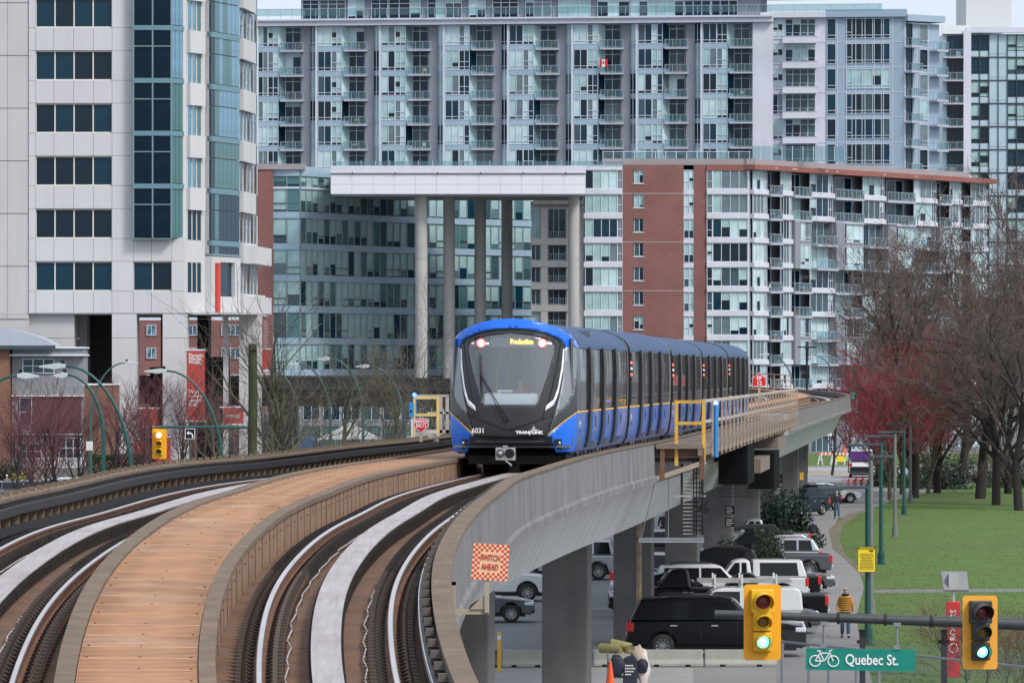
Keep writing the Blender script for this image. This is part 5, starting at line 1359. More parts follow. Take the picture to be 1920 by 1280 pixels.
    for s in (-1, 1):
        zl = belt * .84; m = MB()
        big = kind in ('pickup',)
        m.box(-h - .015, -h + (.22 if not big else .12), s * (W / 2 - .28) if s > 0 else -W / 2 - .012, W / 2 + .012 if s > 0 else -W / 2 + .28, zl - (.15 if not big else .2), zl + .14, tail); bevel(m.build('tail_light', t), .02)
        m = MB(); m.box(h - .34, h + .005, s * (W / 2 - .36) if s > 0 else -W / 2 - .01, W / 2 + .01 if s > 0 else -W / 2 + .36, belt * .70, belt * .84, headl); bevel(m.build('headlight', t), .03)
        m = MB(); m.box(cowl - .28, cowl - .10, s * (W / 2 + .02) if s > 0 else -W / 2 - .2, W / 2 + .2 if s > 0 else -W / 2 - .02, belt + .02, belt + .2, col); bevel(m.build('mirror', t), .03)
        m = MB()
        for xd in ((xs - .55), (mid - .45)) if kind != 'van' else ((xs - .65),): m.box(xd - .12, xd + .10, s * W / 2 - .01 if s > 0 else -W / 2 - .03, W / 2 + .03 if s > 0 else -W / 2 + .01, belt - .16, belt - .12, chrome)
        for xd in ((xs + .18), (q1 if kind in ('suv', 'sedan') else mid), (q2 if kind in ('suv', 'sedan') else xe)): m.box(xd - .006, xd + .006, s * (W / 2 + .001) if s > 0 else -W / 2 - .002, (W / 2 + .002) if s > 0 else -W / 2 - .001, .45, belt - .04, trim)
        m.build('door_handle', t, fix=False)
    m = MB(); m.box(h - .04, h + .03, -W / 2 + .35, W / 2 - .35, belt * .52, belt * .80, trim); m.box(h - .1, h + .04, -W / 2 + .1, W / 2 - .1, .34, .50, trim); bevel(m.build('grille', t), .02)
    m = MB(); m.box(-h - .06, -h + .05, -W / 2 + .05, W / 2 - .05, .40, .58, chrome if kind == 'pickup' else trim); m.box(-h - .03, -h + .01, -.26, .26, .66, .80, plate_m); bevel(m.build('rear_bumper', t), .02)
    if rack or kind == 'suv':
        m = MB()
        for s in (-1, 1): m.tube([(gt[2][0] - .1, s * (W / 2 - .28), H - .01), (gt[2][0] - .2, s * (W / 2 - .28), H + .05), (-h * .6, s * (W / 2 - .28), H + .05), (-h * .66, s * (W / 2 - .28), H - .01)], .02, trim if col is not PS else alum, 6)
        m.build('roof_rail', t)
    if ladder:
        m = MB()
        for s in (-.6, .6): m.box(-h + .4, h * .55, s - .05, s + .05, H + .16, H + .28, alum)
        for q in range(8): xx = -h + .5 + q * (h * 1.4) / 7; m.box(xx, xx + .05, -.6, .6, H + .20, H + .24, alum)
        for xx in (-h + .9, -h * .1, h * .3):
            for s in (-.7, .7): m.box(xx, xx + .06, s - .03, s + .03, H - .02, H + .45, white_p)
            m.box(xx, xx + .06, -.75, .75, H + .12, H + .17, white_p)
        m.build('roof_rack', t)
    if box:
        m = MB(); m.prism([(-1.0, .12), (-.9, .35), (.2, .38), (1.1, .2), (1.15, .12)], -.4, .4, trim); o = m.build('cargo_box', t, loc=(-.2, 0, H)); bevel(o, .06)
    return t
vehicle('suv', 'large black SUV with chrome door handles parked side-on nearest the barriers', 1343, 0, 172.5, False, PB, 5.75, 1.93, 2.05, radians(-2))
vehicle('van', 'white work van with silver ladder rack on its roof behind the black SUV', 1378, 0, 182, True, PW, 4.6, 1.84, 1.9, radians(1), ladder=True)
vehicle('suv', 'grey hatchback nose pointing to the footpath between white van and man in yellow jacket', 1421, 0, 187.5, False, PG, 4.3, 1.48, 1.8)
vehicle('pickup', 'black pickup truck with tailgate lettering and bright red tail lamp by the footpath', 1403, 0, 194, True, PB, 5.7, 1.85, 2.0)
vehicle('pickup', 'black pickup truck with open bed left of the white van', 1277, 0, 200, True, PB, 5.4, 1.8, 1.95)
vehicle('suv', 'white SUV with roof rails parked behind the ladder rack', 1332, 0, 207, False, PW, 4.7, 1.72, 1.9)
vehicle('pickup', 'white pickup truck with matching canopy over its bed', 1393, 0, 212, True, PW, 5.1, 1.74, 1.85, canopy=True)
vehicle('suv', 'black boxy SUV with small roof parked left of the dark evergreen shrub', 1331, 0, 224, True, PB, 4.4, 1.8, 1.85)
vehicle('sedan', 'dark green-grey car with its nose to the footpath beside the grey pickup', 1458, 0, 221, False, PG, 4.6, 1.45, 1.8)
vehicle('pickup', 'small dark red-lamped pickup truck behind the dark car nose', 1435, 0, 216, True, PB, 4.4, 1.55, 1.8)
vehicle('pickup', 'grey pickup truck with red tail lamp overhanging the footpath', 1453, 0, 238, True, PG, 5.0, 1.75, 1.9)
vehicle('suv', 'silver crossover with angled rear window next to grey pickup', 1450, 0, 244, True, PS, 4.4, 1.62, 1.85)
vehicle('suv', 'black estate car carrying a long roof box', 1410, 0, 252, True, PB, 4.8, 1.6, 1.85, box=True)
vehicle('pickup', 'silver pickup truck with large red lamp parked below the leafy shrub', 1419, 0, 268, True, PS, 5.3, 1.8, 1.95)
vehicle('sedan', 'white car roof showing between the piers and the shrub', 1398, 0, 290, True, PW, 4.6, 1.7, 1.85)
vehicle('suv', 'black SUV parked end-on at the far pier with its tailgate raised', 1528, 0, 352, True, PB, 4.4, 1.7, 1.85, radians(60))
vehicle('suv', 'dark blue SUV at the foot of the far pier', 1500, 0, 340, True, PN, 4.4, 1.75, 1.85, radians(55))
vehicle('sedan', 'low white car beyond the far parked SUV', 1552, 0, 372, False, PW, 4.4, 1.4, 1.8, radians(10))
vehicle('suv', 'silver SUV half hidden behind the light concrete pier', 1058, 0, 236, True, PS, 5.0, 1.78, 1.9)
vehicle('pickup', 'white pickup truck front poking out right of the switch ahead sign', 905, 0, 214, False, PW, 5.6, 1.85, 2.0)
vehicle('sedan', 'dark car front at the left of the lot behind the near pier', 883, 0, 196, False, PG, 4.6, 1.5, 1.85)
vehicle('suv', 'black SUV with glowing brake lamp seen between brown piers', 1252, 0, 250, False, PB, 4.6, 1.8, 1.9, radians(80), tail=M('brake_lit', (1, .12, .05), .3, emit=2.0))
vehicle('pickup', 'white pickup truck seen between the brown and grey piers', 1252, 0, 218, False, PW, 5.2, 1.8, 1.9, radians(50))
vehicle('sedan', 'black car with open lid behind the brown pier', 1275, 0, 204, False, PB, 4.5, 1.5, 1.85)
for i, (px, d, c, lab) in enumerate(((22, 372, PG, 'leftmost dark parked car under the people by the fence'), (62, 376, PS, 'silver parked car second from the left edge'), (98, 380, PS, 'grey car with open glinting door beside the silver one'), (130, 384, PW, 'pale blue car at the end of the left parked row'), (205, 396, PW, 'white car roof just showing above the guideway parapet'))):
    vehicle('sedan', lab, px, 0, d, False, c, 4.5, 1.55, 1.8, radians(-75), group='cars parked at the left behind the guideway')
vehicle('van', 'white car seen through bare branches under the far guideway', 720, 0, 425, False, PW, 5.2, 1.9, 2.0, radians(15), group='vehicles beyond the bare trees')
vehicle('sedan', 'dark blue car seen through bare branches beside the white one', 668, 0, 432, False, PN, 4.6, 1.6, 1.9, radians(10), group='vehicles beyond the bare trees')
vehicle('sedan', 'white car bonnet left of the curved lamp post', 598, 0, 440, False, PW, 4.6, 1.6, 1.9, radians(-60), group='vehicles beyond the bare trees')
# shuttle van at far right street
t = vehicle('van', 'purple and white shuttle van stopped on the far road', 1616, 0, 462, False, PW, 5.5, 2.4, 2.2, radians(86), group='vehicles on the far road')
m = MB(); m.box(-2.78, -2.74, -1.0, 1.0, 1.5, 2.3, M('purple_panel', (.10, .03, .20), .5)); m.box(-2.8, -2.74, -1.0, 1.0, .45, .95, black_p); m.build('rear_panel', t)
# ---------------------------------------------------------------- street furniture on the right
def lamp_right(px, d, ztop, lab, arm=1.7, grey=False):
    t = thing('street_lamp', lab, 'street lamp', ((px - 960) * d / F, d, 0), 0, 'tall path lamps along the lawn')
    c = green_p if not grey else M('grey_pole', (.16, .17, .155), .6, var=.2, scale=5)
    m = MB(); m.tube([(0, 0, 0), (0, 0, ztop * .5), (0, 0, ztop)], [.11, .095, .085], c, 12); m.build('pole', t, autos=40)
    m = MB(); m.tube([(0, 0, 0), (0, 0, .55)], .17, c, 12); m.box(-.2, .2, -.2, .2, 0, .06, c); m.build('pole_base', t, autos=40)
    m = MB(); m.box(-arm, 0, -.10, .10, ztop - .16, ztop - .06, M('lamp_head_dark', (.04, .06, .08), .5)); m.box(-arm, -arm + .9, -.16, .16, ztop - .2, ztop - .10, M('lamp_head_dark', (.04, .06, .08))); bevel(m.build('lamp_head', t), .02)
    return t
lamp_right(1627, 179, 5.4, 'green lamp post carrying the yellow information sign'); lamp_right(1633, 202, 6.1, 'grey-green lamp post just behind the yellow sign post', 0.05, True)
lamp_right(1652, 254, 5.8, 'third lamp post from the footpath end at the lawn edge'); lamp_right(1678, 295, 5.7, 'fourth lamp post along the lawn', 1.7, True); lamp_right(1695, 341, 5.4, 'lamp post further along the lawn near the trees', 1.7, False); lamp_right(1707, 372, 5.6, 'farthest lamp post along the lawn', 1.8, True)
info = thing('information_sign', 'yellow information sign on the green lamp post', 'sign', PX(1625, 1072, 178.75))
m = MB(); m.box(-.30, .30, 0, .02, 0, .86, yellow_s); m.build('sign_plate', info)
for q in ((-.3, .3, .845, .86), (-.3, .3, 0, .012), (-.3, -.288, 0, .86), (.288, .3, 0, .86)): boxpart(info, 'border', q[0], q[1], -.004, 0, q[2], q[3], black_p)
boxpart(info, 'header', -.28, .28, -.006, 0, .77, .835, black_p)
text('INFORMATION', .085, yellow_s, info, (0, -.01, .80), bold=.002, sx=.85); m = MB(); m.box(.08, .22, -.01, 0, .70, .74, black_p); m.box(.16, .19, -.01, 0, .66, .70, black_p); m.build('camera_symbol', info)
for q in range(11): w = random.uniform(.34, .48); boxpart(info, 'print_line', -w / 2, w / 2, -.006, 0, .10 + q * .05, .122 + q * .05, M('print_olive', (.25, .18, .02)))
# rogers style pillar with solar panel
rp = thing('advertising_pillar', 'red pillar reading ROGERS topped by a grey solar panel', 'pillar', G(1787, 1268), 0)
dR = rp.location.y; kR = dR / F
m = MB(); m.box(-13 * kR, 13 * kR, -.1, .1, .0, CAMZ - (1127 - HZ) * kR, M('pillar_red', (.60, .02, .02), .45, var=.05)); bevel(m.build('pillar', rp), .02)
text('ROGERS', .25, whit, rp, (.0, -.11, CAMZ - (1171 - HZ) * kR), rot=(pi / 2, -pi / 2, 0), align='CENTER', sx=1.0, bold=.004)
m = MB(); c_ = CAMZ - (1214 - HZ) * kR; m.tube([(.13 * cos(a), -.112, c_ + .13 * sin(a)) for a in [2 * pi * i / 20 for i in range(21)]], .02, whit, 5); m.build('round_logo', rp, fix=False)
zz = CAMZ - (1102 - HZ) * kR; m = MB(); m.tube([(.0, 0, CAMZ - (1127 - HZ) * kR), (0, 0, zz)], .06, alum, 10); m.box(-.14, .16, -.16, .16, zz, zz + .42, alum); m.build('mast', rp)
m = MB(); m.add([(-.30, -.2, zz - .05), (.46, -.2, zz - .05), (.44, .25, zz + .5), (-.34, .25, zz + .5), (-.30, -.17, zz - .09), (.46, -.17, zz - .09), (.44, .28, zz + .46), (-.34, .28, zz + .46)], [(0, 1, 2, 3), (4, 7, 6, 5), (0, 4, 5, 1), (1, 5, 6, 2), (2, 6, 7, 3), (3, 7, 4, 0)], M('solar_back', (.20, .205, .215), .5)); m.build('solar_panel', rp)
# chain-link fence
fg = thing('chain_link_fence', 'grey chain-link fence with pipe rail behind the street name sign', 'fence', (0, 0, 0))
a0 = PX(1455, 1188, 146); a1 = PX(1960, 1238, 132); a0.z = a1.z = 0; LF = (a1 - a0).length; fg.location = a0; fg.rotation_euler[2] = atan2(a1.y - a0.y, a1.x - a0.x)
galv = M('galvanised', (.26, .28, .31), .5, .5, var=.1); HT = 2.15; HR = 1.82
m = MB(); s = -HT
while s < LF:
    for dx in (1, -1):
        x0, x1, z0, z1 = s, s + HT, (0, HT)[dx < 0], (HT, 0)[dx < 0]
        if x0 < 0: z0 += (0 - x0) * (1 if dx > 0 else -1); x0 = 0
        if x1 > LF: z1 -= (x1 - LF) * (1 if dx > 0 else -1); x1 = LF
        m.add([(x0, 0, z0 - .004), (x1, 0, z1 - .004), (x1, 0, z1 + .006), (x0, 0, z0 + .006)], [(0, 1, 2, 3)], galv)
    s += .085
o = m.build('wire_mesh', fg, fix=False)
m = MB(); m.tube([(0, 0, HR), (LF, 0, HR)], .035, galv, 8); m.build('top_rail', fg)
for q in (.3, 1.95, 3.15, 4.8, 6.1): m = MB(); m.tube([(q, .04, 0), (q, .04, HR)], .045, galv, 8); m.build('fence_post', fg)
for px, d in ((1617, 150), (1770, 150)):
    t = thing('gate_post', 'square black metal post left of the lamp post' if px == 1617 else 'square black metal post left of the red pillar', 'post', ((px - 960) * d / F, d, 0)); zt2 = CAMZ - (1182 - HZ) * d / F
    m = MB(); m.box(-.08, .08, -.08, .08, 0, zt2, black_p); bevel(m.build('post', t), .01); m = MB(); m.box(-.10, .10, -.10, .10, zt2, zt2 + .05, black_p); m.box(-.16, .16, -.03, .03, zt2 - .35, zt2 - .25, black_p); m.build('post_cap', t)
# ---------------------------------------------------------------- traffic signals
lens_off_r = M('lens_dark_red', (.16, .012, .012), .25, var=.1); lens_off_y = M('lens_dark_amber', (.16, .10, .01), .25); lens_off_g = M('lens_dark_green', (.01, .07, .05), .3)
lens_g = M('lens_green_lit', (.12, .95, .78), .3, var=0, emit=2.2); lens_g2 = M('lens_green_core', (.80, 1.0, .96), .3, var=0, emit=2.5); lens_r = M('lens_red_lit', (1.0, .16, .12), .3, var=0, emit=5); lens_r2 = M('lens_red_core', (1.0, .80, .75), .3, var=0, emit=4)
ybk = M('signal_yellow', (.80, .36, .005), .45, var=.04, scale=3); ydk = M('signal_yellow_visor', (.74, .43, .01), .4, var=.05); blk = M('signal_black', (.03, .035, .035), .5, var=.1)
def signal(label, px0, px1, py0, py1, d, house, lit, board=ybk, yaw=0.0):
    k = d / F; w, h = (px1 - px0) * k, (py1 - py0) * k; c = PX((px0 + px1) / 2, (py0 + py1) / 2, d); t = thing('traffic_signal', label, 'traffic light', c, yaw, 'traffic signals')
    r = w * .09; pts = []
    for sx, sz, a in ((1, 1, 0), (-1, 1, pi / 2), (-1, -1, pi), (1, -1, 3 * pi / 2)):
        pts += [(sx * (w / 2 - r) + r * cos(a + q * pi / 8), sz * (h / 2 - r) + r * sin(a + q * pi / 8)) for q in range(5)]
    m = MB(); m.prism(pts, 0, .02, board); m.build('backboard', t)
    for i in range(3):
        cz = h * (.30 - .265 * i) - (0 if i == 0 else -.0) - .02 * h; sc = 1.25 if i == 0 else 1.0; lr = w * .17 * sc
        hh = w * .25 * sc
        cx = -w * .02
        m = MB(); m.box(cx - hh, cx + hh, -.16, .0, cz - hh * 1.02, cz + hh * 1.02, house); bevel(m.build('signal_head', t), .02)
        m = MB(); m.tube([(cx, -.19, cz), (cx, -.155, cz)], lr + .02, house, 24); m.build('lens_ring', t, autos=40)
        lm = {0: (lens_off_r, lens_r), 1: (lens_off_y, lens_off_y), 2: (lens_off_g, lens_g)}[i][1 if lit == i else 0]
        m = MB(); m.ball((cx, -.185, cz), lr * .96, lm, 20, 8, (1, .25, 1))
        if lit == i: m.ball((cx - lr * .1, -.21, cz), lr * (.50 if i == 2 else .30), lens_g2 if i == 2 else lens_r2, 16, 6, (1, .25, 1))
        m.build('lens', t, smooth=True)
        vs = []; n = 18; vd = .27 * sc
        for j in range(n + 1):
            a = radians(-35) + radians(250) * j / n; dep = vd * (.35 + .65 * max(0, sin((j / n) * pi)))
            R1 = lr + .018
            vs += [(cx + R1 * cos(a), -.18, cz + R1 * sin(a)), (cx + R1 * cos(a) * 1.0, -.18 - dep, cz + R1 * sin(a) - .02)]
        m = MB(); m.add(vs, [(2 * j, 2 * j + 1, 2 * j + 3, 2 * j + 2) for j in range(n)], ydk if house is not blk else blk); o = m.build('visor', t, fix=False); so_ = o.modifiers.new('s', 'SOLIDIFY'); so_.thickness = .012
    m = MB(); m.box(-.05, .05, .02, .12, h * .05, h * .16, blk); m.build('bracket', t)
    return t
signal('big yellow traffic signal showing green in front of the black SUV', 1394.5, 1464.5, 1095, 1237, 86, ydk, 2, yaw=radians(4))
signal('orange-backed traffic signal with black heads showing green at lower right', 1804.5, 1871, 1116, 1254, 86, blk, 2, M('signal_orange', (.80, .36, .03), .5, var=.03), radians(8))
signal('traffic signal showing red on the street at the left', 285.5, 312.5, 803, 860, 219, ydk, 0)
ma = thing('signal_mast', 'dark grey horizontal signal mast arm crossing the lower right', 'mast arm', PX(2080, 695 + 9.2 * F / 88, 88)); mo = ma.location
P0 = PX(1340, 1150, 88) - mo; P1 = PX(2080, 1175, 88) - mo; dm = M('mast_grey', (.055, .062, .066), .45, .2, var=.15, scale=4)
m = MB(); m.tube([P0, P0.lerp(P1, .5), P1], [.062, .085, .12], dm, 16); m.tube([P1 * .0 + Vector((0, 0, 0)), P1 + Vector((0, 0, .3))], .17, dm, 16); m.build('mast_arm', ma, autos=40)
m = MB()
for px in (1572, 1660, 1430, 1838, 1746):
    q = PX(px, 1150 + (px - 1340) * .034, 88) - mo; m.tube([(q.x - .02, q.y, q.z), (q.x + .02, q.y, q.z)], .105, darkm, 14)
m.build('clamp', ma)
qs = thing('street_name_sign', 'green street name sign with bicycle symbol reading Quebec St.', 'street sign', PX(1613.5, 1236, 87.9), 0)
qs.rotation_euler[1] = radians(.9)
sg_ = M('sign_green', (.0, .21, .165), .45, var=.02); wsn = M('sign_white', (.80, .82, .82), .45, var=0)
W2 = 102.5 * .00879; H2 = 20.3 * .00879
m = MB(); m.box(-W2, W2, 0, .02, -H2, H2, sg_); m.box(-W2 + .0, W2, -.002, 0, -H2, H2, M('sign_green_film', (.0, .215, .165), .4)); m.build('sign_plate', qs)
text('Quebec St.', .245, wsn, qs, (.185, -.012, -.005), bold=.004, sx=.80, depth=.003)
m = MB(); bx, bz, R3 = -.60, -.03, .088
for c in (-.15, .15): m.tube([(bx + c + R3 * cos(a), -.012, bz + R3 * sin(a)) for a in [2 * pi * i / 20 for i in range(21)]], .011, wsn, 5, False)
for a, b in (((-.15, 0), (-.07, .13)), ((-.07, .13), (.09, .13)), ((-.06, .12), (0, 0)), ((0, 0), (.09, .13)), ((-.15, 0), (0, 0)), ((.15, 0), (.08, .17)), ((.08, .17), (.13, .18)), ((-.07, .13), (-.085, .165)), ((-.12, .165), (-.05, .165))): m.bar((bx + a[0], -.012, bz + a[1]), (bx + b[0], -.012, bz + b[1]), .018, .012, wsn, up=(0, 1, 0))
m.build('bicycle_symbol', qs, fix=False)
m = MB()
for px in (1544, 1681):
    q = (px - 1613.5) * .00879; m.box(q - .05, q + .05, -.02, .04, H2 - .0, H2 + .07, galv); m.tube([(q, .01, H2 + .05), (q, .01, H2 + .44)], .022, galv, 8); m.box(q - .06, q + .06, -.03, .05, H2 + .38, H2 + .44, galv)
m.build('hanger', qs)
# ---------------------------------------------------------------- signs and fittings on the guideway
gal2 = M('sign_post_beige', (.36, .30, .23), .8, var=.1)
# SWITCH AHEAD
d = 62.0; sa = thing('warning_sign', 'orange and red chequered sign reading SWITCH AHEAD hung off the near parapet', 'sign', PX(913, 1145, d))
k = d / F; pb = M('sign_peach', (.80, .50, .30), .5, var=.04); pr_ = M('sign_red', (.55, .05, .03), .5, var=.05)
m = MB(); w, h = 34 * k, 34 * k; cz = (1145 - 1053) * k; r = .02
m.prism([(-w, cz - h + r), (-w + r, cz - h), (w - r, cz - h), (w, cz - h + r), (w, cz + h - r), (w - r, cz + h), (-w + r, cz + h), (-w, cz + h - r)], 0, .006, pb)
pl = m.build('sign_plate', sa); 
m = MB(); n = 14; c_ = 2 * w / n
for i in range(n):
    for j in range(n):
        if (i + j) % 2 == 0 and (i < 3 or i > 10 or j < 3 or j > 10) and not (2 < i < 11 and 2 < j < 11): m.box(-w + i * c_ + .001, -w + (i + 1) * c_ - .001, -.003, 0, cz - h + j * c_ + .001, cz - h + (j + 1) * c_ - .001, pr_)
m.build('chequer', sa, fix=False)
text('SWITCH', .098, pr_, sa, (0, -.006, cz + .048), sx=.62, bold=.0015); text('AHEAD', .098, pr_, sa, (0, -.006, cz - .058), sx=.62, bold=.0015)
for o in sa.children: o.location.x += o.location.z * sin(radians(4)); o.rotation_euler[1] = radians(4)
m = MB(); m.box(-.028, .028, .01, .05, -.02, cz - h + .1, gal2); m.box(-.40, .028, .05, .10, -.04, .02, gal2); m.box(-.42, -.36, .0, .10, -.03, .34, gal2); m.box(-.62, -.36, .0, .08, .30, .34, gal2)
m.add([(-.2, .03, .02), (.0, .03, .02), (.0, .03, .22), (-.2, .07, .02), (.0, .07, .02), (.0, .07, .22)], [(0, 1, 2), (3, 5, 4), (0, 2, 5, 3)], gal2); m.build('bracket', sa)
def flat_sign(name, label, px, py, d, poly, mat, lines, post=None, kpx=None, border=None, tcol=whit, rim_=.82):
    t = thing(name, label, 'sign', PX(px, py, d)); k = d / F
    m = MB(); m.prism([(x * k, z * k) for x, z in poly], 0, .015, border or mat); m.build('sign_border', t)
    m = MB(); cz = sum(z for _, z in poly) / len(poly); m.prism([(x * k * rim_, (cz + (z - cz) * rim_) * k) for x, z in poly], -.006, -.001, mat); m.build('sign_face', t)
    for s, x, z, sz in lines: text(s, sz * k, tcol, t, (x * k, -.012, z * k), bold=.004, sx=.9, depth=.002)
    if post: m = MB(); m.box(-.04, .04, .02, .07, post * k, 0, gal2); m.build('post', t)
    return t
s_r = M('sign_bright_red', (.62, .015, .015), .4, var=.04)
flat_sign('track_sign', 'red downward arrow sign reading SWITCH DC11 by the yellow frame', 789.5, 798, 139, [(-14, 14), (14, 14), (14, -1), (0, -14), (-14, -1)], s_r, [('SWITCH', 0, 7.5, 8.2), ('DC11', 0, .2, 8.8)], post=-30, border=white_p, rim_=.9)
flat_sign('track_sign', 'red house shaped sign reading FP 12 above the platform railing', 1423.5, 712, 170, [(-13, -12), (13, -12), (13, 3), (0, 14), (-13, 3)], s_r, [('FP', 0, 3, 11), ('12', 0, -6.5, 11)], post=-45, border=white_p, rim_=.93)
m = flat_sign('track_sign', 'small green plate hung on the far parapet where the line bends', 1599, 741, 386, [(-8, -7), (8, -7), (8, 7), (-8, 7)], M('sign_green2', (.0, .16, .12), .5), [('STOP', 0, 3.5, 4), ('AL', 0, -1, 4), ('ARM', 0, -5, 3.5)], border=M('sign_green2', (.0, .16, .12)))
gs = m; m = MB(); m.tube([(-.5, .1, -.2), (-1.0, .1, -.3), (-1.0, .1, -1.0), (.3, .1, -1.0), (.3, .1, -.2)], .07, gal2, 6); m.build('hook_pipe', gs)
# ---- emergency platform along the right parapet
ep = thing('emergency_platform', 'weathered railed maintenance platform with yellow end frame hung on the right parapet', 'platform', (0, 0, 0))
P_ = at(s_of_d(134.5), 2.0, .2); ep.location = P_
def AT(s, o, z): return at(s, o, z) - P_
sA, sB = s_of_d(134.5), s_of_d(206)
yfr = M('frame_yellow', (.62, .36, .05), .6, var=.2, scale=5)
def espan(mb, prof, s0, s1, mat):
    ss = srange(s0, s1); n = len(prof); vs = []; fs = []
    for s in ss: vs += [AT(s, o, z) for o, z in prof]
    for i in range(len(ss) - 1):
        for k in range(n): k2 = (k + 1) % n; fs.append((i * n + k, (i + 1) * n + k, (i + 1) * n + k2, i * n + k2))
    fs += [tuple(range(n)), tuple((len(ss) - 1) * n + k for k in range(n))[::-1]]; mb.add(vs, fs, mat)
pc = M('platform_concrete', (.21, .16, .125), .85, var=.2, scale=2, bump=.2)
m = MB(); espan(m, rect(1.45, 2.62, .18, .30), sA, sB, pc); m.build('deck', ep)
m = MB(); espan(m, rect(1.5, 2.5, -.02, .17), sA + .2, sB, rust); espan(m, rect(2.50, 2.62, .0, .17), sA, sB, pc); m.build('edge_beam', ep)
tanp = M('rail_picket', (.36, .27, .21), .8, var=.3, scale=6)
for zz in (.85, 1.38):
    m = MB(); espan(m, rect(2.52, 2.62, zz - .035, zz + .035), sA + 1.0, sB, M('handrail_grey', (.44, .40, .36), .7, var=.2)); m.build('handrail', ep)
pk = MB(); pk.box(-.022, .022, -.05, .05, -.15, 1.3, tanp); pk = pk.mesh('picket'); s = sA + 4.2
while s < sB:
    q = AT(s, 2.66, .08); inst(pk, 'picket', ep, q, -heading(s)); s += 2.5
for zz in (.16, .70, 1.24):
    m = MB()
    a, b = AT(sA + .2, 1.95, zz + .12), AT(sA + .2, 2.64, zz + .12)
    if zz > .2: m.bar(a, b, .08, .08, yfr)
    if m.v: m.build('yellow_rail', ep)
for s, o in ((sA + .2, 1.95), (sA + .2, 2.64)):
    m = MB(); m.bar(AT(s, o, -.25), AT(s, o, 1.40), .09, .09, yfr); m.build('yellow_post', ep)
m = MB(); 
for o in (1.6, 2.6): m.bar(AT(sA + .1, o, -.6), AT(sA + .1, o, .2), .12, .12, rust)
m.bar(AT(sA + .1, .9, -.75), AT(sA + .1, 2.7, -.15), .10, .12, gal2); m.bar(AT(sA + .3, 1.3, -.1), AT(sA + .3, 2.7, -.1), .10, .10, darkm); m.build('support_frame', ep)
m = MB(); q = sA + 18
while q < sB: m.bar(AT(q, 1.3, -.5), AT(q, 2.6, .0), .15, .18, pc); m.bar(AT(q, 1.2, -.35), AT(q, 1.2, .1), .2, .2, darkm); q += 6
m.build('support_arm', ep)
cg = M('cage_black', (.008, .009, .010), .9, spec=.1)
# cabinet boxes and cable cage below the platform
for (qa, qb, z0, z1, mt) in ((30, 35, -1.35, -.1, cg), (52, 57, -2.0, -.7, cg), (40, 48, -1.2, -.75, pc), (56, 64, -.65, -.25, pc), (62, 66, -.3, .5, alum)):
    m = MB(); espan(m, rect(1.6, 2.5, z0, z1), sA + qa, sA + qb, mt)
    o_ = m.build('equipment_box', ep)
m = MB()
for q in range(20):
    zz = -1.7 + q * .08; m.bar(AT(sA + 29.9, 1.55, zz), AT(sA + 29.9, 2.55, zz), .02, .02, black_p); m.bar(AT(sA + 51.8, 1.5, -.6 + zz), AT(sA + 51.8, 2.6, -.6 + zz), .02, .02, black_p)
m.build('cable_grille', ep, fix=False)['kind'] = 'stuff'
# caged access stair hanging under the yellow frame
st_ = thing('access_ladder', 'dark caged access ladder hanging below the yellow platform frame', 'ladder', AT(sA + 1.0, 2.3, -.3) + P_)
m = MB()
for xx in (-.26, .26): m.box(xx - .03, xx + .03, -.03, .03, -1.72, .1, darkm)
m.build('stringer', st_); m = MB()
for q in range(19): m.box(-.25, .05, -.02, .02, -1.7 + q * .095, -1.68 + q * .095, alum)
m.build('rung', st_, fix=False)
m = MB()
for q in range(14): zz = -1.6 + q * .12; m.tube([(.05, 0, zz), (.16, -.15, zz), (.28, 0, zz), (.3, .2, zz), (.2, .35, zz), (.05, .3, zz)], .012, black_p, 4)
for xx in (.02, .10, .18, .26): m.box(xx, xx + .03, -.1, -.08, -1.7, .1, black_p)
m.build('cage', st_, fix=False)
m = MB(); m.box(-1.35, .30, -.2, .35, -1.90, -1.82, M('platform_steel', (.30, .33, .36), .6)); m.box(-1.35, .3, -.22, -.2, -1.84, -1.78, galv); m.bar((-1.3, 0, -1.85), (-.9, 0, -.2), .02, .02, galv); m.bar((-.6, 0, -1.85), (-.6, 0, 0), .02, .02, galv); m.box(-.5, .35, -.05, .0, -.75, -.71, alum); m.build('landing', st_)
fl2 = thing('floodlight', 'small black floodlight on the girder beside the ladder', 'floodlight', AT(sA + 3.5, 2.45, -1.45) + P_)
m = MB(); m.box(-.14, .12, -.1, .05, -.06, .10, black_p); m.box(-.02, .02, 0, .1, .1, .3, black_p); o_ = m.build('lamp_body', fl2); o_.rotation_euler[1] = radians(25)
bp = thing('blue_light_pole', 'bright blue pole with glowing blue lamp on the platform edge', 'light pole', AT(sA + 4.6, 2.72, -.10) + P_)
bm_ = M('pole_bright_blue', (.02, .23, .55), .4, var=.06); bl_ = M('lamp_blue', (.04, .10, 1.0), .3, var=0, emit=5); bl2 = M('lamp_blue_core', (.6, .75, 1.0), .3, var=0, emit=4)
m = MB(); m.tube([(0, 0, 0), (0, 0, 1.36)], .066, bm_, 14); m.build('pole', bp, autos=40); m = MB(); m.ball((0, 0, 1.40), .075, bl_, 12, 8); m.ball((0, -.05, 1.41), .04, bl2, 8, 6); m.build('lamp', bp, smooth=True)
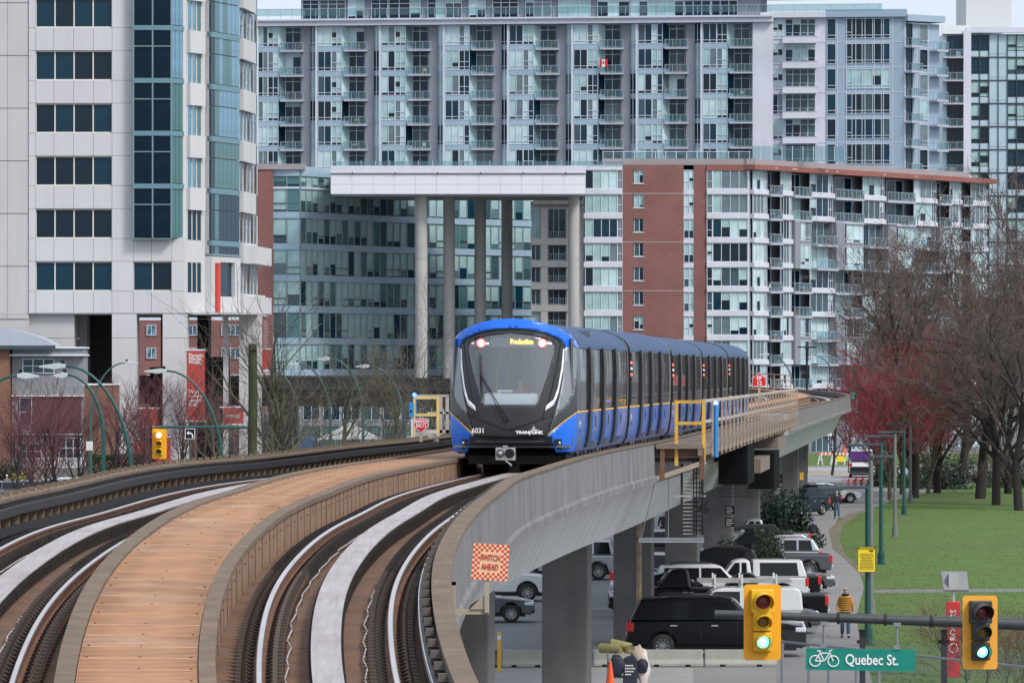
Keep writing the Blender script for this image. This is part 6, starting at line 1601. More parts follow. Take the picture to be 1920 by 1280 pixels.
# utility frame at left parapet
uf = thing('utility_frame', 'yellow and grey steel frame with blue phone box on the left parapet', 'frame', PX(800, 828, 146))
k = 146 / F
def ub(m, x0, x1, y0, y1, z0, z1, mt): m.box((x0 - 800) * k, (x1 - 800) * k, y0, y1, (828 - z1) * k, (828 - z0) * k, mt)
yf2 = M('frame_pale_yellow', (.66, .50, .17), .6, var=.15, scale=4)
for x0, x1, z0, z1 in ((775, 779, 743, 828), (818.5, 824, 743, 818), (779, 819, 743, 748), (779, 819, 775, 780)): m = MB(); ub(m, x0, x1, 0, .08, z1, z0, yf2); m.build('frame_bar', uf, fix=False)
gb = M('frame_grey', (.42, .38, .34), .7, var=.2)
for x0, x1, z0, z1 in ((824, 829, 743, 815), (835, 841, 743, 812), (779, 841, 740, 744), (800, 842, 772, 776), (790, 841, 806, 812)): m = MB(); ub(m, x0, x1, .5, 1.2, z1, z0, gb); m.build('grey_bar', uf, fix=False)
m = MB(); ub(m, 779, 822, .1, 1.4, 828, 812, alum); m.build('base_box', uf)
m = MB(); ub(m, 767, 776, -.05, .12, 781, 754, bm_); ub(m, 774, 781, .02, .1, 781, 745, bm_); ub(m, 768, 773, -.07, -.05, 772, 769, black_p); m.build('phone_box', uf)
m = MB(); m.ball(((777 - 800) * k, 0, (828 - 740) * k), .058, bl_, 12, 8); m.build('lamp', uf, smooth=True); m = MB(); ub(m, 771, 774, 0, .05, 826, 781, white_p); m.build('white_pipe', uf)
# parking notices on piers
for px, py, d, s_ in ((1458, 896, 297, 'farther pier'), (1458, 920, 296.8, 'farther pier, lower plate'), (1368, 955, 238, 'lighter pier beside the ladder'), (1368, 978, 237.8, 'lighter pier, lower plate')):
    t = thing('parking_notice', 'black notice plate with white print on the ' + s_, 'notice', PX(px, py + 9, d), 0, 'parking notices on the piers'); w = 9 * d / F; h = 17 * d / F
    m = MB(); m.box(-w, w, -.03, 0, 0, h, black_p); m.build('plate', t); m = MB()
    for q in range(4): m.box(-w * .7, w * random.uniform(.3, .8), -.036, -.03, h * (.15 + q * .2), h * (.22 + q * .2), conc_l)
    m.build('print', t, fix=False)
t = thing('yellow_notice', 'yellow notice plate low on the far pier', 'notice', PX(1503, 899, 328)); m = MB(); m.box(-.12, .12, -.02, 0, 0, .46, yellow); m.build('plate', t)
dp = thing('drain_pipe', 'rusty brown drain pipe down the brown pier', 'pipe', G(1198, 1226), 0); kk = dp.location.y / F
m = MB(); m.tube([(0, 0, 0), (.0, 0, 3.9), (.03, 0, 4.25)], .09, M('pipe_tan', (.30, .21, .14), .8, var=.3, scale=4), 10); m.box(-.15, .15, -.1, .1, 3.7, 3.8, rust); m.build('pipe', dp)
# ---------------------------------------------------------------- cone, bollard, laden cart
or_ = M('cone_orange', (.85, .11, .02), .5, var=.05)
t = thing('traffic_cone', 'bright orange traffic cone in front of the laden cart', 'cone', PX(1144, 695 + 9.2 * F / 152, 152)); m = MB(); m.tube([(0, 0, .03), (0, 0, .95)], [.17, .035], or_, 18); m.build('cone_body', t, autos=40); m = MB(); m.box(-.22, .22, -.22, .22, 0, .04, or_); m.build('base', t)
g = G(936, 1258); t = thing('bollard', 'slim yellow bollard with white band beside the mossy barrier', 'bollard', g); m = MB(); m.box(-.055, .055, -.04, .04, 0, 1.2, yellow); bevel(m.build('post', t), .008); m = MB(); m.box(-.057, .057, -.045, -.041, .98, 1.10, white_p); m.build('band', t)
g = PX(1172, 695 + 9.2 * F / 154, 154); t = thing('laden_cart', 'shopping cart piled with rolled olive mats and pale cloths', 'cart', g)
ol = M('mat_olive', (.33, .29, .12), .8, var=.15); clw = M('cloth_pale', (.62, .56, .52), .85, var=.1); nav = M('bag_navy', (.02, .025, .045), .7)
m = MB(); m.box(-.5, .5, -.28, .28, .35, .40, galv)
for q in range(9): m.box(-.5 + q * .12, -.485 + q * .12, -.29, -.28, .38, .9, galv)
m.box(-.5, .5, -.3, -.28, .88, .9, galv); m.box(-.52, -.48, -.28, .28, .38, 1.0, galv); m.build('basket', t)
for q in (-.4, .4): m = MB(); m.tube([(q, -.25, .08), (q, -.21, .08)], .08, tire, 12); m.build('wheel', t)
def roll(x, z, r, L_, lab, rz=0.0, el=0.0):
    m = MB(); sp2 = [((r * (1 - .75 * q / 30)) * cos(q * .55), (r * (1 - .75 * q / 30)) * sin(q * .55)) for q in range(31)]
    m.prism(disc_pts(0, 0, r, 20), -L_ / 2, L_ / 2, ol, 'y')
    m.tube([(a, -L_ / 2 - .005, b) for a, b in sp2], .010, M('mat_edge', (.16, .14, .06), .8), 4)
    o = m.build('rolled_mat', None, loc=(g.x + x, g.y - .1, z), rz=rz); o.rotation_euler[0] = el; tag(o, lab, 'rolled mat', 'rolled mats on the cart')
roll(-.42, 1.20, .14, .7, 'rolled olive mat at the left end of the cart load', .9); roll(-.12, 1.29, .13, .6, 'rolled olive mat lying slanted on top of the cart', 1.3, .2); roll(.10, 1.18, .135, .6, 'rolled olive mat with its spiral end facing the viewer', .15)
def blob(name, lab, cat, x, y, z, sc, mt, seed, par=None, n=14, mm_=10, amp=.14):
    rr = random.Random(seed); m = MB(); m.ball((0, 0, 0), 1, mt, n, mm_); ph = [rr.uniform(0, 6.28) for _ in range(6)]
    vs = []
    for v in m.v:
        f = 1 + amp * sin(3 * v[0] + ph[0]) * cos(4 * v[2] + ph[1]) + amp * .7 * sin(7 * v[1] + 5 * v[2] + ph[2]) * (1) + amp * .5 * sin(9 * v[0] + ph[3])
        vs.append((v[0] * sc[0] * f, v[1] * sc[1] * f, v[2] * sc[2] * f))
    m.v = vs; o = m.build(name, par, smooth=True, loc=(x, y, z)); 
    if par is None: tag(o, lab, cat)
    return o
blob('cloth', 'long pale cloth draped down the right side of the cart', 'cloth', g.x + .52, g.y - .3, .62, (.18, .12, .52), clw, 3); blob('cloth', 'pinkish cloth bundle on top of the cart', 'cloth', g.x + .36, g.y - .28, 1.0, (.22, .15, .28), M('cloth_pink', (.45, .36, .30), .85), 5)
blob('bag', 'black drawstring bag hanging at the cart right side', 'bag', g.x + .50, g.y - .46, .72, (.16, .08, .22), nav, 8); o = blob('bag', 'dark backpack strapped at the left of the cart', 'bag', g.x - .22, g.y - .42, .72, (.26, .12, .30), nav, 9)
bg = thing('printed_bag', 'navy bag with white lettering on the front of the cart', 'bag', (g.x + .12, g.y - .45, .15)); m = MB(); m.prism([(-.2, 0), (.22, 0), (.24, .7), (.1, .9), (-.16, .8)], -.04, .06, nav); bevel(m.build('bag_body', bg), .03)
for q, s_ in enumerate(('NORTHSIDE', 'AVENUE', 'WEST')): pass
m = MB()
for q, w in enumerate((.24, .30, .26, .18)):
    for j in range(5): m.box(-.13 + j * w / 5, -.13 + (j + .7) * w / 5, -.075, -.07, .56 - q * .085, .60 - q * .085, whit)
m.build('print', bg, fix=False)
# ---------------------------------------------------------------- people
skin_m = M('skin', (.52, .33, .25), .55, var=.04); denim = M('denim', (.045, .09, .17), .85, var=.2, scale=8); jack_y = M('jacket_mustard', (.42, .20, .03), .7, var=.12, scale=6); darkc = M('cloth_dark', (.018, .02, .028), .85, var=.2); hair_g = M('hair_grey', (.30, .28, .26), .8); shoe = M('shoe', (.03, .03, .035), .6); brown_c = M('cloth_brown', (.20, .13, .08), .85); hair_d = M('hair_dark', (.02, .015, .012), .7)
def skinned(name, J, E, mat, par, root=0, sub=2):
    me = bpy.data.meshes.new(name); me.from_pydata([j[0] for j in J], E, []); me.materials.append(mat)
    o = inst(me, name, par); md = o.modifiers.new('skin', 'SKIN'); md.use_smooth_shade = True; md.branch_smoothing = .3
    sv = me.skin_vertices[0].data
    for i, j in enumerate(J):
        r = j[1] if isinstance(j[1], tuple) else (j[1], j[1]); sv[i].radius = r; sv[i].use_root = (i == root)
    s = o.modifiers.new('sub', 'SUBSURF'); s.levels = sub; s.render_levels = sub
    return o
def person(label, loc, rz, H, top, legs, stride=.18, armL=(-.05, .05), armR=(.05, -.05), hat=None, hair=hair_g, bald=False, puffy=False, bag=False, group=None, sit=False, face_dark=False):
    """faces local -y"""
    t = thing('person', label, 'person', loc, rz, group); u = H / 1.78; V = lambda x, y, z: (x * u, y * u, z * u); s2 = stride
    ky = -.10 if s2 else 0
    LF_, RF_ = -s2, s2
    J = [(V(0, 0, .98), (.135 * u, .105 * u)), (V(0, 0, 1.15), (.12 * u, .10 * u)), (V(0, .01, 1.36), (.15 * u, .10 * u)), (V(0, .02, 1.47), .07 * u), (V(0, .0, 1.56), .052 * u), (V(0, -.02, 1.62), (.066 * u, .075 * u)), (V(0, -.01, 1.70), (.072 * u, .085 * u)), (V(0, 0, 1.755), .045 * u)]
    E = [(0, 1), (1, 2), (2, 3), (3, 4), (4, 5), (5, 6), (6, 7)]
    def limb(a, pts, base):
        i = len(J); E.append((base, i))
        for q, p in enumerate(pts):
            J.append(p)
            if q: E.append((i + q - 1, i + q))
    limb(0, [(V(.09, 0, .90), .092 * u), (V(.10, LF_ * .55 - .03, .50), .062 * u), (V(.10, LF_ * .9 + .04, .12), .042 * u), (V(.11, LF_ * 1.0, .055), .042 * u), (V(.12, LF_ - .14, .035), .035 * u)], 0)
    limb(0, [(V(-.09, 0, .90), .092 * u), (V(-.10, RF_ * .4 - .05, .50), .062 * u), (V(-.10, RF_ * .9 + .05, .13), .042 * u), (V(-.11, RF_ + .02, .06), .042 * u), (V(-.12, RF_ - .11, .035), .035 * u)], 0)
    arms = {}
    for s, (e, h) in ((1, armL), (-1, armR)):
        P = [(V(s * .17, .02, 1.42), .062 * u), (V(s * .25, e, 1.14), .047 * u), (V(s * .27, h - .04, .90), .034 * u), (V(s * .27, h - .07, .83), .036 * u)]
        limb(0, P, 2); arms[s] = P
    skinned('body', J, E, skin_m, t)
    f = 1.28 if puffy else 1.16
    Jt = [(V(0, 0, .90), (.15 * u * f, .125 * u * f)), (V(0, 0, 1.12), (.145 * u * f, .12 * u * f)), (V(0, .01, 1.36), (.165 * u * f, .12 * u * f)), (V(0, .02, 1.47), .085 * u * f)]; Et = [(0, 1), (1, 2), (2, 3)]
    for s in (1, -1):
        i = len(Jt); P = arms[s][:3]; Jt += [(p, r * (1.3 if puffy else 1.22)) for p, r in P]; Et += [(2, i), (i, i + 1), (i + 1, i + 2)]
    skinned('jacket', Jt, Et, top, t)
    if puffy:                                     # quilted baffles
        for zz in (.92, 1.0, 1.08, 1.16, 1.24, 1.32, 1.40):
            m = MB(); R = (.195 if zz < 1.3 else .185) * u; m.tube([(R * cos(a), .03 * u * 0 + R * .80 * sin(a), zz * u) for a in [2 * pi * q / 20 for q in range(21)]], .030 * u, top, 6, False); m.build('quilted_baffle', t, smooth=True)
    Jl = [(V(0, 0, .99), (.14 * u, .112 * u))]; El = []
    for s, k in ((1, LF_), (-1, RF_)):
        i = len(Jl); kn_ = (V(s * .10, (k * .55 - .03) if s > 0 else (k * .4 - .05), .50)); Jl += [(V(s * .09, 0, .90), .105 * u), (kn_, .078 * u), (V(s * .10, k * .9 + .04, .11), .064 * u)]; El += [(0, i), (i, i + 1), (i + 1, i + 2)]
    skinned('trousers', Jl, El, legs, t)
    for s, k in ((1, LF_), (-1, RF_)):
        m = MB(); m.ball((s * .115 * u, (k - .07) * u, .05 * u), 1, shoe, 12, 6, (.052 * u, .14 * u, .05 * u)); m.build('shoe', t, smooth=True)
        hx, hy, hz_ = arms[s][3][0]
        for q in range(4): m = MB(); xo = (q - 1.5) * .016 * u; L_ = (.075, .085, .08, .065)[q] * u; m.tube([(hx, hy + xo, hz_ - .02 * u), (hx - s * .008 * u, hy + xo, hz_ - .02 * u - L_ * .6), (hx - s * .025 * u, hy + xo, hz_ - .02 * u - L_)], .0085 * u, skin_m, 5); m.build('finger', t, smooth=True)
        m = MB(); m.tube([(hx, hy - .03 * u, hz_ + .01 * u), (hx - s * .01 * u, hy - .055 * u, hz_ - .03 * u)], .010 * u, skin_m, 5); m.build('thumb', t, smooth=True)
    fc = MB(); fc.ball(V(.028, -.092, 1.675), .010 * u, black_p, 6, 4); fc.ball(V(-.028, -.092, 1.675), .010 * u, black_p, 6, 4); fc.ball(V(0, -.108, 1.645), .013 * u, skin_m, 6, 4); fc.ball(V(0, -.09, 1.61), .018 * u, M('lips', (.35, .15, .12)), 6, 4, (1.2, .5, .35))
    fc.ball(V(.075, 0, 1.66), .02 * u, skin_m, 6, 4, (.5, 1, 1.2)); fc.ball(V(-.075, 0, 1.66), .02 * u, skin_m, 6, 4, (.5, 1, 1.2)); fc.build('face', t, smooth=True)
    if hat: m = MB(); m.ball(V(0, .01, 1.72), .10 * u, hat, 14, 8, (1, 1.08, .85)); m.build('hat', t, smooth=True)
    elif not bald: m = MB(); m.ball(V(0, .022, 1.715), .092 * u, hair, 14, 8, (1, 1.05, .80)); m.build('hair', t, smooth=True)
    if bald:
        m = MB(); m.ball(V(0, -.07, 1.605), .045 * u, hair_g, 8, 6, (1.1, .7, .8)); m.build('beard', t, smooth=True); m = MB(); m.tube([(.10 * cos(a) * u, .09 * sin(a) * u, 1.51 * u) for a in [2 * pi * q / 16 for q in range(17)]], .04 * u, darkc, 6); m.build('collar', t, smooth=True)
        m = MB(); m.bar(V(-.06, -.095, 1.68), V(.06, -.095, 1.68), .01, .025, black_p); m.build('glasses', t)
    return t
person('bald man in a mustard puffer jacket and jeans walking towards the viewer on the footpath', G(1585, 1195), 0, 1.76, jack_y, denim, .12, (-.05, .02), (.05, -.04), bald=True, puffy=True)
person('man in dark jacket and blue jeans walking on the far footpath', G(1569, 972), radians(8), 1.74, darkc, denim, .16, (.06, .1), (-.04, -.1), hair=hair_g)
person('person in black coat and purple hat behind the silver pickup', G(1524, 1034), radians(180), 1.68, darkc, darkc, .0, hat=M('hat_purple', (.12, .07, .35), .8))
person('person in dark trousers half hidden above the brake-lit SUV', G(1244, 1018), 0, 1.75, darkc, darkc, .1)
person('white-haired person in brown coat by the far left railing', PX(13, 695 + 9.2 * F / 386, 386), 0, 1.7, brown_c, darkc, .0, hair=M('hair_white', (.62, .6, .57), .8))
person('person in blue jacket and cap beside the white railing at left', PX(78, 695 + 9.2 * F / 387, 387), radians(40), 1.75, M('jacket_blue', (.03, .10, .22), .8), denim, .1, hat=M('cap_blue', (.03, .14, .32), .8))
person('dark-clothed person on the far park path between the tree trunks', G(1797, 908), 0, 1.75, darkc, darkc, .1, bag=True)
q = train.matrix_basis @ Vector((.12, 1.05, .68))
person('passenger with glasses in a red vest seated at the front window of the train', q, train.rotation_euler[2], 1.30, M('vest_red', (.40, .09, .06), .8), darkc, .0, hair=hair_d)
q = train.matrix_basis @ Vector((.62, 2.6, .60)); person('standing passenger in dark clothes at the right inside the front of the train', q, train.rotation_euler[2] + .5, 1.72, M('coat_plum', (.09, .04, .06), .8), darkc, .0, hair=hair_d)
# ---------------------------------------------------------------- street lamps at left
tealp = M('lamp_pole_teal', (.010, .075, .066), .4, var=.15, scale=3); tealf = M('lamp_pole_teal_far', (.03, .09, .09), .5, var=.15); lamph = M('lamp_head_grey', (.46, .50, .50), .45, var=.05)
def arc_lamp(label, pole, head, ytop, d, flip=1, w=7.0, mat=tealp):
    """curved arm lamp: pole column, head column, arc top row"""
    k = d / F; t = thing('street_lamp', label, 'street lamp', ((pole - 960) * k, d, 0), 0, 'curved-arm street lamps')
    arm = (pole - head) * k; zt_ = CAMZ - (ytop - HZ) * k; r = w * k / 2
    drop = abs(arm) * 1.45; pts = [(0, 0, 0), (0, 0, (zt_ - drop) * .5), (0, 0, zt_ - drop)]
    for q in range(1, 13):
        a = pi / 2 * q / 12; pts.append((-arm * .80 * (1 - cos(a)) ** 1.0, 0, zt_ - drop + drop * sin(a)))
    R = [r * 1.15, r * 1.1, r] + [r * (1 - .5 * q / 12) for q in range(1, 13)]
    m = MB(); m.tube(pts, R, mat, 10); m.build('pole', t, smooth=True)
    hx = -arm * .80; sg = -1 if arm > 0 else 1; L_ = abs(arm) * .32
    m = MB(); m.prism([(hx, zt_ + r * .7), (hx + sg * L_ * .3, zt_ + r * 1.3), (hx + sg * L_, zt_ + .0), (hx + sg * L_, zt_ - .05), (hx + sg * L_ * .4, zt_ - r * 1.6), (hx, zt_ - r * .8)], -.16, .16, lamph); bevel(m.build('lamp_head', t), .02)
    m = MB(); m.tube([(hx + sg * .1, 0, zt_ + r), (hx + sg * .1, 0, zt_ + r + .12)], .06, black_p, 8); m.build('photocell', t); return t
arc_lamp('green curved lamp post nearest the traffic signal at left', 248, 92, 686, 182, w=8.5); arc_lamp('green curved lamp post whose white head droops left of the signal', 194, 110, 703, 176, w=8.5)
arc_lamp('green curved lamp arm entering from the left edge', -70, 58, 704, 170, w=9); arc_lamp('green curved lamp post carrying the left-turn sign arm', 418, 286, 695, 219, w=7)
arc_lamp('thin dark curved lamp far behind the red bushes', 170, 250, 680, 300, w=5, mat=tealf); arc_lamp('slim curved lamp left of the thick forked tree', 560, 495, 695, 318, w=5, mat=tealf)
arc_lamp('curved lamp second from the wooden post', 620, 545, 682, 330, w=5.5, mat=tealf); arc_lamp('curved lamp whose arm rises highest over the bare trees', 681, 603, 672, 352, w=6, mat=tealf); arc_lamp('curved lamp nearest the yellow frame', 759, 676, 686, 340, w=6, mat=tealf)
arc_lamp('curved lamp at right beyond the train end', 1491, 1430, 664, 520, w=3.5, mat=tealf); arc_lamp('curved lamp further right beyond the train end', 1566, 1522, 668, 530, w=3.5, mat=tealf)
t = thing('street_lamp', 'double-headed black lamp rising behind the far walkway railing', 'street lamp', PX(1513, 695 + 9.2 * F / 480, 480)); zt_ = CAMZ + (695 - 652) * .048
m = MB(); m.tube([(0, 0, 0), (0, 0, zt_)], .10, black_p, 8); m.build('pole', t); m = MB(); m.box(-.85, -.1, -.1, .1, zt_, zt_ + .12, black_p); m.box(.1, .85, -.1, .1, zt_, zt_ + .12, black_p); m.box(-.2, .2, -.04, .04, zt_ - .05, zt_ + .05, black_p); m.build('lamp_head', t)
# signal arm, left-turn sign
t = thing('arrow_sign_mast', 'thin teal signal arm with a white left-turn arrow plate', 'mast arm', PX(418, 800, 219)); k = 219 / F
m = MB(); m.tube([((298 - 418) * k, 0, .0), ((476 - 418) * k, 0, -.02)], .055, tealp, 8); m.build('arm', t)
m = MB(); m.box((347.5 - 418) * k, (366 - 418) * k, -.12, -.10, (800 - 822.5) * k, (800 - 803) * k, white_p); m.box((348.5 - 418) * k, (365 - 418) * k, -.125, -.12, (800 - 821.5) * k, (800 - 804) * k, black_p); m.build('turn_sign', t)
cx, cz = (357 - 418) * k, (800 - 814) * k; m = MB(); pts = [(cx + .10, -.135, cz - .14), (cx + .10, -.135, cz - .02), (cx + .02, -.135, cz + .06), (cx - .06, -.135, cz + .06)]; 
for a, b in zip(pts[:-1], pts[1:]): m.bar(a, b, .012, .05, whit)
m.prism([(cx - .16, cz + .06), (cx - .05, cz + .14), (cx - .05, cz - .02)], -.142, -.13, whit); m.build('turn_arrow', t, fix=False)
# mossy wooden post
wood = M('mossy_wood', (.045, .055, .022), .95, var=.45, scale=3, bump=.6, stretch=(5, 5, .5), dirt=(.022, .016, .012), dirt_amt=.9, dscale=1.2)
t = thing('wooden_post', 'thick moss-covered timber post standing just left of the bare trees', 'post', PX(473.5, 695 + 9.2 * F / 208, 208)); m = MB(); zt_ = CAMZ + (695 - 645) * .0208
m.tube([(0, 0, 0), (-.02, 0, zt_ * .5), (.02, 0, zt_ * .8), (.0, 0, zt_)], [.2, .185, .18, .17], wood, 12); bevel(m.build('trunk', t, autos=50), .01); m = MB(); m.box(-.17, .17, -.2, -.1, zt_ - .25, zt_ - .15, wood); m.tube([(0, 0, zt_), (.01, 0, zt_ + .04)], [.17, .12], wood, 10); m.build('weathered_top', t)
# ---------------------------------------------------------------- small buildings at left
sb = thing('low_brick_building', 'low brown brick house with curved blue-grey roof at the left edge', 'building', ((-60 - 960) * .0412, 412, 0), 0)
kk = .0412
def xs_(px): return (px + 60) * kk
def zs_(y): return CAMZ + (HZ - y) * kk
m = MB(); m.box(0, xs_(18), 0, 5, 0, zs_(652), brick_t); m.build('wall', sb)
m = MB(); pr = [(xs_(-60), zs_(646))] + [(xs_(-60 + q * 16.4), zs_(646 - 32 * sin(pi * (.35 + .65 * q / 10)) ** .8 * (1 if q < 10 else 0))) for q in range(11)] + [(xs_(104), zs_(650)), (xs_(-60), zs_(652))]
m.prism(pr, -.6, 5, M('roof_blue_grey', (.40, .44, .50), .5, var=.06)); m.build('curved_roof', sb, autos=40)
m = MB(); m.box(xs_(-60), xs_(105), -.62, -.55, zs_(655), zs_(647.5), mul_d); m.build('gutter', sb)
m = MB(); m.box(xs_(20), xs_(155), 1, 5, zs_(880), zs_(655), M('grey_render', (.24, .25, .27), .8)); m.build('grey_wing', sb)
m = MB(); m.box(xs_(18), xs_(158), .2, 5, zs_(667), zs_(664), white_p); m.box(xs_(18), xs_(158), .2, 5, zs_(653), zs_(650), white_p); m.box(xs_(22), xs_(157), .4, 1, zs_(664), zs_(653), M('grey_render2', (.20, .235, .27), .7)); m.build('canopy', sb)
for (a, b, y0, y1) in ((34, 105, 745, 800), (108, 150, 820, 860), (34, 76, 830, 862), (40, 100, 672, 700)): window(sb, xs_(a), zs_(y1), (b - a) * kk, (y1 - y0) * kk, .88, [.33, .66], [.5], mul_w, 'dark', 3)
m = MB(); m.box(xs_(20), xs_(158), .7, 1, zs_(743), zs_(741), white_p); m.box(xs_(20), xs_(158), .7, 1, zs_(815), zs_(813), white_p); m.box(xs_(60), xs_(150), .85, 1, zs_(815), zs_(742), M('maroon_render', (.09, .035, .04), .8)); m.build('string_course', sb)
bw = thing('brown_brick_annex', 'brown brick annex left of the white pillar', 'building', ((158 - 960) * .040, 400, 0)); m = MB(); m.box(0, 2.2, 0, 6, 0, CAMZ - (722 - 695) * .040, brick_t); m.build('wall', bw); m = MB(); m.box(-.1, 2.3, -.1, 6, CAMZ - (722 - 695) * .040, CAMZ - (719 - 695) * .040, white_p); m.build('coping', bw)
# shop fronts in the ground floor under the white tower
sh = thing('shopfront', 'glazed shopfront with red frames below the white tower', 'shop', ((335 - 960) * .0452, 452, 0)); m = MB(); kk = .0452
m.box(0, 8.0, 1, 8, 0, CAMZ - (775 - 695) * kk, col_g); m.build('wall', sh)
for q in range(7): window(sh, .2 + q * 1.1, .3, 1.0, 4.6, .8, [.5], [.75], redc if q % 3 == 1 else mul_d, g_teal if q % 2 else g_refl, 2)
bk = thing('brick_building_behind', 'red brick building with blue windows seen between the white stilts', 'building', ((225 - 960) * .052, 520, 0)); m = MB(); m.box(0, 14.0, 0, 8, 0, CAMZ + (695 - 600) * .052, brick); m.build('wall', bk); kk = .052
for px in (275, 352, 415, 432, 470): 
    for y0 in (607, 650, 700): window(bk, (px - 225) * kk, CAMZ + (695 - y0 - 22) * kk, 18 * kk, 20 * kk, -.14, [.5], [], mul_w, g_refl if y0 < 690 else g_teal, 3)
# white railing & hedge
wr = thing('white_railing', 'white picket railing on a low grey wall at far left', 'railing', ((63 - 960) * .039, 390, 0)); m = MB(); m.box(0, 3.8, 0, .3, 0, CAMZ - (876 - 695) * .039, conc); m.build('base_wall', wr)
zb_ = CAMZ - (876 - 695) * .039; m = MB(); m.box(0, 3.8, .05, .12, zb_ + .62, zb_ + .70, white_p); m.box(0, 3.8, .05, .12, zb_, zb_ + .06, white_p); m.build('rail', wr)
pk = MB(); pk.box(0, .05, .06, .11, 0, .65, white_p); pk = pk.mesh('baluster')
for q in range(26): inst(pk, 'baluster', wr, (q * .15, 0, zb_))
leaf_d = M('leaf_dark', (.014, .034, .018), .6, var=.4, scale=2); leaf_h = M('leaf_hedge', (.022, .05, .022), .7, var=.4, scale=2); leaf_y = M('leaf_yellow', (.28, .24, .03), .8, var=.3); leaf_m = M('leaf_mid', (.05, .085, .03), .7, var=.4)
stem = M('stem', (.05, .04, .03), .9)
def shrub(label, loc, sx, sy, sz, n, mat, ls=.12, name='shrub', boxy=False):
    t = thing(name, label, name, loc); vs = []; fs = []
    for _ in range(n):
        if boxy:
            p = Vector((random.uniform(-1, 1), random.uniform(-1, 1), random.uniform(0, 1)))
            ax = random.randrange(3)
            if ax == 0: p.y = -1 + random.random() * .15
            elif ax == 1: p.z = 1 - random.random() * .12
        else:
            a, b = random.uniform(0, 2 * pi), random.random(); r = random.random() ** .33 * (1 + .18 * sin(5 * a + 3) + .15 * sin(9 * b))
            th = math.acos(1 - b); p = Vector((sin(th) * cos(a) * r, sin(th) * sin(a) * r, cos(th) * r))
        p = Vector((p.x * sx, p.y * sy, abs(p.z) * sz)); u = Vector([random.gauss(0, 1) for _ in range(3)]).normalized(); v = u.orthogonal().normalized(); w = u.cross(v); s = ls * random.uniform(.6, 1.3); b_ = len(vs)
        vs += [p - v * s, p + w * s * .5, p + v * s, p - w * s * .5]; fs.append((b_, b_ + 1, b_ + 2, b_ + 3))
    me = bpy.data.meshes.new('foliage'); me.from_pydata(vs, [], fs); me.materials.append(mat); inst(me, 'foliage', t)
    m = MB()
    for q in range(7): a = q * .9; m.tube([(0, 0, 0), (sx * .4 * cos(a), sy * .4 * sin(a), sz * .5), (sx * .7 * cos(a), sy * .7 * sin(a), sz * .8)], [.05, .03, .015], stem, 4)
    m.build('stem', t, smooth=True); return t
shrub('clipped dark hedge left of the signal', PX(215, 695 + 9.2 * F / 388, 388), 1.9, 1.2, 3.1, 7000, leaf_h, .10, 'hedge', True); shrub('clipped dark hedge behind the traffic signal', PX(262, 695 + 9.2 * F / 386, 386), 1.2, 1.2, 3.2, 5000, leaf_h, .10, 'hedge', True)
shrub('yellow flowering shrub by the left railing', PX(44, 695 + 9.2 * F / 386, 386), 1.2, .8, 1.7, 1600, leaf_y, .09)
shrub('dark evergreen behind the left people', PX(20, 695 + 9.2 * F / 405, 405), 2.2, 1, 2.2, 3000, leaf_d, .12)
shrub('large dark broad-leaved shrub in the parking lot', PX(1468, 695 + 9.2 * F / 278, 278), 1.75, 1.6, 2.6, 9000, leaf_d, .10); shrub('small dark pine shrub above the black boxy SUV', PX(1440, 695 + 9.2 * F / 230, 230), .85, .8, 2.1, 4500, M('leaf_pine', (.028, .045, .022), .8, var=.4), .07); shrub('low dark shrub beside the light pier', PX(1362, 695 + 9.2 * F / 233, 233), .6, .6, 1.75, 2500, M('leaf_pine', (.028, .045, .022)), .07)
for i, (px, d, sx, h, mt, lb) in enumerate(((1770, 415, 2.2, 2.2, leaf_d, 'dark bush behind the park path left of the trunks'), (1742, 430, 2.0, 2.6, leaf_m, 'green bush beside the leaning trunk'), (1830, 440, 3.2, 2.0, leaf_d, 'dark bush beyond the park path'), (1660, 425, 1.2, 2.2, leaf_d, 'dark bush behind the lamp posts'), (1700, 420, 1.6, .9, leaf_m, 'low pale green ground plants by the lamp posts'), (1905, 420, 2.6, 2.2, leaf_d, 'dark bush at the right edge of the park'))): shrub(lb, PX(px, 695 + 9.2 * F / d, d), sx, 1.2, h, 2600, mt, .11)
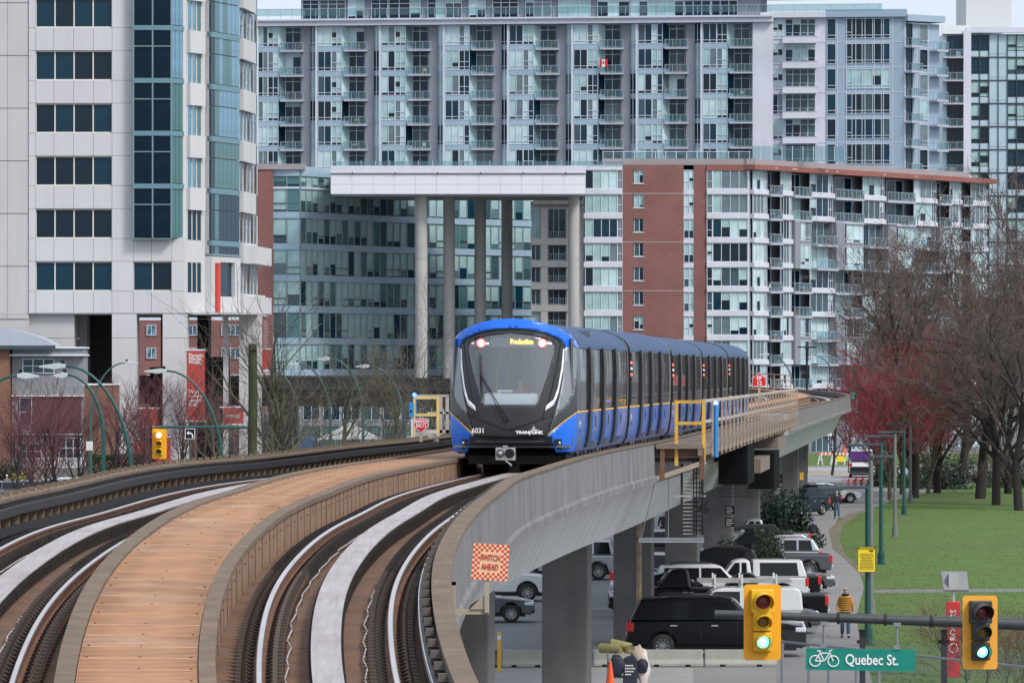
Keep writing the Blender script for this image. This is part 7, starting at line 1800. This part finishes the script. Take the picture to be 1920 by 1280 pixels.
# ---------------------------------------------------------------- bare trees
def tree_mesh(seed, h, r0, nb, spread, lv, twig, mat, twmat, lean=0.0, fork=True, first=.22, up=.35, dense=1.0, wob=.12, splits=3, rmin=.008):
    rr = random.Random(seed); T = MB(); C_ = MB(); tw = []
    def branch(p, dirv, length, r, depth):
        n = 4 if depth < 2 else 3 if depth < 4 else 2; pts = [p]; rs = [r]; dd = dirv.copy()
        for i in range(n):
            dd = (dd + Vector((rr.gauss(0, wob), rr.gauss(0, wob), rr.gauss(0, wob * .6) + up * .10))).normalized(); pts.append(pts[-1] + dd * length / n); rs.append(max(rmin * .6, r * (1 - .62 * (i + 1) / n)))
        (T if depth == 0 else C_).tube(pts, rs, mat if depth < 2 else twmat, 7 if depth == 0 else 5 if depth == 1 else 3, False)
        if depth >= lv: return
        k = int((nb if depth == 0 else splits + rr.random() * 2.2) * dense)
        for i in range(k):
            t = (first + (1 - first) * (i + rr.random()) / k) if depth == 0 else .22 + .78 * (i + rr.random()) / k
            q = min(int(t * n), n - 1); pp = pts[q].lerp(pts[q + 1], t * n - q); ax = (pts[q + 1] - pts[q]).normalized()
            a = rr.uniform(0, 2 * pi); o1 = ax.orthogonal().normalized(); o2 = ax.cross(o1); ang = spread * rr.uniform(.6, 1.25)
            nd = (ax * cos(ang) + (o1 * cos(a) + o2 * sin(a)) * sin(ang)); nd.z += up * .35; nd.normalize()
            L_ = length * (rr.uniform(.50, .72) if depth == 0 else rr.uniform(.45, .75)) * (1 - .35 * t if depth == 0 else 1)
            rq = (rs[q] + (rs[q + 1] - rs[q]) * (t * n - q)) * rr.uniform(.45, .65)
            branch(pp, nd, L_, max(rmin, rq), depth + 1)
    branch(Vector((0, 0, 0)), Vector((lean, 0, 1)).normalized(), h * .78, r0, 0)
    return T.mesh('trunk', True), C_.mesh('crown', True)
bark = M('bark_dark', (.026, .021, .019), .95, var=.3, scale=3, bump=.6); twg = M('twig_grey_brown', (.135, .100, .085), .95, var=.3, scale=.5); twr = M('twig_red', (.34, .062, .078), .9, var=.35, scale=.6); barkm = M('bark_mossy', (.085, .085, .05), .95, var=.4, scale=3, bump=.5); twm = M('twig_mossy', (.115, .10, .075), .95, var=.3); twp = M('twig_purple', (.15, .055, .060), .95, var=.35, scale=.6)
big = [tree_mesh(5, 19, .42, 17, .62, 5, 1, bark, twg, .12, dense=1.0, up=.45, splits=3, rmin=.023, first=.14), tree_mesh(9, 18, .38, 18, .75, 5, 1, bark, twg, -.05, dense=1.0, up=.22, splits=3, rmin=.023, first=.14), tree_mesh(33, 17, .36, 18, .85, 5, 1, bark, twg, .02, dense=1.0, up=.05, splits=3, rmin=.023, first=.13)]
redt = tree_mesh(3, 12, .22, 22, .60, 5, 1, barkm, twr, 0, dense=1.0, up=.5, first=.12, splits=3, rmin=.018)
sm = [tree_mesh(21, 6.5, .12, 14, .55, 3, 1, bark, twp, .05, up=.4, splits=5, rmin=.012), tree_mesh(22, 6, .11, 15, .65, 3, 1, bark, twp, -.05, up=.3, splits=5, rmin=.012)]
mosst = [tree_mesh(41, 11, .17, 15, .6, 3, 1, barkm, twm, .0, up=.3, first=.25, splits=4, rmin=.010, wob=.16), tree_mesh(44, 9, .10, 13, .8, 3, 1, barkm, twm, .0, up=.1, first=.3, splits=4, rmin=.009, wob=.18)]
def tree(ms, label, loc, rz=0, sc=1.0, name='bare_tree', group='bare trees', tilt=0):
    t = thing(name, label, 'tree', loc, rz, group); t.scale = (sc,) * 3 if not isinstance(sc, tuple) else sc; t.rotation_euler[1] = tilt
    inst(ms[0], 'trunk', t); inst(ms[1], 'crown', t); return t
def base(px, d): return PX(px, 695 + 9.2 * F / d, d)
pk_ = 'bare park trees at the right'
tree(big[0], 'tall leaning bare tree nearest the lamp posts with the leftmost dark trunk', base(1715, 386), .3, .80, group=pk_)
tree(big[1], 'straight bare tree with slim trunk next right of the leaning one', base(1757, 402), 1.9, .84, group=pk_)
tree(big[2], 'bare tree with thick dark forked trunk in the middle of the lawn edge', base(1868, 366), 4.1, .90, group=pk_)
tree(big[0], 'bare tree with stout trunk close behind the forked one', base(1838, 384), 2.6, .98, group=pk_)
tree(big[1], 'bare tree whose trunk stands against the right edge of the picture', base(1910, 352), 5.2, .84, group=pk_)
tree(big[2], 'bare tree further back between the two right trunks', base(1890, 400), .9, .88, group=pk_)
tree(big[1], 'bare tree with trunk beyond the park path, half hidden', base(1800, 432), 3.3, 1.02, group=pk_)
tree(big[2], 'thin-crowned bare tree behind the far end of the park', base(1705, 440), 2.2, .62, group=pk_)
tree(big[0], 'bare tree outside the right edge reaching its branches in', base(1985, 360), 3.9, .86, group=pk_)
for i, (px, d, s_, rz, lb) in enumerate(((1668, 380, .74, 0, 'crimson-twigged tree above the bend of the guideway'), (1715, 392, .80, 1.4, 'crimson-twigged tree, the tallest of the red ones'), (1652, 420, .62, 2.5, 'small crimson tree just behind the green plate'), (1688, 425, .8, 4.4, 'crimson-twigged tree low behind the lamp posts'), (1740, 400, .78, 5.1, 'crimson-twigged tree furthest right, mixed into the grey crowns'), (1690, 398, .70, 3.3, 'crimson-twigged tree filling the middle of the red group'))):
    tree(redt, lb, base(px, d), rz, s_, 'red_twig_tree', 'crimson-twigged trees')
for i, (px, d, s_, lb) in enumerate(((1560, 470, .95, 'slim bare tree behind the far double lamp'), (1592, 482, .9, 'slim bare tree left of the crimson ones'), (1650, 430, .7, 'small bare tree below the crimson crowns'))): tree(sm[i % 2], lb, base(px, d), i, s_ * 1.2)
lf = 'small purplish bare trees along the left street'
for i, (px, d, s_, lb) in enumerate(((25, 330, 1.05, 'purplish bare tree at the left edge before the brick house'), (60, 345, 1.0, 'purplish bare tree before the grey wing'), (115, 335, 1.12, 'purplish bare tree with a straight dark trunk over the parked cars'), (150, 352, 1.1, 'purplish bare tree between the two big lamp posts'), (200, 350, 1.1, 'purplish bare tree in front of the brown annex'), (268, 362, 1.12, 'purplish bare tree over the low red banner'), (300, 372, 1.1, 'purplish bare tree behind the traffic signal'), (345, 368, 1.25, 'purplish bare tree left of the tall red banner'), (392, 380, 1.1, 'purplish bare tree before the shopfront'), (85, 368, 1.0, 'purplish bare tree behind the yellow shrub'))):
    tree(sm[i % 2], lb, base(px, d), i * 1.3, s_, group=lf)
for i, (px, d, s_, lb, k_) in enumerate(((500, 250, 1.12, 'moss-streaked bare tree close right of the wooden post', 0), (525, 262, .95, 'moss-streaked bare tree behind the first one', 1), (545, 285, .9, 'crooked bare tree between the first thin lamps', 1), (585, 300, 1.0, 'bare tree between the thin curved lamps', 1), (640, 330, .95, 'bare tree under the highest lamp arm', 0), (700, 345, .95, 'bare tree left of the last curved lamp', 1), (730, 360, 1.0, 'twiggy tree before the dark girder', 0), (806, 300, 1.28, 'slender bare tree rising behind the yellow frame', 1), (655, 300, .8, 'low twiggy tree before the parked dark car', 1), (440, 280, 1.0, 'bare tree left of the wooden post', 1), (832, 340, 1.0, 'bare tree hidden by the train nose', 1))): tree(mosst[k_], lb, base(px, d), i * 2.1, s_, group='mossy bare trees behind the left parapet')
# red twigs bush lower right
bsh = tree_mesh(61, 2.2, .02, 26, .7, 3, 1, stem, M('twig_brush', (.16, .085, .07), .95, var=.3), 0, up=.3, first=.02, splits=4, rmin=.004)
for i, px in enumerate((1775, 1812, 1850, 1885, 1915)): tree(bsh, 'first second third fourth fifth'.split()[i] + ' clump of wiry reddish brush by the fence counted from the left', base(px, 158 - i * 2), i, 1.0, 'brush', 'wiry brush by the fence')
for o in [o for o in SC.objects if o.name.startswith('brush') and o.get('category')]: o['category'] = 'shrub'; pass
# ---------------------------------------------------------------- far street things
for px, lb in ((1550, 'white and orange street barricade left of the two'), (1576, 'street barricade with a yellow panel')):
    t = thing('street_barricade', lb, 'barricade', G(px, 871), 0, 'street barricades on the verge'); m = MB()
    for s in (-.62, .62): m.bar((s - .25, 0, 0), (s, 0, 1.2), .09, .09, white_p); m.bar((s + .25, 0, 0), (s, 0, 1.2), .09, .09, white_p); m.bar((s - .15, 0, .5), (s + .15, 0, .5), .08, .08, white_p)
    m.build('leg', t); m = MB()
    for q in range(8): m.box(-.75 + q * .19, -.56 + q * .19, -.06, 0, .95, 1.2, white_p if q % 2 else or_)
    m.build('board', t); 
    if px > 1560: boxpart(t, 'panel', -.4, .4, -.05, 0, .3, .85, yellow_s)
t = thing('bicycle', 'red share bicycles standing in a rack by the far road', 'bicycles', G(1606, 914)); rb = M('bike_red', (.5, .04, .02), .5)
for q in range(3):
    m = MB(); x0 = -.9 + q * .55
    for c in (0, 1.0): m.tube([(x0 + c + .32 * cos(a), q * .2, .33 + .32 * sin(a)) for a in [2 * pi * i / 14 for i in range(15)]], .03, rb if c == 0 else tire, 4, False)
    m.bar((x0, q * .2, .33), (x0 + .4, q * .2, .8), .06, .05, rb); m.bar((x0 + .4, q * .2, .35), (x0 + .9, q * .2, .8), .06, .05, rb); m.bar((x0 + 1.0, q * .2, .33), (x0 + .85, q * .2, 1.0), .06, .05, rb); m.bar((x0 + .35, q * .2, .3), (x0 + .3, q * .2, .95), .05, .05, rb); m.build('bicycle_frame', t, fix=False)
t = thing('traffic_cone', 'small orange cone far off on the verge', 'cone', G(1583, 850)); m = MB(); m.tube([(0, 0, 0), (0, 0, 1.3)], [.25, .05], or_, 10); m.build('cone_body', t)
t = thing('waste_bin', 'black square bin by the far lamp posts', 'bin', G(1655, 905)); m = MB(); m.box(-.55, .55, -.4, .4, 0, 1.5, black_p); bevel(m.build('bin_body', t), .04); m = MB(); m.box(-.58, .58, -.43, .43, 1.5, 1.58, black_p); m.build('lid', t)
t = thing('rock', 'grey boulder beside the far footpath', 'boulder', G(1588, 942)); blob('boulder', '', '', 0, 0, .25, (.6, .5, .4), conc, 4, t)
t = thing('small_sign', 'white square sign on a teal post left of the big lamp', 'sign', PX(168, 695 + 9.2 * F / 240, 240)); k = .024; zt_ = CAMZ - (848 - 695) * k
m = MB(); m.tube([(0, 0, 0), (0, 0, CAMZ - (828 - 695) * k)], .05, tealp, 8); m.build('post', t); m = MB(); m.box(-.15, .15, -.07, -.05, CAMZ - (844 - 695) * k, CAMZ - (827 - 695) * k, M('sign_grey', (.6, .6, .58), .6)); m.build('sign_plate', t)
# crowd of far street colour under the far guideway
t = thing('market_tent', 'white canopy seen through the bare trees under the far guideway', 'tent', base(655, 470)); m = MB(); m.prism([(-2.8, 3.2), (0, 4.6), (2.8, 3.2)], -2, 2, white_p); m.box(-2.7, -2.6, -2, -1.9, 0, 3.2, white_p); m.box(2.6, 2.7, -2, -1.9, 0, 3.2, white_p); m.build('canopy', t)
t = thing('far_building', 'low grey building closing the street under the far guideway', 'building', base(520, 560)); m = MB(); m.box(0, 24, 0, 8, 0, 6.5, M('far_grey', (.24, .25, .27), .8, var=.15)); m.build('wall', t)
for q in range(11): window(t, .6 + q * 2.1, .6, 1.8, 2.8, -.1, [.5], [.7], mul_d, g_teal if q % 3 else g_blind, 3)
for q in range(11): window(t, .6 + q * 2.1, 4.0, 1.8, 1.6, -.1, [.5], [], mul_w, 'dark', 3)
t = thing('far_blue_tent', 'blue market tent under the far guideway behind the twigs', 'tent', base(575, 462)); bt = M('tent_blue', (.03, .10, .25), .7); m = MB(); m.prism([(-2.2, 2.4), (0, 3.6), (2.2, 2.4)], -1.5, 1.5, bt); m.box(-2.1, 2.1, 1.3, 1.4, 0, 2.4, bt); m.build('canopy', t)
if __name__ == '__main__': print('objects', len(SC.objects))
